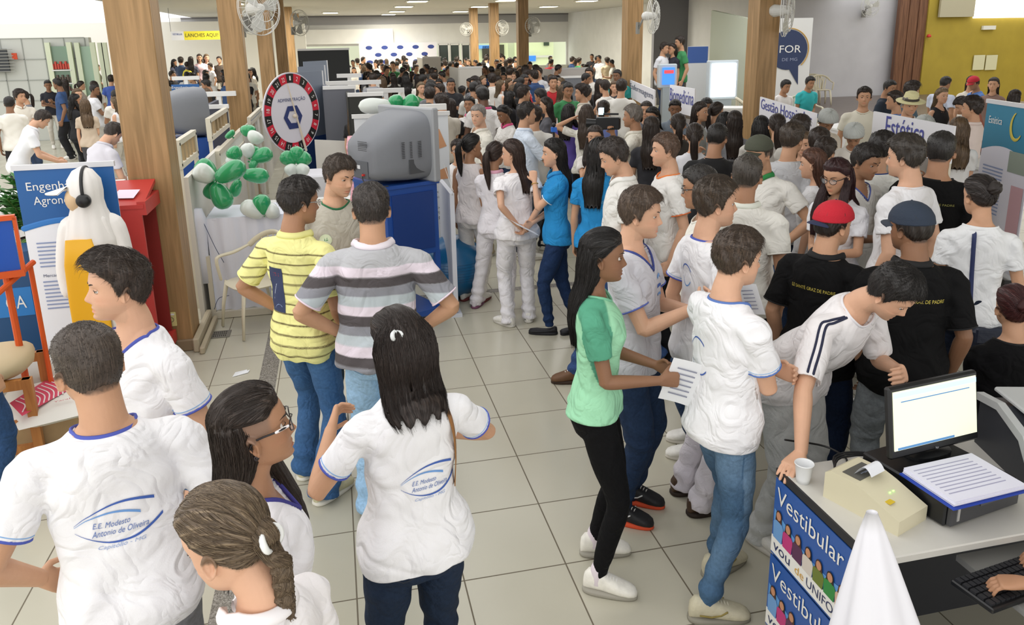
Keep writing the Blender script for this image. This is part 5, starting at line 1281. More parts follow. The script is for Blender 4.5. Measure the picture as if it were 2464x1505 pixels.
P12 = who(1765, 552, 1.69, 52, 0, shirt=dict(WT, neck='v', trim='#5a78b8', decals=[(arc2(-.06, 0, .05, .03, .04, .003, .009), DB, -.06, .30, -1), (arc2(-.06, 0, .06, -.02, -.04, .003, .009), DB, -.05, .24, -1)]), pants=dict(col='#42607e', cut='slim', fade=.75, fcol='#7d9ab4', low=False), hair={'style': 'short', 'vol': 1.1}, hcol=(.055, .036, .024), skin='fair', head=(8, 4, 0), arms=('fold', 'fold2'),
          legs=dict(L=(-.12, .13, -8), R=(.12, -.10, 25)), shoes=dict(col='#c9c2a8', sole='#8e8a7c', lace='#e9e4cf', accent='#8a7a3a'), label='boy with folded arms in a white T-shirt, faded blue jeans and beige trainers')
P13 = who(1497, 327, 1.78, 262, 1, shirt=dict(col='#ecebe6', kind='polo', neck='polo', ctrim='#f6f6f2'), pants=dict(col='#37507e', cut='straight'), hair={'style': 'short', 'vol': 1.1}, hcol=(.03, .022, .018), skin='fair', head=(-4, 20, 0), arms=(((.03, .18, -.46), (.3, -1, 0), .4), ((.05, -.10, -.49), (.3, -1, 0), .4)), legs=dict(L=(-.08, .34, -4), R=(.09, -.26, 4, .07, -30)), shoes=dict(col='#6a4a30', sole='#3a281a'),
          label='man in a white polo walking left with his head bowed, behind the boy with leaflets')
TXT = [(fit_text('LE SANTÉ GRAZ DE PADRE', .25, .024), '#d0bf55', .0, .375, -1)]
P14 = who(2000, 486, 1.63, 28, 0, shirt=dict(col='#151516', kind='polo', neck='polo', ctrim='#19191a', trim='#19191a', sleeve=.8, decals=TXT, loose=.024, hem=-.13), pants=dict(col='#1c2942', cut='straight'), hair={'style': 'cap', 'cap': '#c32032', 'brim': '#2c3350', 'back': -1}, hcol=(.02, .015, .012), skin='light', bulk=1.18, head=(22, 2, 0), arms=('down', 'down'), shoes=dict(col='#4e2a1f', sole='#2a1814'),
          label='stout man in a black polo wearing a red cap backwards')
P15 = who(2212, 490, 1.67, -22, 0, shirt=dict(col='#141415', kind='polo', neck='polo', ctrim='#19191a', trim='#19191a', sleeve=.82, decals=TXT, loose=.024, hem=-.12), pants=dict(col='#8b9297', cut='straight', fade=.3, fcol='#a4aaae'), hair={'style': 'cap', 'cap': '#2b3646', 'brim': '#343c48'}, hcol=(.02, .015, .012), skin='brown', bulk=1.15, head=(-32, 4, 0), arms=(((-.10, .20, -.36), (.7, -.6, -.5), .5), 'down'),
          label='man in a black polo and dark blue cap, yellow lettering on his back, facing left')
P16 = person('person', (2.0, 3.0), az((2.0, 3.0))+128, 1.70, 0, lean=38, twist=-4, shirt=dict(col='#efeced', kind='tee', neck='crew', ctrim='#e8e6ea', sleeve=.85, loose=.03, hem=-.10), pants=dict(col='#c9cbca', cut='straight', denim=False), hair={'style': 'short', 'vol': 1.1}, hcol='black', skin='fair', bulk=1.0, head=(-14, 30, 4),
            arms=((tuple(at(2160, 890, 1.06)), (.7, .1, -1), .9, 'abs'), ((1.70, 2.44, .845), (.9, -.3, .2), .05, 'abs', (-.8, -.45, -.22), (0, 0, -1))), label='boy with black hair leaning over the counter, white shirt with twin navy sleeve stripes')
for x_ in (.0, .022):
    A, E_, W_ = P16['arm'][1]; s = P16['s']
    T_ = P16['T']; pts = []; bv = P16['bv']; out = P16['RTm']@V3(.35, .2, 1)
    sd = nrm(np.cross(E_-A, out)); path = [T_([(.085, 0.0, .50)])[0]+sd*x_*.4, A*.62+T_([(.085, 0, .50)])[0]*.38+sd*x_, A+sd*x_, A*.7+E_*.3+sd*x_, A*.42+E_*.58+sd*x_, A*.20+E_*.80+sd*x_]
    for p_ in catmull(path, np.ones(6), 5)[0]:
        o_ = p_+nrm(out)*.16; h_ = bv.ray_cast(Vector(o_), Vector(-nrm(out)))
        if h_[0] is not None: pts.append(np.array(h_[0])+np.array(h_[1])*.001)
    mb = MB(); mb.tube(pts, .0055, n=6, flat=.35, up=out); mb.obj('sleeve_stripe', mat('stripe_navy', '#252a44', rough=.8), P16['root'], smooth=True)
mb = MB()
P17 = who(2376, 422, 1.66, -6, 1, fem=True, shirt=dict(col='#eceef0', neck='scoop', loose=.006), pants=dict(col='#1d2536', cut='slim'), hair={'style': 'bun', 'base': .055}, hcol=(.02, .014, .012), skin='light', head=(-35, 6, 0), arms=('down', 'side'), bulk=1.1, label='woman with a dark bun, white T-shirt and dark blue shoulder strap, back to the camera')
ribbon(P17, [(-.03, .50, (0, 0, -1)), (-.035, .50, -1), (-.03, .40, -1), (-.02, .25, -1), (-.01, .10, -1), (.0, -.02, -1)], .022, '#2c3660', 'bag_strap')
P18 = who(2195, 328, 1.82, 298, 1, shirt=dict(col='#efeff2', neck='crew', ctrim='#e6e6ea', decals=[(rectd(.06, .03), '#5d9ac8', .08, .22, 1)]), pants=dict(col='#c8b9b0', cut='straight', denim=False), hair={'style': 'short', 'vol': 1.4}, hcol=(.035, .028, .022), skin='fair', bulk=1.15, head=(-14, 4, 0), arms=('down', 'down'), label='tall pale young man in a white T-shirt looking left, right of the smiling man')
P19 = who(2268, 318, 1.8, 8, 1, shirt=dict(col='#121213', neck='crew', ctrim='#121213', sleeve=.7, decals=[(fit_text('LE SANTÉ GRAZ DE PADRE', .26, .018), '#8d8a4a', .0, .39, -1)]), pants=dict(col='#1d2536'), hair={'style': 'crop', 'vol': 1.5}, hcol=(.02, .018, .017), skin='tan', bulk=1.2, head=(0, 0, 0), arms=('down', 'down'), label='heavy set man in a black T-shirt with yellow back lettering, no cap')
P20 = who(2027, 376, 1.662, 202, 1, fem=True, shirt=dict(col='#eeeef3', neck='scoop', ctrim='#eeeef3'), pants=dict(JD, cut='slim'), hair={'style': 'long', 'len': .42, 'front': True, 'wide': 1.05}, hcol=(.03, .009, .010), skin='light', head=(10, 14, 0), arms=('front', 'low'), label='girl with long dark red hair and black glasses in a white T-shirt')
glasses(P20, '#15151c', r=.022)
P21 = who(1838, 324, 1.74, 205, 1, shirt=dict(col='#eceae4', kind='polo', neck='polo', ctrim='#2f8a48', loose=.03), pants=dict(JB), hair={'style': 'cap', 'cap': '#4c4f42', 'brim': '#43453a'}, hcol=(.05, .04, .03), skin='light', bulk=1.1, head=(15, 10, 0), arms=(((.02, .05, -.40), (1, -.4, .1), .5), 'down'), label='man in an olive cap and white shirt with a green collar, elbow sticking out')
P22 = who(1798, 374, 1.757, 12, 1, shirt=dict(col='#eeede6', kind='polo', neck='polo', ctrim='#e9ede2', trim='#f0efe8', loose=.028, hem=-.14), pants=dict(col='#15161a', cut='straight', denim=False), hair={'style': 'crop', 'vol': 1.4}, hcol=(.05, .042, .034), skin='tan', head=(0, 4, 0), arms=('down', 'down'), bulk=1.08, label='man in a plain white polo and black trousers seen straight from behind')
P23 = who(2073, 342, 1.712, 128, 1, shirt=dict(col='#ecebe8', neck='v', trim='#5a6ab0', ctrim='#5a6ab0'), pants=dict(JB), hair={'style': 'short', 'vol': .9}, hcol=(.018, .014, .012), skin='tan', head=(-6, 14, 0), arms=('down', 'front'), label='smiling dark haired man in a white T-shirt looking down to the right')
P24 = who(2122, 318, 1.742, 20, 1, shirt=dict(col='#e8e9e4', neck='crew', ctrim='#26407c'), pants=dict(JD), hair={'style': 'short', 'vol': 1.1}, hcol=(.014, .011, .010), skin='light', head=(5, 5, 0), arms=('down', 'down'), label='boy with thick black hair and a dark neckband, white T-shirt, seen from behind')
P25 = who(1905, 297, 1.76, 25, 1, shirt=dict(col='#c9cacd', neck='crew', ctrim='#c9cacd'), pants=dict(JD), hair={'style': 'short', 'vol': 1.}, hcol=(.05, .036, .026), skin='light', head=(10, 0, 0), arms=('front', 'down'), label='man in a light grey T-shirt seen from behind, short brown hair')
P26 = who(1967, 357, 1.62, 285, 1, fem=True, shirt=dict(col='#e9e9ec', neck='crew'), pants=dict(JD, cut='slim'), hair={'style': 'long', 'len': .3, 'wide': 1.1}, hcol=(.10, .045, .028), skin='fair', head=(-8, 4, 0), arms=('down', 'low'), label='woman with reddish brown hair facing left beside the girl with glasses')
P27 = who(1608, 320, 1.76, 255, 1, shirt=dict(col='#f0efec', neck='crew', ctrim='#f08a4a', trim='#e8763a', decals=[(rectd(.05, .05), '#3a3a3a', .15, .36, 1)]), pants=dict(col='#17181c', denim=False), hair={'style': 'short', 'vol': .7}, hcol=(.10, .06, .04), skin='fair', head=(0, 0, 0), bulk=1.1, arms=('down', 'down'), label='balding man in a white T-shirt with orange collar and cuffs, black trousers')
P28 = who(1700, 398, 1.743, 268, 1, shirt=dict(col='#e9e7de', neck='crew'), pants=dict(JD), hair={'style': 'crop', 'vol': 1.8}, hcol=(.02, .017, .015), skin='tan', head=(0, 6, 0), arms=('down', 'down'), label='man with dark glasses half hidden behind the tall boy, facing left')
glasses(P28, '#101010', r=.02)
P29 = who(1440, 332, 1.686, 14, 1, fem=True, shirt=dict(col='#2f8fcf', kind='polo', neck='polo', ctrim='#2f8fcf', decals=[(fit_text('Biomed', .1, .03, shear=.3), '#7fc4ea', .02, .33, -1)]), pants=dict(col='#0e0e11', cut='slim', denim=False), hair={'style': 'long', 'len': .42, 'wide': .9}, hcol='black', skin='light', head=(12, 0, 0), arms=('down', 'front'), label='woman in a bright blue polo with very long black hair, seen from behind', shoes=dict(col='#5a1a1a', sole='#2a1212', kind='flat'))
P30 = who(1338, 333, 1.658, 262, 1, fem=True, shirt=dict(col='#2f8fcf', kind='polo', neck='polo', ctrim='#2f8fcf', trim='#e8f2f8'), pants=dict(col='#22375c', cut='slim'), hair={'style': 'long', 'len': .38, 'wide': .95}, hcol='black', skin='fair', head=(0, 2, 0), arms=(((-.16, .20, .02), (.3, .2, -1), .8), ((-.10, .22, -.36), (.4, -.6, -.6), .6)), legs=dict(L=(-.02, .10, 10), R=(.02, -.16, -30)), label='woman in a blue polo with her hand at her mouth, holding white folders, facing left', shoes=dict(col='#16161c', sole='#16161c', kind='flat'))
wristband(P30, 0, '#c9a040', .028, .9, 'watch')
P31 = who(1240, 335, 1.63, -12, 1, fem=True, shirt=dict(col='#f5f3f6', neck='off', kind='tee', loose=.018, sleeve=.5, slw=.3), pants=dict(col='#f0eef3', cut='straight', denim=False), hair={'style': 'long', 'len': .34, 'wide': .85}, hcol=(.04, .022, .016), skin='fair', head=(-62, 2, 0), arms=(((-.12, -.17, -.36), (.7, -1, 0), .5), ((-.10, -.18, -.37), (.6, -1, 0), .6)), legs=dict(L=(-.10, .02, -35), R=(.12, .10, 20)), shoes=dict(col='#f2f0ea', sole='#cfccc4'),
          label='woman all in white with bare neckline and long brown hair, hands joined behind her')
P32 = who(1188, 342, 1.563, 18, 1, fem=True, shirt=dict(col='#f1edf2', kind='polo', neck='polo', ctrim='#f2b6cc'), pants=dict(col='#eeebf0', cut='straight', denim=False), hair={'style': 'pony', 'base': .03, 'len': .36}, hcol=(.035, .02, .015), skin='tan', head=(20, 0, 0), arms=('low', 'down'), legs=dict(L=(-.26, .10, 5), R=(.14, -.06, -10)), shoes=dict(col='#dcd6dc', sole='#7a4a66'), label='woman in white with a long wavy ponytail and pink collar, seen from behind')
P33 = who(1130, 322, 1.602, 30, 1, fem=True, shirt=dict(col='#ece6e6', kind='tank', neck='scoop'), pants=dict(col='#eeeae6', cut='slim', denim=False), hair={'style': 'pony', 'base': .03, 'len': .32}, hcol='black', skin='tan', head=(35, 0, 0), arms=('down', 'face'), label='woman in a white sleeveless top with curly black hair, hand raised to her face', shoes=dict(col='#e9e6e0', sole='#6a2a2a'))
P34 = who(1102, 336, 1.72, 186, 1, seat=True, shirt=dict(col='#ece9ea', neck='crew'), pants=dict(col='#8a8f6a', short=1, denim=False), hair={'style': 'short'}, hcol=(.03, .02, .016), skin='light', arms=('low', 'low'), legs=dict(L=(-.14, .42, 0), R=(.14, .42, 0)), label='seated young man with glasses, white T-shirt and shorts, behind the television')
glasses(P34, '#1a1a1a')
P35 = who(1263, 247, 1.76, 72, 1, shirt=dict(col='#dbe6f4', kind='shirt', neck='shirt', sleeve=.9), pants=dict(col='#3a4048', denim=False), hair={'style': 'short', 'vol': .9}, hcol=(.02, .015, .012), skin='light', head=(8, 0, 0), arms=('down', ((-.06, .30, -.04), (.5, -.3, -1), .9)), label='reporter in a pale blue shirt holding a blue microphone, facing right')
P36 = who(1152, 250, 1.74, 248, 1, shirt=dict(col='#eae6da', kind='shirt', neck='shirt', sleeve=.95), pants=dict(col='#b5a88e', denim=False), hair={'style': 'crop', 'vol': 1.2}, hcol='grey', skin='fair', bulk=1.2, head=(-38, 4, 0), arms=('low', 'low'), label='older grey haired man in a cream shirt glancing back over his shoulder')
P37 = who(1165, 209, 1.8, 12, 1, shirt=dict(col='#e6e4e2', kind='polo', neck='polo', ctrim='#e0558a'), pants=dict(JD), hair={'style': 'crop', 'vol': 2}, hcol='black', skin='dark', head=(-35, 8, 0), arms=('down', 'down'), bulk=1.1, label='dark skinned man with a pink collar on a white shirt, above the older man')
P38 = who(1130, 232, 1.64, 200, 1, fem=True, shirt=dict(col='#e8e6e4', kind='polo', neck='polo', ctrim='#e0558a'), pants=dict(JD), hair={'style': 'bun'}, hcol='black', skin='tan', arms=('front', 'down'), label='woman with a pink collar and pinned up hair facing the camera')
P39 = who(1218, 250, 1.62, 235, 1, fem=True, shirt=dict(col='#e2e0dc', kind='polo', neck='polo', ctrim='#e0558a'), pants=dict(JD), hair={'style': 'bun', 'base': .0}, hcol='black', skin='brown', head=(0, 18, 0), arms=('front', 'front'), label='girl with a pink collar and black bun looking down beside the reporter')
P40 = who(1527, 252, 1.74, 275, 1, shirt=dict(col='#e9e5d8', kind='shirt', neck='shirt', sleeve=.9, loose=.026), pants=dict(col='#8b877a', denim=False), hair={'style': 'short', 'vol': .9}, hcol=(.16, .14, .12), skin='tan', bulk=1.1, arms=(((-.05, .34, -.02), (.4, -.2, -1), .7), ((-.04, .26, .06), (.5, -.3, -1), .8)), label='cameraman with greying hair and a cream shirt, pointing a video camera left')
P41 = who(1412, 252, 1.64, 5, 1, fem=True, shirt=dict(col='#e6e4da', neck='crew'), pants=dict(col='#16171c', cut='slim'), hair={'style': 'long', 'len': .44, 'wide': 1.15}, hcol=(.06, .04, .028), skin='light', arms=(((.04, .04, .20), (1, .1, .5), .7), 'down'), label='girl with long brown hair lifting her left hand to her head, back to the camera')
P42 = who(1432, 302, 1.6, 188, 1, fem=True, shirt=dict(col='#e2ded8', neck='crew'), pants=dict(JD, cut='slim'), hair={'style': 'long', 'len': .34, 'front': True}, hcol=(.03, .02, .016), skin='light', arms=('down', ((-.16, .26, .06), (.4, -.1, -1), .9)), label='girl hiding her mouth behind a white phone, facing the camera')
P43 = who(2450, 690, 1.62, 330, 1, fem=True, seat=True, legs=dict(L=(-.12, .40, 0), R=(.12, .40, 0)), shirt=dict(col='#121214', neck='crew'), pants=dict(col='#5c6f86', cut='slim'), hair={'style': 'bun', 'base': .05}, hcol=(.05, .012, .012), skin='light', arms=('low', 'low'), bulk=1.1, label='woman in black with dark red hair cut off by the right edge')
P44 = person('person', (2.38, 1.30), -28, 1.62, 0, fem=True, seat=True, shirt=dict(col='#e6d9dc', neck='crew', sleeve=1.4), pants=dict(JD, cut='slim'), hair={'style': 'pony'}, hcol='dark', skin='tan', feet=True, legs=dict(L=(-.12, .40, 0), R=(.12, .40, 0)),
   arms=(((1.995, 1.66, .785), (.6, -.3, -.6), .35, 'abs', (-.85, .5, -.15), (0, 0, -1)), ((2.19, 1.73, .785), (.6, -.3, -.6), .35, 'abs', (-.7, .6, -.15), (0, 0, -1))), label='seated person of whom only the typing hands show at the keyboard', lean=12)
P44['root']
def paper_at(P, k, off, yaw, tilt, w_, h_, label, **kw):
    A, E_, W_ = P['arm'][k]; c = toworld(P, W_+np.asarray(off, float)); return paper(c, yaw, tilt, w_, h_, label, **kw)
paper_at(P9, 1, (-.03, .10, -.02), 20, 12, .15, .22, 'folded white leaflet in the hands of the mint shirt girl', roll=15)
paper_at(P10, 0, (.05, .11, -.04), 60, 8, .20, .28, 'white leaflet with a red mark held by the boy behind the mint shirt girl', roll=20)
paper(at(1806, 722, 1.22), 60, 12, .11, .16, 'white printed card in front of the chest of the boy with folded arms', roll=-15)
paper_at(P30, 1, (-.02, .10, -.02), 80, 60, .32, .22, 'white folders held by the woman in the blue polo', fold=.1, marks=False)
q_ = at(-84, 960, .70); P45 = person('person', (q_[0], q_[1]), 40, 1.74, 1, shirt=dict(col='#e9e9ee'), pants=dict(JD, col='#2f4c74'), hair='short', label='person cut off by the left edge, only a blue jeans leg in view')
# ================================================================== THINGS ON THE FLOOR
def bx(name, c, size, m, parent=None, rot=0, bev=0., M=None):
    mb = MB(); mb.box(c, size, rot, bev=bev)
    if M is not None: mb.v[0] = mb.v[0]@np.asarray(M).T
    return mb.obj(name, m, parent)
def local(o, p): return Rz(-o.rotation_euler[2])@(np.asarray(p, float)-V3(*o.location))
BLK = mat('black_plastic', '#17181a', rough=.35); GRY = mat('tv_grey', '#76797f', rough=.5, bump=.1, bscale=200); BLU = mat('blue_laminate', '#1f4c9c', rough=.4, noise=.05, nscale=5)
# ---- reception counter with posters (top 0.8 m)
ZT = .80
c0 = at(1872, 1126, ZT); c1 = at(2040, 1290, ZT); xd, y0_, y1_ = c0[0], 1.85, c0[1]
o = empty('reception_counter', (xd, y0_, 0), 0, 'pale laminate reception counter clad with blue posters, lower right of the hall', 'counter')
W_ = 1.9; D_ = y1_-y0_
LAM = mat('counter_laminate', '#cfcdc6', rough=.35, noise=.04, nscale=8)
bx('worktop', (W_/2, D_/2, ZT-.015), (W_, D_, .03), LAM, o, bev=.004); bx('edge_band', (-.003, D_/2, ZT-.016), (.008, D_, .032), mat('edge_black', '#26262a', rough=.5), o)
bx('side_panel', (.02, D_/2, (ZT-.03)/2), (.03, D_-.01, ZT-.03), mat('panel_blue', '#24447e', rough=.5), o); bx('front_panel', (W_/2, D_-.03, (ZT-.03)/2), (W_-.06, .03, ZT-.03), mat('panel_dark', '#2b2c30', rough=.6), o)
bx('worktop_return', (.45, -.42, ZT-.015), (.9, .0, .03), LAM, o) if 0 else None
bx('keyboard_shelf', (W_/2+.12, .02-.13, ZT-.10), (W_-.5, .34, .022), mat('shelf_grey', '#8f8f8c', rough=.5), o)
# posters on the side panel (plane x = 0, facing -x)
def poster(z1, h, idx):
    p = bx('poster', (-.004, D_/2, z1-h/2), (.004, D_-.005, h), mat('poster_blue', '#2c5aa6', rough=.3), o)
    mb = MB(); mb.add([(-.0075, D_*.998-.01-(D_-.015)*t, z1-h*.42-.06*math.sin(t*math.pi)+.01) for t in np.linspace(0, 1, 12)]+[(-.0075, D_*.998-.01-(D_-.015)*t, z1-h*.42-.04-.06*math.sin(t*math.pi)) for t in np.linspace(1, 0, 12)], [tuple(range(24))]); mb.obj('light_swoosh', mat('poster_sky', '#5d9bd9', rough=.3), p)
    mb = MB(); mb.box((-.0076, D_/2, z1-h*.86), (.002, D_-.01, h*.22)); mb.obj('white_band', mat('poster_white', '#f0eee8', rough=.4), p)
    Y_ = V3(0, -1, 0)
    mb = MB(); place(mb, fit_text('Vestibular', D_*.72, h*.21), (-.006, D_*.60, z1-h*.19), Y_, Z0, V3(-1, 0, 0), .003); mb.obj('title_lettering', mat('poster_white', '#f0eee8', rough=.4), p)
    mb = MB(); place(mb, fit_text('vou', D_*.20, h*.09), (-.008, D_*.86, z1-h*.87), Y_, Z0, V3(-1, 0, 0), .002); place(mb, fit_text('UNIFOR', D_*.34, h*.11), (-.008, D_*.40, z1-h*.86), Y_, Z0, V3(-1, 0, 0), .002); mb.obj('slogan_lettering', mat('poster_navy', '#25305e', rough=.4), p)
    mb = MB(); place(mb, fit_text('de', D_*.10, h*.10), (-.008, D_*.65, z1-h*.86), Y_, Z0, V3(-1, 0, 0), .002); mb.obj('gold_lettering', mat('poster_gold', '#d8a848', rough=.4), p)
    for i, (c_, hh) in enumerate((('#6f9fd4', .40), ('#c2357a', .34), ('#5a2c50', .34), ('#d9cfc4', .32), ('#6d7a2c', .30), ('#2f8b3f', .30), ('#d9b49c', .28), ('#dcb6c6', .26))):
        y_ = D_*(.92-.115*i); zb = z1-h*.76; H_ = h*hh
        mb = MB(); mb.add([(-.0095, y_+dx, zb+dz) for dx, dz in ((.030, 0), (.034, H_*.5), (.020, H_*.66), (-.020, H_*.66), (-.034, H_*.5), (-.030, 0))], [(0, 1, 2, 3, 4, 5)]); f_ = mb.obj('printed_figure', mat('fig_%d' % i, c_, rough=.4), p)
        mb = MB()
        for (r_, dz, dx) in ((.018, .80, 0),): mb.add([(-.0105, y_+dx+math.cos(a)*r_*.85, zb+H_*dz+math.sin(a)*r_) for a in np.linspace(0, 2*np.pi, 15)[:-1]], [tuple(range(14))])
        mb.obj('printed_face', mat('fig_face', '#c98f6c', rough=.4), f_)
        mb = MB(); mb.add([(-.0100, y_+math.cos(a)*.019, zb+H_*.83+math.sin(a)*.020) for a in np.linspace(0, np.pi, 10)]+[(-.0100, y_-.022, zb+H_*.6), (-.0100, y_-.012, zb+H_*.62), (-.0100, y_+.012, zb+H_*.62), (-.0100, y_+.022, zb+H_*.6)], [tuple(range(14))]); mb.obj('printed_hair', mat('fig_hair_%d' % (i % 2), '#2a1a14' if i % 2 else '#4b2d1c', rough=.5), f_)
poster(.76, .335, 0); poster(.415, .335, 1); poster(.07, .07, 2) if 0 else None
# plastic cup
p = at(1932, 1160, ZT); mb = MB(); mb.lathe([(.0, .0), (.024, .0), (.027, .02), (.034, .075), (.037, .078), (.035, .081), (.032, .076), (.0255, .02), (.022, .005), (0, .005)], p, 28); tag(mb.obj('plastic_cup', mat('cup_white', '#eceef0', rough=.25), smooth=True), 'white ribbed plastic cup at the corner of the counter', 'cup')
# receipt printer
a = at(2100, 1200, ZT+.07); yawp = math.radians(-58)
o = empty('receipt_printer', (1.775, 2.11, ZT), math.radians(200), 'beige receipt printer with a curl of paper, between the cup and the computer', 'printer')
BEI = mat('beige_plastic', '#d8d1b4', rough=.45)
mb = MB(); prof = [(-.14, 0), (.15, 0), (.15, .055), (.03, .10), (-.02, .115), (-.12, .115), (-.14, .10)]
mb.prism([(-.085, y, z) for y, z in prof], (1, 0, 0), .17); mb.obj('case', BEI, o)
bx('paper_bay', (0, -.055, .112), (.115, .07, .012), mat('bay_shadow', '#5b5a54'), o)
mb = MB(); q_ = [(-.03+.02*t, .115+.055*math.sin(t*1.6)) for t in np.linspace(0, 1.6, 9)]
v = [(sx*.04, -.06+.07*t, .112+.05*math.sin(t*2.6)) for t in np.linspace(0, 1, 10) for sx in (-1, 1)]
mb.add(v, [(2*i, 2*i+1, 2*i+3, 2*i+2) for i in range(9)]); mb.obj('receipt_paper', mat('receipt_white', '#e9ecf2', rough=.7), o)
mb = MB()
for i in range(4): mb.box((0, -.05+.014*i, .1155+.012*i), (.06, .003, .001))
mb.obj('receipt_print', mat('receipt_ink', '#8b93ad'), o)
bx('switch', (-.086, -.02, .05), (.003, .03, .018), BLK, o); bx('warning_sticker', (.04, .085, .082), (.03, .022, .002), mat('sticker_yellow', '#d8b82a'), o, M=None)
mb = MB()
for i in range(2): mb.box((-.02+.02*i, .06, .0905), (.006, .004, .003))
mb.obj('status_light', mat('led_green', (.2, 1, .1), emit=4.), o)
mb = MB(); mb.tube([(-.05, -.13, .03), (-.11, -.2, .01), (-.2, -.24, .01), (-.2, -.34, .02), (-.05, -.42, .06)], .004, n=6, sub=5); mb.obj('cable', BLK, o, smooth=True)
# desktop computer case lying flat, monitor behind, paper stack on top
a = at(2290, 1205, ZT+.11); yc = math.radians(-4)
o = empty('computer_case', (2.075, 2.13, ZT), math.radians(10), 'black desktop computer case lying flat under the stack of printed sheets', 'computer')
bx('case', (0, .02, .055), (.36, .36, .10), BLK, o, bev=.006); bx('front_bezel', (0, -.168, .055), (.34, .02, .088), mat('bezel_grey', '#3c3d40', rough=.35), o, bev=.004); bx('drive_door', (.04, -.180, .075), (.15, .004, .03), mat('drive_grey', '#515257', rough=.3), o); bx('button', (-.14, -.180, .055), (.012, .004, .05), mat('silver', '#d8d8d8', rough=.2, metal=.8), o)
for i in range(2): bx('bay_slot', (-.185, .06+.1*i, .06), (.004, .06, .05), mat('slot_black', '#060606'), o)
o2 = empty('paper_stack', (2.06, 2.02, ZT+.105), math.radians(5), 'stack of printed white sheets on a blue folder, lying on the computer case', 'papers')
bx('blue_folder', (0, 0, .004), (.33, .235, .006), mat('folder_blue', '#2346b0', rough=.4), o2)
mb = MB(); 
for i in range(5): mb.box((.004*math.sin(i*2.1), .003*math.cos(i*1.7), .010+.004*i), (.31, .222, .0036), rot=.012*math.sin(i*3))
mb.obj('sheets', mat('sheet_lilac', '#e3e3f2', rough=.7), o2); mb = MB()
for i in range(9): mb.box((-.01, .085-.019*i, .0285), (.25, .004, .0006))
mb.obj('printed_lines', mat('faint_ink', '#a9a9c4'), o2)
# monitor
pm = (2.09, 2.215); o = empty('computer_monitor', (pm[0], pm[1], ZT+.106), math.radians(7), 'black flat computer monitor showing a pale spreadsheet window', 'monitor')
w_, h_ = .43, .25; zc = .165; tl = math.radians(-10); Mt = Rx(tl)
def mbx(name, c, s_, m, bev=.0):
    mb = MB(); mb.box((0, 0, 0), s_, bev=bev); mb.v[0] = mb.v[0]@Mt.T+V3(0, 0, zc)+Mt@V3(*c); return mb.obj(name, m, o)
mbx('housing', (0, .012, 0), (w_, .03, h_+.02), BLK, .008); mbx('lit_screen', (0, -.0045, .008), (w_-.03, .004, h_-.03), mat('monitor_screen', '#e2e6cc', emit=.45)); mbx('window_bar', (0, -.0075, h_/2-.022), (w_-.032, .002, .018), mat('monitor_bar', '#a9cbe8', emit=.9)); mbx('task_bar', (-.05, -.0075, -h_/2+.029), (w_-.16, .002, .008), mat('monitor_task', '#4c7aa8', emit=.6)); mbx('title_line', (0, -.0075, h_/2-.048), (w_-.10, .002, .003), mat('monitor_task', '#4c7aa8', emit=.6))
mb = MB(); mb.tube([(.0, .04, .0), (0, .045, .06), (0, .03, .14)], .022, n=10, flat=.5); mb.obj('neck', BLK, o); mb = MB(); mb.loft([(0, .03, 0), (0, .03, .012), (0, .03, .02)], X0, V3(0, 1, 0), [.10, .10, .05], [.07, .07, .04], n=24, p=3); mb.obj('foot', BLK, o)
place(mb := MB(), fit_text('hp', .014, .012), V3(0, 0, zc)+Mt@V3(0, -.0045, -h_/2+.0005), X0, Mt@Z0, Mt@V3(0, -1, 0), .003); mb.obj('badge', mat('silver', '#d8d8d8', rough=.2, metal=.8), o)
# cable bundle and black box behind
mb = MB()
for i, off in enumerate((0, .012, .024)): mb.tube([(1.76, 2.17, ZT+.01), (1.74+off, 2.26, ZT+.012), (1.80, 2.35+off, ZT+.05), (1.92, 2.33+off, ZT+.06), (2.0, 2.28, ZT+.03)], .004, n=6, sub=5)
tag(mb.obj('cable_bundle', BLK, smooth=True), 'black cables looping behind the receipt printer on the counter', 'cables'); 
mb = MB(); mb.box((1.73, 2.27, ZT+.012), (.05, .035, .02), bev=.004); tag(mb.obj('cable_adapter', BLK), 'small black plug block on the counter beside the plastic cup', 'adapter')
# big printer right
o = empty('office_printer', (2.62, 2.16, ZT), math.radians(-16), 'large grey and black office printer at the right edge of the counter', 'printer')
mb = MB(); mb.prism([(-.2, y, z) for y, z in ((-.2, 0), (.2, 0), (.2, .2), (.06, .23), (-.12, .19), (-.2, .10))], (1, 0, 0), .42); mb.obj('case', mat('printer_dark', '#34363c', rough=.4), o)
mb = MB(); mb.prism([(-.215, y, z) for y, z in ((-.21, .04), (-.21, .11), (-.12, .20), (.06, .245), (.21, .22), (.21, .19), (.06, .215), (-.10, .17), (-.17, .09), (-.17, .04))], (1, 0, 0), .03); mb.obj('side_cover', mat('printer_grey', '#b9bcbc', rough=.4), o)
bx('lid', (.02, .05, .245), (.36, .28, .02), mat('printer_grey', '#b9bcbc', rough=.4), o, bev=.006); bx('paper_in_tray', (.03, -.02, .262), (.26, .2, .004), mat('paper', '#eef0f3', rough=.8), o)
# keyboard
o = empty('keyboard', (2.06, 1.745, ZT-.089), math.radians(8), 'black computer keyboard on the shelf under the counter top', 'keyboard')
bx('base', (0, 0, .011), (.44, .15, .02), BLK, o, bev=.004)
mb = MB()
for j in range(5):
    for i in range(20): mb.box((-.205+.0216*i, .055-.027*j, .025), (.017, .021, .008))
mb.obj('keys', mat('keycap', '#222327', rough=.5), o)
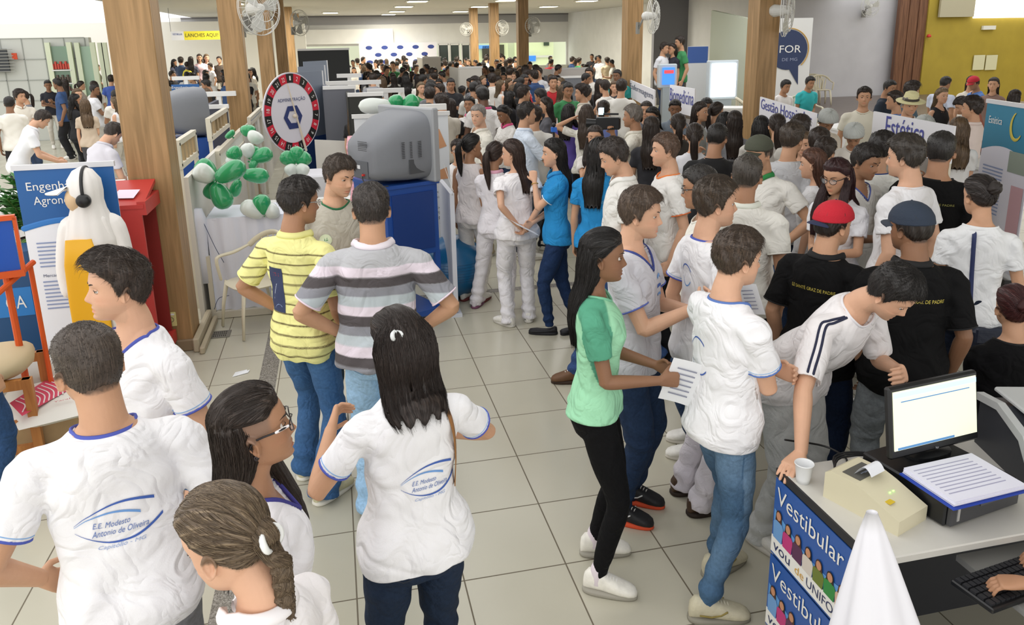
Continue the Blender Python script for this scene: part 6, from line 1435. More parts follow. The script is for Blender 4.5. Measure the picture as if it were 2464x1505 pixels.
# white cloth cone in front (over a pole)
pk = at(2083, 1236, 1.15); cb = V3(pk[0]+.02, pk[1], 0)
mb = MB(); n = 72; k = 22; v = []; th = np.arange(n)/n*2*np.pi
for i in range(k):
    t = i/(k-1); r = .016+.31*t**.92; z = pk[2]-(pk[2]-.02)*t
    rr = r*(1+.10*t**.3*np.sin(th*7+1)+.06*t*np.sin(th*13+2*t)); v += [(cb[0]+a+.15*t, cb[1]+b_-.03*t, z) for a, b_ in zip(np.cos(th)*rr*1.0, np.sin(th)*rr*.8)]
mb.add(v, [(i*n+j, i*n+(j+1) % n, (i+1)*n+(j+1) % n, (i+1)*n+j) for i in range(k-1) for j in range(n)]+[tuple(range(n))])
tag(mb.obj('draped_cloth', mat('cloth_white', '#e9e9f0', rough=.85, bump=.05, bscale=30), smooth=True), 'pointed white cloth draped in folds in front of the counter', 'cloth')
# ---- fertiliser bag, lower left
def bag(name, pts, z, th, label, m, cat='bag'):
    o = empty(name, (0, 0, 0), 0, label, cat); P_ = np.array([at(u, v, z) for u, v in pts]); c = P_.mean(0); o.location = (c[0], c[1], 0)
    ex = P_[1]-P_[0]; ey = P_[3]-P_[0]; n = 14; mb = MB(); v = []
    for sgn in (1, -1):
        for i in range(n):
            for j in range(n):
                s_, t_ = i/(n-1), j/(n-1); p = P_[0]*(1-s_)*(1-t_)+P_[1]*s_*(1-t_)+P_[2]*s_*t_+P_[3]*(1-s_)*t_
                e = min(1, 6*min(s_, 1-s_))*min(1, 6*min(t_, 1-t_)); e = e**.5
                v.append((p[0]-c[0], p[1]-c[1], z-th/2+sgn*th/2*e))
    f = []
    for sg in (0, 1):
        for i in range(n-1):
            for j in range(n-1):
                a = sg*n*n+i*n+j; q = (a, a+n, a+n+1, a+1); f.append(q if sg else q[::-1])
    mb.add(v, f); mb.obj('sack', m, o, smooth=True); return o, P_, c
SACK = mat('sack_white', '#e4e2da', rough=.5, noise=.03, nscale=4)
o, P_, c = bag('fertiliser_sack', ((-40, 880), (130, 832), (330, 940), (40, 1010)), .38, .14, 'white printed sack with pink wave pattern and MOSC lettering, lower left behind the boys', SACK)
def onbag(s_, t_): p = P_[0]*(1-s_)*(1-t_)+P_[1]*s_*(1-t_)+P_[2]*s_*t_+P_[3]*(1-s_)*t_; return p-V3(c[0], c[1], 0)+V3(0, 0, .004)
bex, bey = nrm(P_[2]-P_[3]), nrm(P_[0]-P_[3])
mb = MB(); mb.add([onbag(.02, .75), onbag(.55, .50), onbag(.52, .78), onbag(.05, .98)], [(0, 1, 2, 3)]); mb.obj('pink_pattern', mat('pink_print', '#d84a68'), o)
mb = MB()
for i in range(9):
    a, b_ = onbag(.08+.05*i, .74-.022*i)+V3(0, 0, .002), onbag(.07+.05*i, .93-.015*i)+V3(0, 0, .002); m_ = (a+b_)/2+bex*.03; mb.tube([a, m_, b_], .004, n=4, sub=4, flat=.3)
mb.obj('white_waves', mat('wave_white', '#f0e4e6'), o)
mb = MB(); place(mb, fit_text('Mosc', .17, .05, shear=.2), onbag(.60, .40), bex, bey, Z0, .003); mb.obj('lettering', mat('sack_black', '#2c2c30'), o)
mb = MB(); place(mb, fit_text('YaraLiva', .14, .022, shear=.2), onbag(.46, .90), bex, bey, Z0, .003); mb.obj('brand_lettering', mat('sack_pale_red', '#c05a6a'), o)
for s_ in (.25, .62): mb = MB(); a = onbag(s_, .12); mb.add([a+bex*x+bey*y for x, y in ((-.018, -.05), (.018, -.05), (.018, .05), (-.018, .05))], [(0, 1, 2, 3)]); mb.obj('purple_label', mat('label_purple', '#463a52'), o)
bx('pallet_block', (0, 0, .12), (.5, .35, .23), mat('cardboard', '#b59a72', rough=.8, noise=.08), o)
# blue jeans person cut off at left edge (leg only)
# ---- orange framed stand with blue panel, wooden chair-like stand and boxes
p = aty(10, 590, 5.0)
o = empty('display_easel', (p[0], 5.0, 0), .25, 'orange framed board with a blue face cut off by the left edge', 'board')
z0_, z1_ = aty(10, 660, 5.0)[2], aty(10, 525, 5.0)[2]
bx('blue_face', (-.06, 0, (z0_+z1_)/2), (.24, .02, z1_-z0_), mat('face_blue', '#1d55b8', rough=.25), o)
OR = mat('orange_frame', '#d9581a', rough=.4)
for c_, s_ in (((-.06, -.004, z1_), (.28, .04, .03)), ((-.06, -.004, z0_), (.28, .05, .04)), ((.075, -.004, (z0_+z1_)/2), (.02, .04, z1_-z0_))): bx('frame_bar', c_, s_, OR, o)
mb = MB(); mb.tube([(.12, .1, z0_+.03), (-.3, -.25, z0_-.25)], .018, n=8); mb.obj('brace', OR, o); mb = MB(); mb.tube([(-.02, .0, 0), (-.02, 0, z0_)], .02, n=8); mb.tube([(.1, .1, 0), (.1, .1, z0_)], .015, n=8); mb.obj('pole', OR, o)
o = empty('wooden_stand', (-2.02, 4.9, 0), .15, 'light brown wooden trestle stand with a sack across it, at the left edge', 'stand')
WD = wood_mat('stand_wood', '#a0602c', '#c98a4a')
for x_, y_ in ((-.35, -.2), (.12, -.2), (-.35, .25), (.12, .25)): bx('leg', (x_, y_, .29), (.05, .05, .58), WD, o)
for z_ in (.14, .30): bx('rail', (-.115, -.2, z_), (.47, .03, .05), WD, o)
bx('top_rail', (-.115, -.2, .55), (.5, .04, .06), WD, o); bx('top_rail', (-.115, .25, .55), (.5, .04, .06), WD, o)
mb = MB(); mb.loft([(-.12, y_, .63) for y_ in np.linspace(-.24, .3, 9)], X0, Z0, [.14, .2, .23, .24, .25, .24, .23, .2, .12], [.03, .06, .07, .07, .07, .07, .07, .05, .02], n=20, p=3); mb.obj('sack', mat('sack_beige', '#c9b792', rough=.7), o, smooth=True)
o = empty('stacked_sacks', (-2.3, 5.3, 0), 0, 'grey white sacks stacked on the floor behind the wooden stand', 'sacks')
for i in range(2): mb = MB(); mb.loft([(x_, 0, .12+.2*i) for x_ in np.linspace(-.4, .45, 9)], V3(0, 1, 0), Z0, [.12, .2, .22, .23, .23, .23, .22, .2, .1], [.04, .08, .1, .1, .1, .1, .1, .08, .04], n=20, p=3); mb.obj('sack', mat('sack_grey', '#b9b5ae', rough=.7), o, smooth=True)
o = empty('blue_sign_box', (-2.55, 6.3, 0), .1, 'dark blue box standing behind the orange frame, lettered ENGENHARIA CA', 'box')
bx('box', (0, 0, .5), (.5, .3, 1.0), mat('box_navy', '#1b4a78', rough=.4), o); bx('pale_panel', (.05, -.152, .62), (.36, .004, .22), mat('box_blue', '#2a7cc4', rough=.4), o)
mb = MB(); place(mb, fit_text('CA', .13, .10), (.12, -.155, .62), X0, Z0, V3(0, -1, 0), .003); mb.obj('lettering', mat('letter_white', '#e9e9e6'), o)
for i, (u, v, w2, h2, lb) in enumerate(((105, 800, .26, .55, 'tall brown cardboard carton printed with dark lettering beneath the banner'), (150, 800, .22, .35, 'smaller brown cardboard carton beside the tall carton'))):
    p = at(u, v+10, 0); o = empty('cardboard_box', (p[0], p[1]+.1, 0), .2*i, lb, 'box'); bx('carton', (0, 0, h2/2), (w2, .25, h2), mat('cardboard', '#b59a72', rough=.8, noise=.08), o, bev=.004); bx('dark_label', (0, -.127, h2*.86), (w2*.9, .003, h2*.14), mat('carton_ink', '#3a2c24'), o)
    bx('tape', (0, 0, h2+.001), (.05, .25, .002), mat('tape_brown', '#96774c'), o)
p = at(118, 838, 0); mb = MB(); mb.lathe([(.0, 0), (.09, 0), (.11, .2), (.115, .2), (.115, .21), (.105, .205), (.085, .01), (0, .01)], p, 24); tag(mb.obj('blue_bucket', mat('bucket_blue', '#1d4fa0', rough=.35), smooth=True), 'dark blue plastic bucket on the floor by the cardboard cartons', 'bucket')
# ---- roll-up banner Engenharia Agronômica
yb_ = 5.8; tl_, tr__ = aty(60, 407, yb_), aty(172, 402, yb_)
o = empty('rollup_banner', (tl_[0]-.07, yb_, 0), math.radians(0), 'blue and white roll-up banner reading Engenharia Agronômica beside the white mannequin', 'banner')
bw = .62; zt_ = tl_[2]; zb_ = .35
bx('banner_sheet', (bw/2, 0, (zt_+zb_)/2), (bw, .006, zt_-zb_), mat('banner_sheet_white', '#eef0f6', rough=.5), o)
bx('top_rail', (bw/2, 0, zt_+.01), (bw+.02, .03, .035), mat('rail_silver', '#d9dade', rough=.3), o); bx('base', (bw/2, 0, zb_-.03), (bw+.04, .12, .06), BLK, o, bev=.01)
for x_ in (.08, bw-.08): bx('foot', (x_, 0, (zb_-.05)/2), (.05, .2, zb_-.05), BLK, o)
mb = MB(); n = 16; pts = [(0, -.0045, zt_-.01), (bw, -.0045, zt_-.01)]+[(bw*(1-t), -.0045, zt_-.40-.05*(1-t)+.07*math.sin(math.pi*t)) for t in np.linspace(0, 1, n)]; mb.add(pts, [tuple(range(len(pts)))]); mb.obj('blue_header', mat('header_blue', '#1f5d9f', rough=.4), o)
mb = MB(); mb.tube([(bw*(1-t), -.006, zt_-.41-.05*(1-t)+.07*math.sin(math.pi*t)) for t in np.linspace(0, 1, n)], .02, n=6, flat=.1, up=(0, 1, 0)); mb.obj('blue_arc', mat('arc_blue', '#2f7ac6', rough=.4), o)
for i, t_ in enumerate(('Engenharia', 'Agronômica')): mb = MB(); place(mb, fit_text(t_, .36, .075), (.24+.03*i, -.005, zt_-.13-.10*i), X0, Z0, V3(0, -1, 0), .003); mb.obj('title_lettering', mat('letter_white', '#e9e9e6'), o)
rs = random.Random(3)
for k, (z_, n_) in enumerate(((zt_-.52, 7), (zt_-.80, 8))):
    mb = MB()
    for i in range(n_): L_ = rs.uniform(.30, .42); mb.box((.06+L_/2, -.006, z_-.028*i), (L_, .002, .009))
    mb.obj('text_block', mat('banner_text', '#8e9cc0'), o)
mb = MB(); place(mb, fit_text('Mercado de trabalho', .26, .02), (.2, -.005, zt_-.755), X0, Z0, V3(0, -1, 0), .003); mb.obj('subheading', mat('poster_navy', '#25305e', rough=.4), o)
# ---- white suited mannequin with cap and headphones
p = aty(200, 360, 5.55); pp_ = (p[0]-.04, 5.60)
o = empty('mannequin', (pp_[0], pp_[1], 0), 0, 'mannequin in white protective hood, cap and headphones with a yellow apron, beside the banner', 'mannequin')
SU = mat('suit_white', '#efece8', rough=.8, bump=.1, bscale=60); s_ = 1.0
mb = MB(); mb.loft([(0, 0, z) for z in (.02, .3, .8, 1.05, 1.22, 1.34, 1.40)], X0, V3(0, 1, 0), [.15, .15, .145, .145, .16, .13, .06], [.11, .11, .11, .11, .11, .10, .05], n=28, p=2.3)
for sg in (-1, 1): mb.tube([(sg*.11, 0, 1.31), (sg*.155, 0, 1.26), (sg*.20, -.01, 1.0), (sg*.19, -.04, .84)], [.05, .055, .05, .045], n=16, sub=3)
bm = remesh(mb, .01, 3, 'suit'); X = co_get(bm); N = no_get(bm); X += N*(.010*np.sin(np.arctan2(X[:, 1], X[:, 0])*9+X[:, 2]*5))[:, None]; co_set(bm, X); add_obj('suit', bm, SU, o)
mb = MB(); mb.loft([(0, -.0, z) for z in (1.12, 1.2, 1.32, 1.40, 1.46, 1.52, 1.60, 1.66, 1.685)], X0, V3(0, 1, 0), [.17, .17, .14, .11, .10, .105, .10, .06, .01], [.14, .14, .12, .10, .11, .12, .11, .07, .01], n=40); v = mb.v[0]; mb.v[0] = v*np.stack([1+.03*np.sin(np.arctan2(v[:, 1], v[:, 0])*11), 1+.03*np.sin(np.arctan2(v[:, 1], v[:, 0])*11), np.ones(len(v))], -1); mb.obj('hood', SU, o, smooth=True)
mb = MB(); mb.ball((-.05, -.02, 1.47), (.075, .09, .09), 20, 12); mb.obj('face', mat('mannequin_skin', '#d9bb94', rough=.5), o, smooth=True)
mb = MB(); th = np.linspace(-1.2, 1.2, 13); v = [(-.09-math.cos(a)*r_, math.sin(a)*.10*(1 if r_ < .05 else .9), 1.555-r_*.28) for r_ in (0., .06, .12, .155) for a in th]; v += [(x, y, z+.008) for x, y, z in v]
f = [(j*13+i, j*13+i+1, (j+1)*13+i+1, (j+1)*13+i) for j in range(3) for i in range(12)]; f += [tuple(52+a for a in q[::-1]) for q in f]; f += [(39+i, 40+i, 92+i, 91+i) for i in range(12)]; mb.add(v, f); mb.obj('cap_brim', SU, o, smooth=True)
mb = MB(); mb.tube([(.015+math.cos(a)*.0, math.cos(a)*.128-.0, 1.53+math.sin(a)*.155) for a in np.linspace(-.25, math.pi+.25, 21)], .011, n=8, flat=.6); hp = mb.obj('headphones', BLK, o, smooth=True)
for sg in (-1, 1): mb = MB(); mb.lathe([(0, -.03), (.035, -.03), (.045, -.01), (.045, .015), (.03, .03), (0, .03)], (0, 0, 0), 24, M=Rx(math.pi/2*sg)); mb.v[0] = mb.v[0]+V3(.015, sg*.125-.0, 1.475); mb.obj('ear_cup', BLK, hp, smooth=True)
mb = MB(); mb.loft([(-.05, -.135, z) for z in (.02, .35, .8, 1.05, 1.22)], X0, V3(0, 1, 0), [.12, .12, .12, .11, .08], [.012]*5, n=20, p=4); mb.obj('yellow_apron', mat('apron_yellow', '#f0b41a', rough=.5), o, smooth=True)
bx('stand_base', (0, 0, .01), (.4, .4, .02), BLK, o)
# ---- red lectern cabinet in front of the left pillar
RED = mat('red_paint', '#c23a34', rough=.45, noise=.05, nscale=3); RED2 = mat('red_inside', '#8f2a24', rough=.6)
fr_ = aty(330, 470, 6.0); o = empty('red_cabinet', (-1.74, 5.98, 0), 0, 'red wooden lectern cabinet with a paper on its sloping top beside the near pillar', 'cabinet')
w_, d_, h_ = .32, .42, 1.33
bx('back_panel', (0, d_/2-.0, h_/2), (.02, d_, h_), RED, o) if 0 else None
bx('front_panel', (w_/2, -.01, h_/2), (w_, .025, h_), RED, o); bx('left_side', (.012, d_/2, h_/2), (.024, d_, h_), RED, o); bx('rear_panel', (w_/2, d_, h_/2), (w_, .025, h_+.08), RED2, o)
bx('bottom_board', (w_/2, d_/2, .04), (w_, d_, .05), RED, o); bx('base_lip', (w_-.0, d_/2, .16), (.05, d_+.04, .09), RED, o); bx('top_lip', (w_+.005, d_/2, h_-.02), (.06, d_+.05, .10), RED, o)
mb = MB(); mb.prism([(-.02, -.03, h_-.02), (-.02, d_+.02, h_+.09), (-.02, d_+.02, h_+.12), (-.02, -.03, h_+.01)], (1, 0, 0), w_+.04); mb.obj('sloping_top', RED, o)
mb = MB(); a_ = V3(.10, .08, h_+.042); mb.add([a_, a_+V3(.16, -.02, -.003), a_+V3(.18, .12, .035), a_+V3(.03, .14, .037)], [(0, 1, 2, 3)]); mb.v[0] += V3(0, 0, .006); mb.obj('paper_note', mat('note_lilac', '#efdff0', rough=.6), o)
mb = MB(); mb.tube([(w_*.5+math.cos(a)*.06, -.024, .98+math.sin(a)*.06) for a in np.linspace(0, 2*np.pi, 25)], .002, n=4, round_ends=False); mb.obj('scratched_circle', mat('scratch', '#8a2a26'), o)
mb = MB(); mb.tube([(-1.79, 5.95, .0), (-1.79, 5.97, 1.62)], .02, n=10); mb.box((-1.79, 5.96, .015), (.3, .3, .03), bev=.01); mb.tube([(-1.79, 5.97, 1.45), (-1.6, 6.02, 1.46)], .012, n=8); tag(mb.obj('metal_pole_stand', mat('pole_grey', '#4a4e5c', rough=.35, metal=.4), smooth=False), 'dark grey metal pole standing between the mannequin and the red cabinet', 'stand')
# outlet and skirting box of the pillar
p = aty(412, 770, 6.43); o = empty('wall_outlet', (p[0], 6.44, p[2]), 0, 'cream power outlet plate low on the near wooden pillar', 'outlet'); bx('plate', (0, 0, 0), (.075, .02, .12), mat('outlet_cream', '#d6cf8e', rough=.4), o, bev=.004); mb = MB(); mb.tube([(math.cos(a)*.02, -.012, math.sin(a)*.02-.0) for a in np.linspace(0, 2*np.pi, 17)], .002, n=4); mb.obj('socket_ring', mat('dark_metal', '#4a4a40'), o); bx('paper_label', (0, -.0115, .045), (.055, .002, .014), mat('paper', '#eef0f3', rough=.8), o)
mb = MB(); mb.box((-1.25, 6.75, .06), (.05, .75, .12), bev=.01); mb.box((-1.20, 6.72, .03), (.04, .8, .06), bev=.01); struct('baseboard_pillar', mb, mat('cream_skirting', '#b9ad94', rough=.6))
p = at(530, 806, 0); o = empty('floor_drain', (p[0], p[1], .001), 0, 'square grey metal floor drain beside the white skirted table', 'drain'); bx('plate', (0, 0, .003), (.17, .17, .006), mat('drain_metal', '#8b8880', rough=.4, metal=.5), o); mb = MB()
for j in range(3):
    for i in range(7): mb.box((-.05+.0165*i, -.045+.045*j, .0066), (.007, .03, .001))
mb.obj('slots', mat('slot_black', '#060606'), o)
p = at(580, 903, 0); mb = MB(); v = [(0, 0, .004), (.11, .05, .004), (.10, .08, .02), (.02, .035, .025), (.02, .02, .008), (.12, .09, .012)]; mb.add([V3(*a)+V3(p[0]-.06, p[1]-.03, 0) for a in v], [(0, 1, 2, 3), (0, 4, 5, 1)]); mb.prism([V3(p[0]-.05, p[1]-.02, .003), V3(p[0]+.05, p[1]+.02, .003), V3(p[0]+.04, p[1]+.035, .01), V3(p[0]-.04, p[1], .01)], (0, 0, 1), .004); tag(mb.obj('crumpled_paper', mat('paper', '#eef0f3', rough=.8)), 'crumpled scrap of white paper lying on the floor tiles', 'paper')
# ---- white skirted table, chair, balloons, partitions
ty = 7.22; a = aty(486, 520, ty); tz = aty(600, 521, ty)[2]
o = empty('skirted_table', (-1.20, ty, 0), 0, 'white cloth covered table front on a low frame beside the left pillar', 'table')
tw = .95; CL = mat('cloth_cool_white', '#e6e8f4', rough=.85, bump=.08, bscale=25)
mb = MB(); n = 60; v = []
for z in (.07, .3, .6, tz):
    for i in range(n): x = tw*i/(n-1); v.append((x, .018*math.sin(x*26)*(1-z/tz*.7)+.012*math.sin(x*61+z*4), z))
mb.add(v, [(j*n+i, j*n+i+1, (j+1)*n+i+1, (j+1)*n+i) for j in range(3) for i in range(n-1)]); m0 = MB(); m0.box((tw/2, .30, tz-.01), (tw, .58, .02)); mb.add(m0.v[0], m0.f)
v = []
for z in (.07, tz):
    for i in range(20): v.append((.0-.01*math.sin(i*1.3), .58*i/19, z))
mb.add(v, [(i, i+1, 21+i, 20+i) for i in range(19)]); mb.obj('cloth_skirt', CL, o, smooth=.9)
for c_, s_ in (((tw/2, -.02, .035), (tw+.04, .05, .06)), ((-.02, .28, .035), (.05, .6, .06)), ((-.02, -.02, .3), (.04, .04, .6))): bx('frame_rail', c_, s_, mat('frame_cream', '#d9d2c0', rough=.5), o)
mb = MB(); mb.tube([(-.02, -.04, tz), (.06, -.05, tz-.25), (.12, -.05, tz-.40)], .003, n=5, sub=5); mb.tube([(-.01, -.05, .1), (.04, -.05, .2), (.13, -.05, .22)], .003, n=5, sub=5); mb.obj('wire', mat('wire_blue', '#4a5678'), o)
mb = MB(); mb.loft([(-.06, .0, z) for z in (.35, .6, .8, tz, tz+.10)], X0, V3(0, 1, 0), [.05, .05, .06, .07, .04], [.05, .05, .06, .07, .04], n=22); mb.obj('hanging_cloth', CL, o, smooth=True)
p = at(492, 745, 0); o = empty('red_crate', (p[0]-.05, p[1]+.25, 0), 0, 'red crate on the floor behind the near pillar', 'crate'); bx('body', (0, 0, .14), (.16, .2, .24), mat('crate_red', '#c01f22', rough=.4), o, bev=.01); bx('dark_base', (0, 0, .01), (.17, .21, .02), BLK, o)
def plastic_chair(loc, yaw, label, group=None, col='#ded6bd'):
    o = empty('plastic_chair', loc, yaw, label, 'chair', group); m = mat('chair_plastic_'+col, col, rough=.35)
    mb = MB(); mb.loft([(0, 0, .415), (0, 0, .43), (0, 0, .44)], X0, V3(0, 1, 0), [.21, .225, .21], [.21, .225, .21], n=28, p=3.2); mb.obj('seat', m, o, smooth=.7)
    mb = MB(); n = 15; P_ = []
    arc = lambda t: V3(math.sin(t)*.27, -.20*math.cos(t)-.02, 0)
    ts = np.linspace(-1.25, 1.25, n); top = [arc(t)*V3(1, 1.15, 1)+V3(0, 0, .83-.13*(abs(t)/1.25)**2.2) for t in ts]; mb.tube(top, .016, n=10, flat=1.6); mb.obj('back_rim', m, o, smooth=True)
    for t in np.linspace(-.8, .8, 7): a = arc(t)*V3(1, 1.15, 1)+V3(0, 0, .83-.13*(abs(t)/1.25)**2.2); b_ = arc(t)*V3(.8, .95, 1)+V3(0, 0, .44); mb = MB(); mb.tube([a, (a+b_)/2+V3(0, -.015, 0), b_], [.014, .017, .014], n=8, flat=.4, sub=3, up=(0, 1, 0)); mb.obj('back_slat', m, o, smooth=True)
    for sg in (-1, 1):
        mb = MB(); mb.tube([V3(sg*.257, -.08, .70), (sg*.27, .05, .655), (sg*.27, .18, .64), (sg*.26, .215, .60), (sg*.245, .20, .44)], [.018, .024, .022, .02, .018], n=10, sub=4, flat=.6); mb.obj('armrest', m, o, smooth=True)
        for sy in (-1, 1): mb = MB(); mb.tube([(sg*.19, sy*.17, .43), (sg*.22, sy*.21, .22), (sg*.235, sy*.235, .01)], [.032, .026, .022], n=10, flat=.5, round_ends=False); mb.obj('leg', m, o, smooth=True)
    return o
plastic_chair((-.80, 6.85, 0), math.radians(118), 'cream plastic armchair half hidden behind the man in the yellow polo')
plastic_chair((.16, 6.55, 0), math.radians(160), 'cream plastic armchair behind the grey T-shirt man by the blue stand')
def chair_far(u, v, D, yaw, lb): p = aty(u, v, D); plastic_chair((p[0], p[1], .44), yaw, lb)
chair_far(1958, 160, 20.8, 2.6, 'cream plastic chair on the stage beside the seated teal shirt person'); chair_far(1980, 160, 20.2, 2.9, 'second cream plastic chair on the stage, right of the first')
# partition wall along the pillars
PW = mat('partition_white', '#dad6cd', rough=.7, noise=.03, nscale=3)
def wallrun(name, x, ya, yb2, z, th=.04): mb = MB(); mb.box((x, (ya+yb2)/2, z/2), (th, yb2-ya, z)); return tag(mb.obj(name, PW), None, None)
for i, (ya, yb2, x, z) in enumerate(((7.1, 9.3, -1.30, 1.34), (9.32, 12.6, -1.28, 1.30), (13.1, 16.0, -1.28, 1.30), (16.2, 19.0, -1.3, 1.3), (19.5, 24.8, -1.3, 1.3))):
    tag(wallrun('booth_partition', x, ya, yb2, z), 'low white booth partition in line with the left pillars, %s of five' % ('nearest', 'second', 'middle', 'fourth', 'farthest')[i], 'partition')
def panel_post(u0, v0, u1, v1, x, lb, m, bars=0, w_=None):
    a, b_ = atx(u0, v0, x), atx(u1, v1, x); ya, yb2 = min(a[1], b_[1]), max(a[1], b_[1]); z0_, z1_ = min(a[2], b_[2]), max(a[2], b_[2]); o = empty('slatted_panel', (x, ya, 0), 0, lb, 'panel'); L = yb2-ya
    for c_, s_ in (((0, L/2, z1_), (.05, L, .05)), ((0, .02, (z0_+z1_)/2), (.05, .05, z1_-z0_)), ((0, L-.02, (z0_+z1_)/2), (.05, .05, z1_-z0_)), ((0, L/2, z0_), (.05, L, .05))): bx('frame', c_, s_, mat('frame_cream', '#d9d2c0', rough=.5), o)
    if bars:
        for i in range(bars): bx('slat', (0, L*(i+.5)/bars, (z0_+z1_)/2), (.02, L/bars*.45, z1_-z0_), mat('slat_tan', '#a8906a'), o)
    else: bx('infill', (.0, L/2, (z0_+z1_)/2), (.02, L, z1_-z0_), m, o)
    for y_ in (.03, L-.03): bx('post', (0, y_, z0_/2), (.04, .04, z0_), mat('frame_cream', '#d9d2c0', rough=.5), o)
panel_post(505, 335, 545, 262, -1.36, 'cream slatted rail panel on top of the booth partition, before the second pillar', None, 6)
panel_post(432, 402, 466, 318, -1.42, 'cream slatted rail panel right behind the near pillar', None, 5)
panel_post(600, 300, 625, 262, -1.2, 'white framed picture panel right of the second pillar', mat('panel_pic', '#9fa9bd'))
panel_post(527, 410, 581, 312, -1.26, 'white framed sign board behind the balloons', mat('panel_pale', '#e2e5d8'))
a_, b_ = atx(545, 385, -.98), atx(575, 330, -.98)
o = empty('cross_post', tuple(aty(570, 300, 12.0)*V3(1, 1, 0)), 0, 'white T shaped post standing in the left booths', 'post')
def tee(u, v, y, wd, lb, base=None):
    p = aty(u, v, y); o = empty('sign_post', (p[0], y, 0), 0, lb, 'post'); bx('upright', (0, 0, p[2]/2), (.07, .07, p[2]), WHITE, o); bx('crossbar', (0, 0, p[2]), (wd, .08, .07), WHITE, o); return o
bpy.data.objects.remove(bpy.data.objects['cross_post'])
tee(526, 226, 12.6, .50, 'white T shaped post behind the slatted panel left of the second pillar'); tee(447, 188, 16.5, .5, 'white T shaped post farther left above the blue booth sign'); tee(840, 182, 15.0, .45, 'white T shaped post right of the wheel, the nearer one'); tee(850, 199, 14.0, .95, 'white crossbar post over the grey booth'); tee(928, 218, 13.0, .6, 'white crossbar post above the long haired woman'); tee(1034, 258, 9.5, .4, 'short white crossbar behind the television')
# grey booth boxes
def booth(u0, v0, u1, v1, y, col, lb, d=1.6, top=True):
    r = rect(u0, v0, u1, v1, y); o = empty('booth_divider', ((r[0]+r[1])/2, y, 0), 0, lb, 'booth'); w_ = r[1]-r[0]
    bx('panel', (0, 0, r[3]/2), (w_, .05, r[3]), mat('booth_'+col, col, rough=.7), o); bx('top_rail', (0, 0, r[3]+.02), (w_+.04, .07, .05), WHITE, o); bx('side_panel', (-w_/2, d/2, r[3]/2), (.05, d, r[3]), mat('booth_'+col, col, rough=.7), o)
    bx('bottom_rail', (0, 0, .06), (w_+.04, .07, .06), WHITE, o); return o
booth(780, 215, 860, 320, 12.2, '#6e7078', 'grey booth divider with a white rail, right of the wheel'); booth(840, 232, 925, 330, 11.0, '#2f302c', 'dark booth divider with a pale strip behind the balloons'); booth(480, 262, 556, 345, 10.6, '#4d4f5c', 'dark grey booth divider between the first two pillars')
booth(718, 122, 845, 210, 21.0, '#2c2e2f', 'long black booth wall at the back left of the hall', 3.0)
booth(1352, 188, 1412, 225, 18.5, '#777a80', 'grey booth divider in the middle of the crowd'); booth(1018, 140, 1062, 190, 26, '#d8d5cc', 'pale booth divider far back left of the pillars'); booth(1105, 165, 1160, 200, 20, '#dcd9d0', 'pale cream booth divider in the crowd centre'); booth(1330, 168, 1420, 196, 21, '#e2dcd8', 'white booth front with faint lettering in the crowd')
def signboard(a, b_, h, txt, lb, tcol='#4a50a0', tx=(.5, .7), name='booth_sign', fx=.5):
    "standing board from a to b, facing the aisle"
    a, b_ = np.array(a, float), np.array(b_, float); d = nrm((b_-a)*V3(1, 1, 0)); L = np.linalg.norm((b_-a)[:2]); nrmv = V3(d[1], -d[0], 0)
    if nrmv@(CAMP-a) < 0: nrmv = -nrmv
    o = empty(name, (a[0], a[1], 0), 0, lb, 'sign'); za, zb2 = a[2], b_[2]; O = V3(0, 0, 0)
    mb = MB(); mb.prism([O+V3(0, 0, za-h), O+d*L+V3(0, 0, zb2-h), O+d*L+V3(0, 0, zb2), O+V3(0, 0, za)], -nrmv, .02); mb.obj('board', mat('sign_white', '#e9e9ee', rough=.6), o)
    up = nrm(V3(0, 0, 1)); dirv = nrm(d*L+V3(0, 0, zb2-za)); mb = MB(); place(mb, fit_text(txt, L*tx[0], h*tx[1]), O+d*L*fx+V3(0, 0, za+(zb2-za)*fx-h*.36), dirv, up, nrmv, .006); mb.obj('lettering', mat('sign_ink'+tcol, tcol, rough=.6), o)
    for t in (.06, .94): mb = MB(); q = O+d*L*t-nrmv*.04; mb.box((q[0], q[1], (za-h)/2+.1), (.04, .04, za-h+.2)); mb.obj('post', mat('frame_cream', '#d9d2c0', rough=.5), o)
    return o
signboard(at(1829, 233, 1.70), at(1962, 273, 1.70), .26, 'Gestão Hospitalar', 'white sign reading Gestão Hospitalar in blue, below the near right pillar', tx=(.92, .62))
signboard(at(2102, 268, 1.62), at(2296, 304, 1.62), .34, 'Estética', 'white sign reading Estética in large blue letters', tx=(.5, .6), fx=.45)
signboard(at(1515, 192, 1.60), at(1575, 217, 1.60), .34, 'Enfermagem', 'white sign reading Enfermagem, left of the blue display', '#59617a', tx=(.92, .4)); signboard(at(1612, 204, 1.62), at(1672, 214, 1.62), .45, 'Biomedicina', 'white sign reading Biomedicina with a red mark', '#4a50a0', tx=(.95, .5))
# right hand booth counters behind the signs (white fronts)
for i, (u0, v0, u1, v1, h, lb) in enumerate(((1700, 262, 1830, 262, 1.15, 'white booth counter left of the Gestão Hospitalar sign'), (1968, 300, 2095, 330, 1.0, 'white booth counter between the two blue lettered signs'), (2240, 372, 2420, 420, 1.05, 'white booth counter under the Estética sign'))):
    a, b_ = at(u0, v0, h), at(u1, v1, h); d = nrm((b_-a)*V3(1, 1, 0)); L = np.linalg.norm((b_-a)[:2]); ang = math.atan2(d[1], d[0]); o = empty('booth_counter', tuple((a+b_)/2*V3(1, 1, 0)), ang, lb, 'counter'); bx('front', (0, 0, h/2), (L, .04, h), mat('booth_front', '#e6e5e6', rough=.6), o); bx('top', (0, .2, h), (L+.04, .5, .03), WHITE, o)
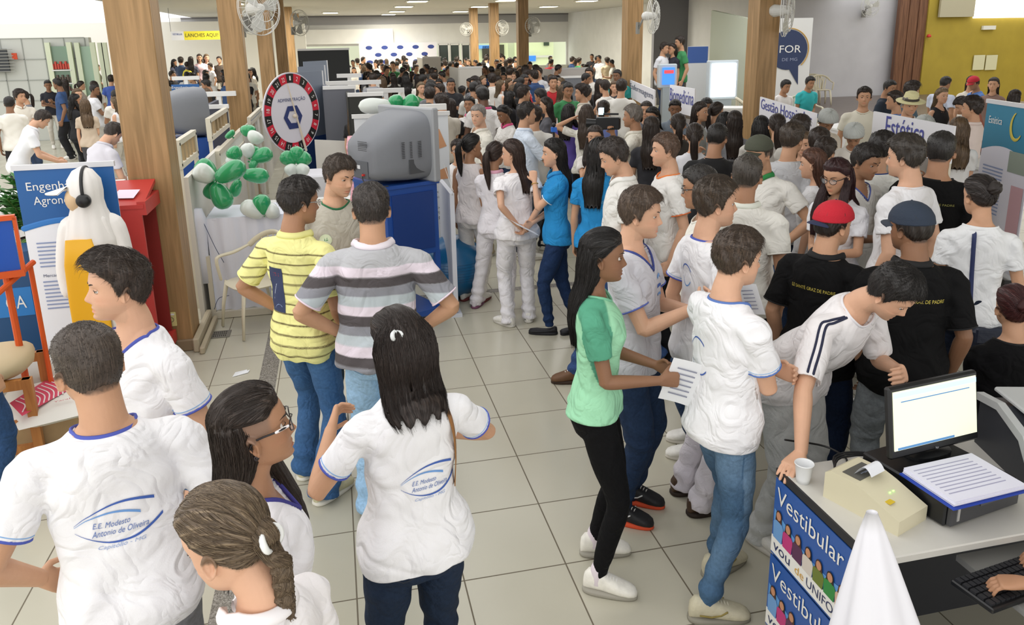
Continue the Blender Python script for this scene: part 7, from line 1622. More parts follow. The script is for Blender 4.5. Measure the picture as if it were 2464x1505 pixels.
# estética roll-up banner at the right edge
a, b_ = at(2378, 244, 1.75), at(2500, 262, 1.75)
o = empty('rollup_banner', (a[0], a[1], 0), math.atan2((b_-a)[1], (b_-a)[0]), 'tall teal and white roll-up banner lettered Estética at the right edge', 'banner'); L = .85
bx('banner_sheet', (L/2, 0, .95), (L, .008, 1.6), mat('banner_sheet_lilac', '#dfdeea', rough=.5), o); bx('top_rail', (L/2, 0, 1.755), (L+.03, .03, .04), mat('rail_silver', '#d9dade', rough=.3), o); bx('base', (L/2, 0, .06), (L+.04, .16, .12), BLK, o)
mb = MB(); pts = [(0, -.006, 1.74), (L, -.006, 1.74)]+[(L*(1-t), -.006, 1.24+.10*math.sin(math.pi*t*.9)) for t in np.linspace(0, 1, 14)]; mb.add(pts, [tuple(range(16))]); mb.obj('teal_header', mat('header_teal', '#2d7f9f', rough=.4), o)
mb = MB(); place(mb, fit_text('Estética', .24, .07), (.20, -.008, 1.58), X0, Z0, V3(0, -1, 0), .003); mb.obj('title_lettering', mat('letter_white', '#e9e9e6'), o)
mb = MB(); mb.tube([(.58+math.cos(a_)*.10, -.012, 1.56+math.sin(a_)*.13) for a_ in np.linspace(2.0, 5.6, 15)], [.006+.014*math.sin(t*math.pi) for t in np.linspace(0, 1, 15)], n=6, flat=.2, up=(0, 1, 0)); mb.obj('gold_crescent', mat('crescent_gold', '#c9b84a'), o)
mb = MB()
for i in range(14): mb.box((.08+.18, -.008, 1.12-.035*i), (.36, .002, .012))
mb.obj('text_block', mat('banner_text', '#8e9cc0'), o); bx('photo_patch', (.66, -.009, 1.22), (.28, .003, .2), mat('photo_grey', '#8f9a8e'), o); bx('pink_patch', (.72, -.008, .75), (.2, .002, .5), mat('pink_soft', '#c9a0a8'), o)
# ---- prize wheel
cw = aty(704, 272, 10.4); R_ = .50; o = empty('prize_wheel', (cw[0], cw[1], 0), 0, 'round prize wheel with red and black numbered rim and ADMINISTRAÇÃO lettering', 'wheel')
azw = math.radians(50); ex = V3(math.cos(azw), math.sin(azw), 0); nz_ = V3(math.sin(azw), -math.cos(azw), 0)   # faces the aisle
C_ = V3(0, 0, cw[2]); RW = R_*.96
def disc(r0, r1, a0, a1, off, n=8): 
    t = np.linspace(a0, a1, n); v = [C_+ex*math.sin(a)*r0+Z0*math.cos(a)*r0+nz_*off for a in t]+[C_+ex*math.sin(a)*r1+Z0*math.cos(a)*r1+nz_*off for a in t]; return v, [(i, i+1, n+i+1, n+i) for i in range(n-1)]
mb = MB(); mb.loft([C_-nz_*.015, C_+nz_*.0], ex, Z0, [R_*1.02, R_*1.02], [R_*1.02*1.0]*2, n=64); mb.obj('disc', mat('wheel_white', '#dcdae4', rough=.4), o)
for i in range(22):
    a0, a1 = (i-.5)/22*2*np.pi, (i+.5)/22*2*np.pi; mb = MB(); v, f = disc(R_*.76, R_*.99, a0, a1, .004); mb.add(v, f); sg_ = mb.obj('number_field', mat('wheel_red', '#c8203a', rough=.4) if i % 2 else mat('wheel_black', '#16161a', rough=.4), o)
    am = i/22*2*np.pi; rx_, up_ = ex*math.cos(am)-Z0*math.sin(am), ex*math.sin(am)+Z0*math.cos(am); mb = MB(); s2 = str(i+1); place(mb, fit_text(s2, .022*len(s2)+.006, .055), C_+up_*R_*.875, rx_, up_, nz_, .008); mb.obj('number', mat('letter_white', '#e9e9e6'), sg_)
mb = MB(); place(mb, fit_text('ADMINISTRAÇÃO', .50, .062), C_+Z0*.17, ex, Z0, nz_, .006); mb.obj('lettering', mat('wheel_navy', '#24346e'), o)
mb = MB()
for pts in (((-.17, 0), (-.085, .14), (-.02, .14), (-.10, 0)), ((-.10, 0), (-.17, 0), (-.085, -.15), (-.045, -.075)), ((.17, -.0), (.085, -.15), (.02, -.15), (.10, 0)), ((.10, 0), (.17, 0), (.085, .14), (.045, .075)), ((-.02, .14), (.085, .14), (.045, .075), (-.055, .075)), ((-.085, -.15), (.02, -.15), (.055, -.08), (-.045, -.075))):
    mb.add([C_+ex*x+Z0*(z-.05)+nz_*.006 for x, z in pts], [(0, 1, 2, 3)])
mb.obj('emblem', mat('wheel_navy', '#24346e'), o)
mb = MB(); mb.tube([C_+Z0*R_*.74-ex*.08+nz_*.03, C_-Z0*R_*1.0+ex*.16+nz_*.03], [.006, .016], n=8, flat=.5); mb.ball(C_+nz_*.03-Z0*.04, (.025, .025, .025), 12, 8); mb.obj('pointer', mat('pointer_cream', '#d8cbb8', rough=.4), o)
mb = MB(); mb.tube([C_-nz_*.06, V3(*(-nz_*.06))*V3(1, 1, 0)+Z0*.02], .03, n=8); mb.box((-nz_[0]*.06, -nz_[1]*.06, .02), (.4, .4, .04)); mb.obj('stand', mat('pole_grey', '#4a4e5c', rough=.35, metal=.4), o)
# tables and items by the wheel
p = aty(760, 330, 9.9); o = empty('cloth_table', (p[0]+.15, 9.9, 0), 0, 'table under a white cloth right of the prize wheel', 'table'); bx('table_cloth', (0, .3, .42), (.8, .6, .84), mat('cloth_white', '#e9e9f0', rough=.85, bump=.05, bscale=30), o, bev=.02)
mb = MB(); pA = aty(770, 300, 11.2); mb.prism([V3(pA[0]-.1, 11.2, 0), V3(pA[0]+.9, 11.2, 0), V3(pA[0]+.45, 11.5, 1.05), V3(pA[0]-.1, 11.5, 1.1)], (0, 1, 0), .03); tag(mb.obj('leaning_board', PW), 'cream board leaning behind the white cloth table by the wheel', 'board')
o = empty('folding_table', (.0, 8.6, 0), 0, 'long table with a white cloth holding papers and magazines, behind the grey T-shirt man', 'table'); bx('top', (-.3, 0, .74), (1.5, .6, .03), WHITE, o); bx('cloth_front', (-.3, -.3, .42), (1.5, .02, .62), CL, o)
for x_ in (-1.0, .4): bx('leg', (x_, .2, .36), (.04, .04, .72), GRY, o)
for i, (x_, y_, c_, nm) in enumerate(((.15, 8.5, '#b8864a', 'open magazine with brown photographs on the long table'), (.30, 8.75, '#8d9c6a', 'green covered magazine on the long table'), (-.15, 8.5, '#d9d2bc', 'cream box of leaflets on the long table'))):
    mb = MB(); mb.box((x_, y_, .765+.01*(i == 2)), (.24, .2, .012+.03*(i == 2)), rot=.3*i); tag(mb.obj('magazine' if i < 2 else 'leaflet_box', mat('mag_%d' % i, c_, rough=.4)), nm, 'magazine' if i < 2 else 'box')
# ---- television on its blue stand
o = empty('television_stand', (.0, 0, 0), 0, 'tall blue laminate television stand on castors, white on its right side', 'stand')
xa, xb, ya, yb2, zt2 = .10, .80, 6.62, 7.22, 1.27
o.location = (.36, 6.40, 0); o.rotation_euler = (0, 0, math.radians(24)); w_, d_ = .50, .60; xa, ya = 0, 0
bx('body', (w_/2, d_/2, .95), (w_, d_, .62), BLU, o, bev=.004); bx('front_frame', (w_/2, -.006, .95), (w_-.10, .012, .50), mat('blue_dark', '#18397c', rough=.4), o)
for x_ in (.02, w_-.02):
    for y_ in (.02, d_-.02): bx('leg', (x_, y_, .36), (.045, .045, .60), BLU, o)
bx('lower_shelf', (w_/2, d_/2, .10), (w_, d_, .05), BLU, o); bx('top_board', (w_/2, d_/2, zt2), (w_+.03, d_+.03, .03), BLU, o)
bx('inner_back', (w_/2, d_-.03, .38), (w_-.08, .02, .5), mat('inner_white', '#cfd2d8'), o)
for x_ in (.05, w_-.05):
    for y_ in (.05, d_-.05): mb = MB(); mb.lathe([(0, -.012), (.035, -.012), (.035, .012), (0, .012)], (0, 0, 0), 18, M=Ry(math.pi/2)); mb.v[0] = mb.v[0]+V3(x_, y_, .037); mb.obj('castor', mat('castor_grey', '#8d8d90', rough=.4), o)
o = empty('display_board', (.93, 6.92, 0), 0, 'narrow white panel standing against the blue television stand', 'panel'); pz2 = aty(1078, 455, 6.95)[2]; bx('panel', (.02, .1, pz2/2+.03), (.04, .75, pz2-.03), mat('panel_offwhite', '#d3d6df', rough=.5), o); bx('foot', (.02, .1, .015), (.1, .8, .03), mat('panel_offwhite', '#d3d6df', rough=.5), o); mb = MB(); mb.tube([(.02, -.28, pz2), (.02, -.35, pz2+.05), (-.02, -.1, pz2+.25)], .003, n=5); mb.obj('string', WHITE, o)
o = empty('television', (.50, 6.74, zt2+.015), math.radians(33), 'large grey tube television seen from behind on the blue stand', 'television')
# local: screen faces +x; tube bulges to -x
secs = [(-.40, .15, .13, .20), (-.36, .21, .17, .22), (-.22, .27, .23, .255), (-.08, .32, .27, .285), (.08, .345, .29, .30), (.10, .35, .295, .305)]
mb = MB(); mb.loft([(x, 0, zc_) for x, hy_, hz_, zc_ in secs], V3(0, 1, 0), Z0, [s[1] for s in secs], [s[2] for s in secs], [min(s[2], s[3]-.01) for s in secs], n=48, p=4.5); mb.obj('rear_shell', GRY, o, smooth=.6)
bx('front_bezel', (.13, 0, .31), (.07, .76, .62), mat('bezel_silver', '#9a9da1', rough=.4), o, bev=.012); bx('screen_glass', (.168, 0, .33), (.006, .62, .48), mat('dark_glass', '#3c4742', rough=.15), o)
for sy in (-1, 1):
    for k_ in range(3):
        mb = MB()
        for i in range(10): mb.box((-.16+.07*k_, sy*(.297+.02*(k_)), .23+.014*i), (.04, .006, .005), rot=-sy*.2)
        mb.obj('vent_grille', mat('vent_dark', '#4a4c50'), o)
mb = MB()
for i in range(6): mb.box((-.398, -.06, .30+.014*i), (.006, .12, .005))
mb.obj('rear_vents', mat('vent_dark', '#4a4c50'), o); bx('connector_panel', (-.385, .0, .14), (.05, .26, .14), mat('panel_darkgrey', '#5b5e64', rough=.5), o); bx('red_socket', (-.415, -.08, .10), (.03, .02, .015), mat('socket_red', '#c0302a'), o); bx('label', (-.412, .0, .16), (.003, .06, .03), mat('label_white', '#d8dadd'), o)
mb = MB(); mb.tube([(-.40, -.05, .12), (-.44, -.1, .06), (-.40, -.16, .01), (-.30, -.25, .01)], .005, n=6, sub=4); mb.obj('cable', BLK, o, smooth=True)
bx('side_recess', (-.02, -.315, .15), (.2, .01, .12), mat('vent_dark', '#4a4c50'), o)
# exercise ball
r_ = .31; p = at(1100, 712, 0); mb = MB(); mb.ball((p[0]-.02, p[1]+.0, r_), r_, 48, 32); o = tag(mb.obj('exercise_ball', mat('ball_blue', '#1f6a9c', rough=.22, spec=.6), smooth=True), 'large glossy blue exercise ball beside the television stand', 'ball')
mb = MB()
for k_ in range(-3, 4):
    z_ = math.sin(k_*.09)*r_; q = math.sqrt(r_*r_-z_*z_)+.0005; mb.tube([(p[0]-.02+math.cos(a)*q, p[1]+math.sin(a)*q, r_+z_) for a in np.linspace(0, 2*np.pi, 49)], .0018, n=4, round_ends=False)
mb.obj('ridges', mat('ball_ridge', '#175682', rough=.3), o)
# banner behind the television (woman and text)
pb0 = aty(1076, 272, 8.0); o = empty('rollup_banner', (pb0[0]-.95, 8.0, 0), .0, 'white roll-up banner with a skin coloured picture and grey text behind the television', 'banner'); zt3 = pb0[2]
bx('banner_sheet', (.48, 0, zt3/2+.05), (.95, .01, zt3-.1), mat('banner_white2', '#e3e7ea', rough=.5), o); bx('top_rail', (.48, 0, zt3), (.99, .04, .04), WHITE, o); bx('base', (.48, 0, .05), (1.0, .16, .1), GRY, o)
mb = MB(); mb.add([(x, -.008, zt3-z) for x, z in ((.62, .10), (.86, .16), (.93, .34), (.80, .38), (.70, .30))], [(0, 1, 2, 3, 4)]); mb.add([(x, -.008, zt3-z) for x, z in ((.60, .55), (.75, .62), (.92, .56), (.94, .68), (.62, .70))], [(0, 1, 2, 3, 4)]); mb.obj('figure_picture', mat('skin_print', '#d39c72'), o)
for i, t_ in enumerate(('la apto a', 'e equipes', 'área em', 'regional', 'e grupos', 'ar dos', 'r é')):
    mb = MB(); place(mb, fit_text(t_, .22, .035), (.80, -.006, zt3-.82-.055*i), X0, Z0, V3(0, -1, 0), .003); mb.obj('text_line', mat('banner_text2', '#8b8f94'), o)
# patterned bag hanging left of the television
p = aty(857, 400, 7.3); mb = MB(); mb.loft([(p[0], 7.3, z) for z in np.linspace(p[2]-.5, p[2]+.28, 9)], X0, V3(0, 1, 0), [.05, .07, .075, .06, .03, .05, .07, .08, .06], [.03]*9, n=24)
mt = mat('gift_pattern', '#e3a8b4', rough=.5, noise=.5, nscale=24); o = tag(mb.obj('gift_bag', mt, smooth=True), 'pink patterned gift bag tied in the middle, hanging left of the television', 'bag')
mb = MB(); mb.tube([(p[0], 7.3, p[2]-.5), (p[0], 7.3, .77)], .012, n=6); mb.box((p[0], 7.3, .75), (.02, .02, .02)); mb.obj('ribbon', mat('ribbon_pink', '#d87a9a'), o)
# ---- balloons
def balloon(c, d, L, r, green, label, group):
    d = nrm(d); o = None; t = np.linspace(0, 1, 18); prof = np.sin(np.pi*np.clip(t, 0, 1)**.62)**.72; prof[0] = .05; prof[-1] = .06
    P_ = np.asarray(c, float)+np.outer(t*L, d); T = d; u = nrm(np.cross(T, (.3, .2, 1.))); w2 = np.cross(T, u); prof = np.maximum((1-np.abs(2*((t**.8))-1)**2.4)**.5*(.62+.5*t), .05)
    mb = MB(); mb.loft(P_, u, w2, r*prof, r*prof, n=24); o = mb.obj('balloon', mat('balloon_green', '#2f9e63', rough=.12, spec=.6, coat=.3) if green else mat('balloon_white', '#dfe6e0', rough=.12, spec=.6, coat=.3, alpha=.93), None, smooth=True)
    kn = MB(); kn.tube([P_[0]-d*.012, P_[0]+d*.004], [.010, .004], n=8); kn.obj('knot', mat('balloon_green', '#2f9e63', rough=.12, spec=.6, coat=.3) if green else mat('balloon_white2', '#dfe6e0', rough=.3), o)
    tag(o, label, 'balloon', group); return o
def bl(u0, v0, u1, v1, y, r, green, lb, grp='green and white balloons tied over the left tables', dy=0.):
    a, b_ = aty(u0, v0, y), aty(u1, v1, y+dy); return balloon(a, b_-a, np.linalg.norm(b_-a), r, green, lb, grp)
Y1 = 7.3
for (u0, v0, u1, v1, y, r, g_, lb) in ((516, 432, 466, 405, Y1, .10, 0, 'white balloon pointing left over the corner of the skirted table'), (517, 428, 474, 388, Y1+.1, .10, 1, 'green balloon half behind the leftmost white balloon'), (518, 433, 590, 395, Y1-.05, .10, 1, 'large green balloon pointing right and up from the first knot'), (515, 440, 548, 502, Y1, .105, 1, 'large green balloon hanging lowest from the first knot'), (520, 438, 500, 478, Y1+.12, .08, 1, 'green balloon tucked behind the hanging one at the first knot'),
        (583, 420, 648, 425, Y1+.3, .085, 1, 'long green balloon pointing right, above the skirted table'), (575, 432, 560, 474, Y1+.3, .06, 1, 'small green balloon hanging under the long one'), (577, 384, 552, 356, Y1+.5, .085, 1, 'round green balloon above the large pointing one'), (577, 384, 545, 398, Y1+.5, .08, 0, 'white balloon between the first and second knots'),
        (604, 380, 590, 345, Y1+.9, .08, 0, 'white balloon in the upper bunch'), (606, 385, 655, 365, Y1+.9, .09, 1, 'green balloon pointing right in the upper bunch'), (606, 386, 610, 350, Y1+1.0, .09, 1, 'green balloon pointing up in the upper bunch'), (600, 390, 620, 400, Y1+.9, .08, 1, 'green balloon at the bottom of the upper bunch'), (598, 330, 596, 300, Y1+1.3, .09, 1, 'green balloon at the top of the bunch by the second pillar'), (606, 345, 622, 318, Y1+1.2, .10, 0, 'white balloon under the topmost green one'), (560, 330, 548, 318, Y1+1.4, .07, 1, 'small green balloon before the white sign board'),
        (712, 395, 676, 370, Y1+1.4, .09, 1, 'green balloon pointing left under the wheel'), (712, 395, 716, 352, Y1+1.4, .09, 1, 'green balloon pointing up under the wheel'), (713, 395, 746, 372, Y1+1.4, .09, 1, 'green balloon pointing right under the wheel'), (712, 398, 690, 420, Y1+1.3, .08, 0, 'white balloon hanging left below the wheel'), (714, 398, 740, 420, Y1+1.3, .085, 0, 'white balloon hanging right below the wheel'),
        (635, 520, 580, 490, Y1-.1, .09, 0, 'white balloon lying on the skirted table'), (636, 518, 625, 468, Y1-.1, .09, 1, 'green balloon behind the yellow shirted man'), (638, 518, 670, 500, Y1-.1, .085, 0, 'white balloon mostly hidden by the head of the yellow shirted man')): bl(u0, v0, u1, v1, y, r, g_, lb)
bl(948, 254, 862, 256, 7.5, .085, 0, 'white balloon lying over the top of the television', 'balloons over the television'); bl(958, 262, 948, 228, 7.5, .08, 1, 'left lobe of green balloon on top of the television', 'balloons over the television'); bl(968, 262, 1006, 235, 7.5, .085, 1, 'right hand green balloon on top of the television', 'balloons over the television')
# left plants and table
def plant(name, c, h, n, spread, lb, m, seed, leaf=.10):
    r_ = np.random.default_rng(seed); o = empty(name, c, 0, lb, 'plant'); mb = MB(); st = MB()
    for k_ in range(n):
        a = r_.uniform(0, 6.28); tip = V3(math.cos(a)*spread*r_.uniform(.3, 1), math.sin(a)*spread*r_.uniform(.3, 1), h*r_.uniform(.6, 1)); base = V3(r_.normal(0, .03), r_.normal(0, .03), .1); mid = base*.5+tip*.5+V3(0, 0, h*.12); P_, _ = catmull([base, mid, tip], [1, 1, 1], 5); st.tube(P_, .003, n=4)
        for j in range(3, len(P_)):
            for sg in (-1, 1):
                d = nrm(P_[j]-P_[j-1]); s2 = nrm(np.cross(d, V3(0, 0, 1)))*sg; L_ = leaf*r_.uniform(.7, 1.2); q = P_[j]; lf = nrm(d*.5+s2+V3(0, 0, r_.uniform(-.5, .3))); wv = nrm(np.cross(lf, V3(0, 0, 1)))*L_*.2
                mb.add([q, q+lf*L_*.4+wv+V3(0, 0, .008), q+lf*L_, q+lf*L_*.4-wv+V3(0, 0, .008), q+lf*L_*.45-V3(0, 0, .006)], [(0, 1, 4), (1, 2, 4), (2, 3, 4), (3, 0, 4)])
    st.obj('stems', mat('plant_stem', '#5a6b32'), o); mb.obj('leaves', m, o); pt = MB(); pt.lathe([(0, 0), (.06, 0), (.08, .13), (.085, .13), (.075, .12), (0, .11)], (0, 0, 0), 18); pt.obj('pot', mat('pot_dark', '#3a2f2a', rough=.6), o, smooth=True); return o
LV = mat('leaf_green', '#3f7a35', rough=.4, noise=.15, nscale=6); LV2 = mat('leaf_light', '#6a9a4a', rough=.45, noise=.1, nscale=8)
tbx = aty(60, 420, 6.9); o = empty('plant_table', (-3.3, 6.95, 0), 0, 'low table with seedlings and trays behind the roll-up banner', 'table'); bx('top', (0, 0, .80), (1.9, .9, .03), mat('table_top', '#c9c6b8'), o)
for x_ in (-.85, .85):
    for y_ in (-.4, .4): bx('leg', (x_, y_, .39), (.05, .05, .78), GRY, o)
for i, (u, v, D, h, n, sp, m, lb, lf) in enumerate(((95, 445, 7.1, .62, 16, .36, LV, 'bushy coffee seedling with dark glossy leaves, left of the hooded mannequin', .13), (50, 440, 6.9, .50, 12, .30, LV, 'smaller leafy seedling at the left of the plant table', .12), (140, 400, 7.3, .45, 9, .22, LV2, 'light green seedling next to the bushy coffee plant', .10), (30, 480, 6.6, .18, 12, .14, LV2, 'tray plant with small light leaves at the left edge', .05))):
    p = aty(u, v, D); plant('potted_plant', (p[0], D, .815), h, n, sp, lb, m, 20+i, lf)
p = aty(30, 495, 6.55); mb = MB(); mb.box((p[0], 6.6, .87), (.3, .2, .1), bev=.01); tag(mb.obj('white_tray', WHITE), 'white planting tray on the front of the plant table', 'tray')
o = empty('tool_rack', (-3.9, 6.1, 0), .3, 'dark metal rails standing at the left edge before the plants', 'rack')
for k_ in range(3): mb = MB(); mb.tube([(.1*k_, 0, 0), (.1*k_+.25, .3, 1.3)], .015, n=6); mb.obj('rail', mat('rail_brown', '#4a3c3c'), o)
# left foreground: yellow toy flower, white parts boxes on the left tables
tb = aty(290, 420, 8.6); o = empty('display_table', (-2.85, 8.8, 0), 0, 'white display table with boxes behind the mannequin', 'table'); bx('top', (0, 0, .95), (2.2, .8, .04), WHITE, o); bx('front', (0, -.38, .47), (2.2, .03, .92), mat('booth_front', '#e6e5e6', rough=.6), o)
rs = random.Random(5)
for i in range(6): mb = MB(); x_ = -2.75+.17*i; mb.box((x_, 8.62, .97+.07+.02*(i % 3)), (.13, .12, .14+.04*(i % 3)), rot=.1*(i % 3)); tag(mb.obj('carton', mat('carton_white', '#e4e2dc')), 'small white carton in the row on the display table', 'box', 'white cartons on the display table')
o = empty('headset_pole', (-2.1, 6.9, 0), 0, 'grey pole with black cable beside the row of cartons', 'stand') if 0 else None
o = empty('covered_monitor', (-1.75, 9.6, 0), .5, 'grey tube television seen from behind between the first two pillars', 'television'); z_ = aty(430, 250, 9.6)[2]
mb = MB(); mb.loft([(x, 0, z_-.1) for x in (-.25, -.1, .1, .24)], V3(0, 1, 0), Z0, [.16, .26, .31, .32], [.13, .22, .27, .28], n=30, p=4); mb.obj('shell', GRY, o, smooth=.6); bx('stand', (0, 0, (z_-.38)/2), (.5, .6, z_-.38), BLU, o)
r = rect(412, 204, 482, 232, 14.0); o = empty('booth_sign', ((r[0]+r[1])/2, 14.0, 0), 0, 'blue booth sign lettered Engenharia Civil left of the second pillar', 'sign'); bx('board', (0, 0, (r[2]+r[3])/2), (r[1]-r[0], .03, r[3]-r[2]), mat('header_blue', '#1f5d9f', rough=.4), o); bx('post', (0, .03, r[2]/2), (.06, .03, r[2]), WHITE, o)
mb = MB(); place(mb, fit_text('Engenharia', .26, .05), (-.08, -.016, (r[2]+r[3])/2+.05), X0, Z0, V3(0, -1, 0), .003); place(mb, fit_text('Civil', .12, .05), (-.14, -.016, (r[2]+r[3])/2-.04), X0, Z0, V3(0, -1, 0), .003); mb.obj('lettering', mat('letter_white', '#e9e9e6'), o)
# tall roll-ups behind the wheel, blue backs
for i, (u, y, h_, lb) in enumerate(((742, 13.2, 2.0, 'grey blue roll-up banner back, nearest the wheel'), (752, 14.6, 2.05, 'grey blue roll-up banner back, second behind the wheel'), (762, 16.2, 2.1, 'grey blue roll-up banner back, farthest behind the wheel'))):
    p = aty(u, 200, y); o = empty('rollup_banner', (p[0], y, 0), 1.0, lb, 'banner'); bx('banner_sheet', (0, 0, h_/2), (.8, .01, h_), mat('rollup_back', '#7c8594', rough=.4), o); bx('blue_part', (0, -.008, .5), (.8, .004, .9), mat('rollup_blue', '#2d4c86', rough=.4), o); bx('frame_pole', (.41, 0, h_/2), (.03, .03, h_), mat('rail_silver', '#d9dade', rough=.3), o)
r = rect(1655, 112, 1700, 200, 19.5); o = empty('rollup_banner', ((r[0]+r[1])/2, 19.5, .44), 0, 'blue topped white roll-up banner left of the pale stage panel', 'banner'); h2 = r[3]-.44; bx('banner_sheet', (0, 0, h2/2), (r[1]-r[0], .01, h2), mat('banner_sheet_white', '#eef0f6', rough=.5), o); bx('blue_header', (0, -.008, h2-.22), (r[1]-r[0], .004, .42), mat('header_blue2', '#4a6cb8', rough=.4), o)
# microphone and camera held
A, E_, Wm = P35['arm'][1]; c = toworld(P35, Wm)+V3(0, 0, .05); o = empty('microphone', tuple(c), 0, 'microphone with a blue cube held by the reporter', 'microphone'); mb = MB(); mb.tube([(0, 0, -.06), (0, 0, .10)], .012, n=8); mb.ball((0, 0, .13), .024, 12, 8); mb.obj('body', BLK, o); bx('blue_cube', (0, 0, .08), (.055, .055, .05), mat('mic_blue', '#2f6fd0'), o)
A, E_, Wm = P40['arm'][1]; c = toworld(P40, Wm)+V3(-.05, 0, .05); yw = P40['root'].rotation_euler[2]; o = empty('video_camera', tuple(c), yw, 'black video camera with a lit top lamp held up by the cameraman', 'camera'); bx('body', (0, .0, .06), (.11, .26, .13), BLK, o, bev=.01); mb = MB(); mb.tube([(0, .13, .06), (0, .24, .06)], [.04, .05], n=16, round_ends=False); mb.obj('lens', BLK, o); bx('lamp', (0, .08, .19), (.09, .05, .07), mat('cam_lamp', '#bfe4f0', emit=1.2), o); bx('handle', (0, -.02, .16), (.02, .18, .02), BLK, o)
A, E_, Wm = P42['arm'][1]; c = toworld(P42, Wm)+V3(0, 0, .06); mb = MB(); mb.box(tuple(c), (.07, .012, .10), bev=.004); tag(mb.obj('phone', mat('phone_white', '#dfe9e6', rough=.3)), 'white phone held before the mouth of the girl facing the camera', 'phone')
p = P17['T']([(.14, -.12, -.10)])[0]; c = toworld(P17, p); o = empty('shoulder_bag', tuple(c), -math.radians(20), 'dark blue quilted shoulder bag at the hip of the woman with the bun', 'bag'); bx('pouch', (0, 0, -.05), (.26, .08, .20), mat('bag_navy', '#232a3c', rough=.5, bump=.3, bscale=40), o, bev=.03); bx('flap', (0, -.045, .01), (.25, .02, .09), mat('bag_navy', '#232a3c', rough=.5, bump=.3, bscale=40), o, bev=.008)
# ================================================================== THE CROWD
ARC = {}
def tint_mat(name):
    m = mat(name, (.8, .8, .8), rough=.85, noise=.04, nscale=6); t = NT(m); oi = t.new('ShaderNodeObjectInfo')
    for l in list(t.t.links):
        if l.to_socket.name == 'Base Color': mx = l.from_node; t.link(oi.outputs['Color'], mx.inputs[6])
    return m
TM = {'shirt': tint_mat('plain_shirt'), 'trousers': tint_mat('plain_trousers'), 'collar': tint_mat('plain_shirt')}
def arche(k, **kw):
    global QS; QS = 1.55
    ARC[k] = person('person', (0, 0), 0, kw.pop('H', 1.70), 1, **kw); QS = 1.; ARC[k] = dict(root=ARC[k]['root'])
    for ch in ARC[k]['root'].children_recursive:
        nm = ch.name.split('.')[0]
        if nm in TM:
            ch.data.materials[0] = TM[nm]; c_ = kw['shirt']['col'] if nm != 'trousers' else kw['pants']['col']; ch.color = srgb(c_)+(1,)
W1 = dict(col='#eceae6', neck='crew'); PJ = dict(col='#2a3c5a'); PK = dict(col='#17181c', denim=False)
arche('mA', shirt=W1, pants=PJ, hair='short', hcol='dark', skin='light', arms=('down', 'down'))
arche('mB', shirt=W1, pants=PJ, hair='crop', hcol='black', skin='tan', arms=('front', 'down'), head=(15, 12, 0))
arche('mC', shirt=dict(W1, kind='polo', neck='polo'), pants=PK, hair={'style': 'messy'}, hcol='dark', skin='light', arms=('fold', 'fold2'), head=(-20, 0, 0))
arche('mD', shirt=W1, pants=PJ, hair='crop', hcol='black', skin='brown', arms=('down', 'hold'), head=(20, 5, 0))
arche('mE', shirt=dict(W1, sleeve=1.7), pants=PK, hair={'style': 'short', 'vol': .8}, hcol='grey', skin='fair', arms=('low', 'down'), bulk=1.2)
arche('fA', H=1.62, fem=True, shirt=W1, pants=dict(PJ, cut='slim'), hair={'style': 'long', 'len': .42}, hcol='dark', skin='light', arms=('down', 'down'))
arche('fB', H=1.62, fem=True, shirt=W1, pants=dict(PJ, cut='slim'), hair={'style': 'long', 'len': .36, 'front': True}, hcol='black', skin='tan', arms=('front', 'low'), head=(12, 10, 0))
arche('fC', H=1.62, fem=True, shirt=W1, pants=dict(PK, cut='slim'), hair={'style': 'pony', 'len': .3}, hcol='dark', skin='light', arms=('phone', 'down'), head=(-15, 5, 0))
arche('fD', H=1.60, fem=True, shirt=W1, pants=dict(PJ, cut='slim'), hair={'style': 'bun'}, hcol='black', skin='brown', arms=('hold', 'front'), head=(0, 12, 0))
arche('fE', H=1.62, fem=True, shirt=W1, pants=dict(PK, cut='slim'), hair={'style': 'long', 'len': .40, 'wide': 1.1}, hcol=(.12, .075, .04), skin='fair', arms=('down', 'low'), head=(-18, 4, 0))
arche('fF', H=1.62, fem=True, shirt=dict(W1, kind='tank', neck='scoop'), pants=dict(PJ, cut='slim'), hair={'style': 'bob', 'len': .24}, hcol=(.16, .11, .06), skin='fair', arms=('down', 'down'), head=(10, 0, 0))
arche('fN', H=1.64, fem=True, shirt=dict(W1, sleeve=1.2), pants=dict(W1, col='#ece8e0', cut='straight', denim=False), hair={'style': 'net'}, hcol='dark', skin='tan', arms=('front', 'front'), head=(-10, 28, 0), lean=12)
arche('mS', shirt=W1, pants=PJ, hair='short', hcol='black', skin='tan', arms=('low', 'low'), seat=True, legs=dict(L=(-.13, .42, 0), R=(.13, .42, 0)), lean=10)
arche('mH', shirt=dict(W1, kind='polo', neck='polo'), pants=PJ, hair={'style': 'hat', 'cap': '#dfd9a8'}, hcol='grey', skin='light', arms=('front', 'down'), head=(10, 12, 0))
arche('mR', shirt=dict(W1), pants=PJ, hair={'style': 'cap', 'cap': '#c32a3a'}, hcol='black', skin='tan', arms=('front', 'down'), head=(-20, 8, 0), lean=10)
arche('mL', shirt=dict(W1, kind='polo', neck='polo'), pants=PJ, hair='short', hcol='dark', skin='fair', arms=('desk', 'desk'), head=(0, 30, 0), lean=28)
FIRST = {k: v['root'] for k, v in ARC.items()}; USED = set(); CROWD = []
for k in FIRST: FIRST[k]['arch_h'] = {'f': 1.62}.get(k[0], 1.70)
ROOTS = {k: v for k, v in FIRST.items()}
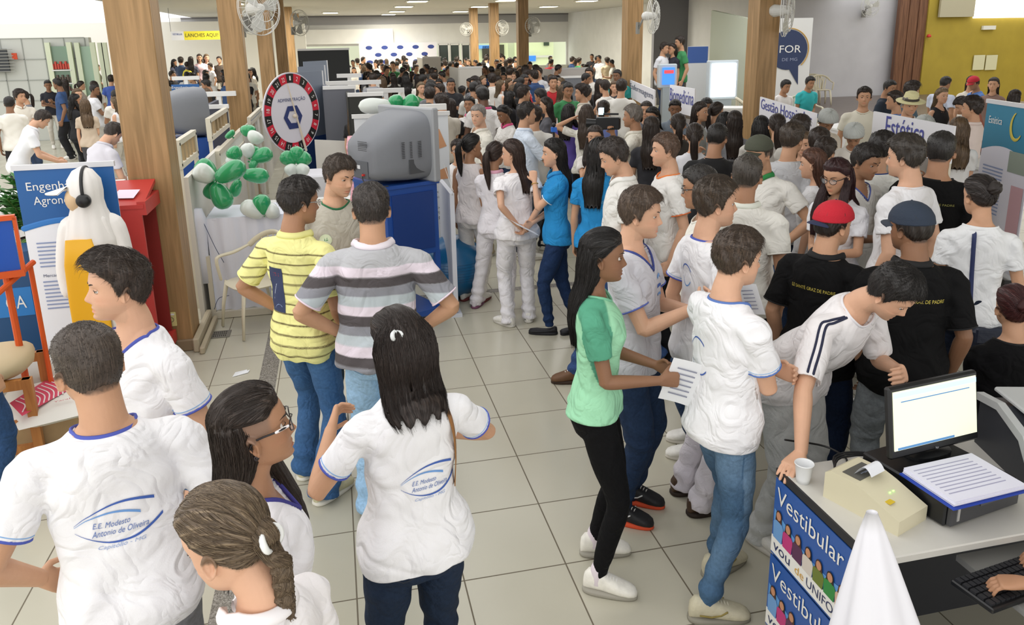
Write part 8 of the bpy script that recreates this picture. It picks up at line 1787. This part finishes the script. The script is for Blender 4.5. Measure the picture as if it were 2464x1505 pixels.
def put(k, x, y, yaw, H, label, group=None, shirt=None, pants=None, z0=0.):
    src = ROOTS[k]; a = FIRST[k]['arch_h']
    if k not in USED: o = src; USED.add(k)
    else: o = copy_tree(src)
    o.location = (x, y, z0); o.rotation_euler = (0, 0, -math.radians(yaw)); sc = H/a; o.scale = (sc, sc, sc)
    o['label'] = label; o['category'] = 'person'
    if group: o['group'] = group
    elif 'group' in o: del o['group']
    for ch in o.children:
        nm = ch.name.split('.')[0]; col = shirt if nm == 'shirt' else pants if nm == 'trousers' else None
        if col: ch.color = srgb(col)+(1,)
        for g in ch.children:
            if col and g.name.startswith('collar'): g.color = srgb(col)+(1,)
    CROWD.append((x, y)); return o
BUSY = [(p['root'].location[0], p['root'].location[1]) for n_, p in list(globals().items()) if n_[0] == 'P' and n_[1:].isdigit()]
SPEC = [
 # (u, v, height, phi, archetype, shirt, label)
 (1316, 236, 1.64, 275, 'fA', '#5a5a60', 'woman with dark hair in profile facing left, behind the reporter'), (1286, 258, 1.70, 10, 'mA', '#e6e4de', 'dark haired back of a person in white right behind the reporter'), (1366, 252, 1.62, 15, 'fB', '#5a4a9a', 'girl with black hair and a purple top beside the girl holding her head'),
 (1452, 244, 1.66, 25, 'fC', '#7f8fd0', 'girl with tied black hair in a blue and white top left of the cameraman'), (1402, 206, 1.74, 280, 'mC', '#d9d2c4', 'tall dark haired man facing left in the middle of the crowd'), (1478, 196, 1.62, 195, 'fE', '#4a4a4e', 'woman with brown hair facing the gallery, left of the teal shirt man'),
 (1488, 168, 1.80, 190, 'mD', '#2f9a94', 'man in a teal T-shirt holding a phone to his ear'), (1419, 165, 1.80, 200, 'mA', '#efece4', 'tall man in white stretching over the crowd left of the teal shirt man'), (1442, 192, 1.64, 10, 'fA', '#3a3a3e', 'woman in dark clothes seen from behind, left of the teal shirt man'),
 (1306, 212, 1.74, 285, 'mB', '#2c2e36', 'man in a dark T-shirt turned left in the crowd centre'), (1262, 206, 1.66, 200, 'fB', '#e2ddd4', 'girl in white facing the gallery above the reporter'), (1250, 186, 1.70, 10, 'mB', '#c22f36', 'man in a bright red T-shirt, back turned, left of two in red'), (1330, 184, 1.74, 170, 'mA', '#b8262e', 'man in a red T-shirt facing the gallery, right of two in red'),
 (1203, 194, 1.64, 60, 'fF', '#e9e7e2', 'fair haired girl in a white jersey facing right'), (1233, 174, 1.64, 185, 'fE', '#dedad2', 'girl with light brown hair facing the gallery in the crowd centre'), (1139, 197, 1.76, 350, 'mB', '#d9d7d0', 'short haired man in white seen from behind, above the pink collars'), (1149, 168, 1.70, 10, 'mC', '#2a2c30', 'dark haired man in a dark top, back turned, upper crowd centre'),
 (1085, 188, 1.72, 165, 'mB', '#26272b', 'man in a black T-shirt bending his head, left crowd'), (1057, 190, 1.60, 185, 'fB', '#6a5a52', 'girl with long black hair facing the gallery, left crowd'), (1033, 212, 1.72, 10, 'mA', '#56565c', 'dark haired man in dark grey seen from behind, behind the green balloon'), (1064, 230, 1.70, 350, 'mC', '#cfc9bd', 'dark haired man in beige seen from behind, right of the green balloon'),
 (1006, 180, 1.62, 20, 'fA', '#3d4a3c', 'woman in dark green seen from behind, left crowd'), (976, 173, 1.62, 0, 'fB', '#47474b', 'girl with long black hair in dark grey, back turned, left crowd'), (946, 180, 1.62, 340, 'fA', '#3a332e', 'girl in brown black with long hair, back turned, left crowd'), (921, 186, 1.62, 10, 'fE', '#5b4a3c', 'girl with light hair and brown top, left crowd'), (897, 178, 1.74, 5, 'mA', '#9ea0a6', 'man in a grey T-shirt seen from behind above the long haired woman'),
 (971, 135, 1.84, 0, 'mA', '#e9e7df', 'tall man in a white shirt seen from behind before the photo backdrop'), (860, 142, 1.74, 0, 'mC', '#dfdcd0', 'man in a white shirt at the left end of the far crowd'), (930, 142, 1.62, 10, 'fE', '#c9b98a', 'girl in a yellowish top before the photo backdrop'), (1020, 144, 1.74, 5, 'mA', '#4f9a5a', 'man in a green T-shirt, leftmost of three in green'), (1060, 148, 1.76, 0, 'mB', '#5aa566', 'man in a green T-shirt, middle of three in green'), (1046, 162, 1.62, 180, 'fB', '#e6e2da', 'girl in white facing the gallery between the green shirts'),
 (1083, 240, 1.62, 5, 'fA', '#1f1c1c', 'woman with very long straight dark hair seen from behind, right of the televison banner'.replace('televison', 'television')), (853, 246, 1.64, 40, 'fE', '#17171a', 'woman in black with long light hair left of the television'), (1026, 250, 1.7, 20, 'mD', '#c8b8a4', 'dark skinned man in beige bending just above the television'),
 (1556, 246, 1.62, 190, 'fA', '#6f7076', 'dark haired girl facing the gallery right of the cameraman'), (1574, 258, 1.60, 200, 'fB', '#8a8a90', 'shorter girl facing the gallery right of the cameraman'), (1568, 284, 1.64, 5, 'fA', '#2b2b30', 'girl with black hair down her back in dark clothes, right of the cameraman'), (1625, 236, 1.66, 180, 'fD', '#7d8894', 'girl in grey blue with hair pulled back under the Biomedicina sign'), (1634, 276, 1.64, 10, 'fC', '#3a3530', 'girl with a tied light brown hair seen from behind below Biomedicina'),
 (1700, 232, 1.66, 175, 'fD', '#4a4540', 'dark haired woman facing the gallery left of the Gestão sign'), (1683, 248, 1.66, 110, 'fA', '#a5a8a4', 'woman with short dark hair in grey facing right, red scarf side'), (1722, 248, 1.66, 60, 'fC', '#a8a9ad', 'girl in grey facing right in front of the light box'), (1740, 272, 1.62, 30, 'fB', '#8e9093', 'girl with dark wavy hair in grey below the light box'), (1769, 270, 1.66, 355, 'fA', '#8f9094', 'girl in grey with very long black hair seen straight from behind'), (1830, 281, 1.64, 0, 'fB', '#d9d6cf', 'girl with a thick black bob seen from behind below the Gestão sign'), (1873, 277, 1.66, 10, 'fC', '#b9b4ac', 'girl with a brown ponytail below the Gestão sign'), (1928, 284, 1.68, 20, 'mC', '#c9c5bd', 'dark haired boy between the two blue lettered signs'),
 (1673, 300, 1.64, 15, 'fC', '#dfdfe4', 'girl with black hair in a white top with dark backpack straps'), (1722, 298, 1.74, 5, 'mB', '#151517', 'man in a black printed T-shirt seen from behind, left of the olive cap'), (1971, 312, 1.70, 15, 'mA', '#3a3a3d', 'dark haired boy in dark grey right of the grey T-shirt man'), (1934, 318, 1.58, 200, 'fE', '#c9b7a8', 'girl with light hair looking over her shoulder by the grey T-shirt man'), (1985, 336, 1.64, 30, 'mA', '#46464c', 'black haired boy behind the girl with glasses'),
 (1978, 257, 1.66, 165, 'fN', '#e6dccb', 'worker in beige with a grey hair net bending over, leftmost of three'), (2063, 290, 1.60, 190, 'fN', '#e9e5dd', 'worker in white with a grey hair net bent low, middle of three'), (2224, 272, 1.62, 180, 'fN', '#eae8e4', 'worker with a white hair net in front of the Estética sign'),
 (2081, 212, 1.76, 175, 'mA', '#e7e3d3', 'man in a cream shirt facing the gallery right of the stage'), (2137, 192, 1.74, 110, 'mB', '#26303e', 'man in a navy T-shirt facing right at the plank column'), (2158, 222, 1.70, 262, 'mA', '#3f76c4', 'boy in a blue T-shirt facing left, near the straw hat'), (2194, 200, 1.76, 80, 'mC', '#4a6070', 'man in slate blue turned right behind the straw hat'), (2190, 225, 1.76, 150, 'mH', '#e4e2dc', 'man in a straw hat above the Estética sign'),
 (2267, 213, 1.64, 130, 'fF', '#1c1c20', 'woman in a black tank top above the Estética sign'), (2272, 184, 1.70, 30, 'mB', '#c9d0e2', 'blurred short haired man in pale blue near the mustard wall'), (2337, 184, 1.64, 170, 'fC', '#e2dccf', 'woman in white lifting her hand by the mustard wall'), (2364, 182, 1.68, 240, 'mR', '#5f86c8', 'person in a red cap and light blue shirt by the mustard wall'), (2393, 188, 1.66, 190, 'fA', '#8a6f64', 'woman with sunglasses on her head by the mustard wall'), (2384, 216, 1.64, 250, 'mL', '#9a5a4a', 'person with brown hair bending down at the mustard wall'),
 (2346, 237, 1.72, 290, 'mC', '#e9d9d2', 'young man with side parted hair and bare shoulders left of the teal banner'), (2312, 285, 1.62, 8, 'fE', '#ecebea', 'girl with long straight fair hair in white seen from behind by the teal banner'), (2443, 218, 1.60, 10, 'fA', '#2a2420', 'dark haired head at the right edge above the teal banner'),
 (27, 161, 1.76, 110, 'mA', '#e6e8ea', 'boy in a white T-shirt standing by the menu board'), (2, 178, 1.72, 100, 'mB', '#2a3348', 'person in navy cut off at the left edge by the menu board'), (43, 218, 1.72, 160, 'mC', '#e2dccf', 'man in a cream shirt looking down, left of the woman in black with glasses'), (113, 191, 1.70, 178, 'fD', '#20222c', 'woman in a black T-shirt with glasses on the left side'), (20, 252, 1.72, 90, 'mL', '#eef0f4', 'young man in a white polo bending over the plants at the left edge'),
 (134, 188, 1.62, 100, 'fA', '#4a3c3c', 'girl with dark hair behind the woman in black with glasses'), (156, 192, 1.64, 20, 'fA', '#a9cdbb', 'girl with long dark hair in a mint green shirt on the left side'), (191, 196, 1.62, 100, 'fC', '#b9b0a8', 'girl with tied dark hair right of the mint green shirt'), (223, 203, 1.70, 95, 'mD', '#e8e9ee', 'young man with glasses in white facing right, left of the near pillar'), (203, 240, 1.58, 20, 'fE', '#cbb9a4', 'girl with long brown hair right above the plants'),
 (216, 153, 1.64, 200, 'fA', '#2f8fa0', 'girl in a teal top at the shop window'), (232, 156, 1.64, 100, 'fE', '#6a6a58', 'girl with brown hair at the shop window'), (266, 182, 1.70, 20, 'mA', '#4a66b8', 'boy in a blue and white T-shirt beside the near pillar'), (277, 235, 1.56, 300, 'fF', '#e9e9ec', 'older woman with grey blond hair in white beside the near pillar'), (190, 282, 1.72, 60, 'mL', '#d4d2da', 'boy in a striped sports jersey bending down behind the mannequin'),
 (449, 150, 1.72, 60, 'mA', '#d9cc3f', 'young man in a yellow top in the left booths'), (469, 163, 1.70, 90, 'mC', '#e3e4e8', 'young man in white bending in the left booths'), (499, 190, 1.74, 268, 'mB', '#1c1c20', 'young man in a black T-shirt in profile facing left, behind the dark booth'), (429, 166, 1.66, 60, 'fC', '#7ec48a', 'person in a light green top by the blue Engenharia sign'), (540, 168, 1.74, 265, 'mD', '#222226', 'man in black beside the second pillar facing left'), (506, 153, 1.68, 250, 'mA', '#e0dfe2', 'young man with dark hair in pale clothes in the left booths'),
 (479, 131, 1.62, 180, 'fA', '#e7c9d0', 'girl in pale pink against the bright wall, left of two'), (495, 131, 1.62, 180, 'fE', '#e9d2d6', 'girl in pale pink against the bright wall, right of two'), (527, 137, 1.76, 200, 'mA', '#4a4038', 'man in brown left of the second pillar'), (416, 143, 1.62, 100, 'fB', '#5a5a6a', 'girl with dark hair right of the near pillar'), (458, 137, 1.62, 10, 'fA', '#4a4a58', 'girl with long dark hair seen from behind in the far left booths'), (434, 139, 1.70, 30, 'mC', '#3a4a66', 'man in blue in the far left booths'),
]
STG = [(1807, 186, 'mS', '#23242a', 14.0, 'person in dark clothes sitting at the stage edge left of the pillar'), (1880, 192, 'mS', '#eae6e4', 17.2, 'person in white sitting at the stage edge right beside the pillar'), (1906, 158, 'mS', '#e2e6ee', 16.9, 'young man in a white T-shirt sitting on the stage with his back turned'), (1940, 184, 'mS', '#35b3b8', 17.4, 'person in a turquoise shirt sitting at the stage edge')]
ents = []
for (u, v, H, phi, k, c, lb) in SPEC:
    ents.append([u, v, H, H, phi, k, c, lb])
def epos(e): return at(e[0], e[1], min(e[2], 2.36))[:2]
PIL_XY = [(-1.44, y) for y in (6.62, 12.9, 19.2, 25.4, 31.1)]+[tuple(aty(u, 92, y)[:2]+np.array([0, .16])) for u, y in ((1849, 10.4), (1528, 15.2), (1260, 24.8), (1191, 29.3))]
for _ in range(60):
    PP = [epos(e) for e in ents]+[np.array(b) for b in BUSY+PIL_XY]
    for i, e in enumerate(ents):
        p = PP[i]; D = np.linalg.norm(p); un = p/D; g_ = 0
        for j, q_ in enumerate(PP):
            if j == i: continue
            d = p-q_; r_ = np.linalg.norm(d)
            if r_ < .44: g_ += (.44-r_)*(1 if d@un >= 0 else -1)*.4
        if g_: e[2] = float(np.clip(CH-(CH-e[2])*(D+g_)/D, e[3]*.93, e[3]*1.06))
PANTS = ['#2a3c5a', '#17181c', '#3a4a66', '#c9c4ba', '#4a4a50']
for i, (u, v, H, H0, phi, k, c, lb) in enumerate(ents):
    p = at(u, v, min(H, 2.36)); z0 = 0.
    if p[0] < -2 and p[1] > 31: p = aty(u, v, 28.0+.3*(i % 5)); z0 = .4; H = p[2]-.4
    put(k, p[0], p[1], az(p)+phi, H, lb, None, c, PANTS[i % 5] if k not in ('fN', 'mS') else None, z0)
for (u, v, k, c, D, lb) in STG:
    p = at(u, v, 1.66); yw = 170+20*(D-17); put(k, p[0], p[1], yw, 1.62, lb, None, c, None, z0=.44); plastic_chair((p[0], p[1], .44), -math.radians(yw), 'cream plastic chair under the '+' '.join(lb.split()[:6]))
for (u, v, k, c, phi, lb) in ((1597, 104, 'mA', '#e6e8ee', 120, 'man in a white T-shirt standing raised on the stage edge'), (1619, 106, 'fA', '#2c2c38', 230, 'woman in dark clothes standing on the stage edge beside the white T-shirt man'), (1638, 89, 'mA', '#3f8f5a', 250, 'man in a green T-shirt standing tallest on the stage edge')):
    p = aty(u, v, 17.5); put(k, p[0], p[1], az(p)+phi, p[2]-.44, lb, None, c, '#2a3c5a', z0=.44)
mb = MB(); q0, q1 = aty(1590, 100, 17.5), aty(1650, 100, 17.5); mb.box(((q0[0]+q1[0])/2, 17.5, .22), (q1[0]-q0[0]+.8, 1.6, .44)); struct('floor_stage_step', mb, mat('stage_floor', '#6e625b', rough=.35, noise=.1, nscale=3))
mb = MB(); mb.box((-9.5, 29, .2), (10, 4.4, .4)); struct('floor_terrace', mb, FLOOR)
# people packed beyond, told apart only by zone and look
rz = np.random.default_rng(11)
bpy.context.view_layer.update(); BOOTH = []
for o_ in bpy.data.objects:
    if o_.parent is None and o_.name.startswith(('booth_', 'leaning', 'sign_post', 'cloth_table', 'display_screen', 'light_box', 'rollup')):
        for ch in o_.children:
            bb = [ch.matrix_world@Vector(c) for c in ch.bound_box]; xs = [b[0] for b in bb]; ys = [b[1] for b in bb]
            for a in np.arange(min(xs), max(xs)+.3, .35):
                for b in np.arange(min(ys), max(ys)+.3, .35): BOOTH.append((a, b))
BOOTH = list({(round(a, 1), round(b, 1)) for a, b in BOOTH})
LOOK = {'mA': 'short dark haired man', 'mB': 'cropped black haired man', 'mC': 'tousled dark haired man', 'mD': 'brown skinned man with cropped hair', 'fA': 'woman with long dark hair', 'fB': 'woman with long black hair', 'fC': 'woman with a dark ponytail', 'fD': 'woman with a black bun', 'fE': 'woman with long light brown hair', 'fF': 'woman with short fair hair'}
SC = [('white', '#eae8e2'), ('white', '#e2e4e8'), ('white', '#efece4'), ('black', '#1b1b1f'), ('black', '#232228'), ('grey', '#7b7d82'), ('blue', '#34507e'), ('red', '#a83038'), ('green', '#3f8a56'), ('beige', '#c9b99c')]
def fill(x0, x1, y0, y1, n, zone, dmin=.62):
    c = 0; tries = 0; allp = [np.array(b) for b in CROWD+BUSY+PIL_XY]
    while c < n and tries < 6000:
        tries += 1; x, y = rz.uniform(x0, x1), rz.uniform(y0, y1)
        u, v = proj((x, y, 1.65))
        if not (-10 < u < 2474) : continue
        q_ = np.array([x, y])
        if min(np.linalg.norm(a-q_) for a in allp) < dmin or min((a-x)**2+(b-y)**2 for a, b in BOOTH) < .11: continue
        allp.append(q_); k = list(LOOK)[rz.choice(10, p=[.13, .11, .09, .08, .17, .13, .1, .05, .1, .04])]; cn, cc = SC[rz.choice(10, p=[.2, .14, .1, .13, .1, .1, .08, .05, .05, .05])]
        yaw = az((x, y))+rz.choice([0, 0, 180, 90, 270])+rz.uniform(-40, 40); H = (1.60 if k[0] == 'f' else 1.73)+rz.normal(0, .04)
        put(k, x, y, yaw, H, '%s in a %s top %s' % (LOOK[k], cn, zone), '%ss in %s tops %s' % (LOOK[k].replace('man with', 'men with').replace('haired man', 'haired men').replace('skinned man', 'skinned men').replace('women', 'woman').replace('women', 'women'), cn, zone), cc, PANTS[rz.integers(0, 5)]); c += 1
fill(1.4, 5.2, 12.0, 19.0, 42, 'in the dense middle crowd', .60)
fill(.9, 6.0, 19.0, 27.0, 62, 'deep between the far pillars', .66)
fill(.2, 8.0, 27.0, 38.5, 78, 'in the farthest crowd', .75)
fill(-6.0, -2.0, 14.0, 30.0, 34, 'among the left booths', .8)
fill(7.5, 11.0, 24.0, 36.0, 14, 'by the right back wall', .9)
for k in ROOTS:
    if k not in USED:
        for ch in list(ROOTS[k].children_recursive): bpy.data.objects.remove(ch)
        bpy.data.objects.remove(ROOTS[k])
for o_ in bpy.data.objects:
    if 'arch_h' in o_: del o_['arch_h']
for n_, p in list(globals().items()):
    if n_[0] == 'P' and n_[1:].isdigit(): p.clear()
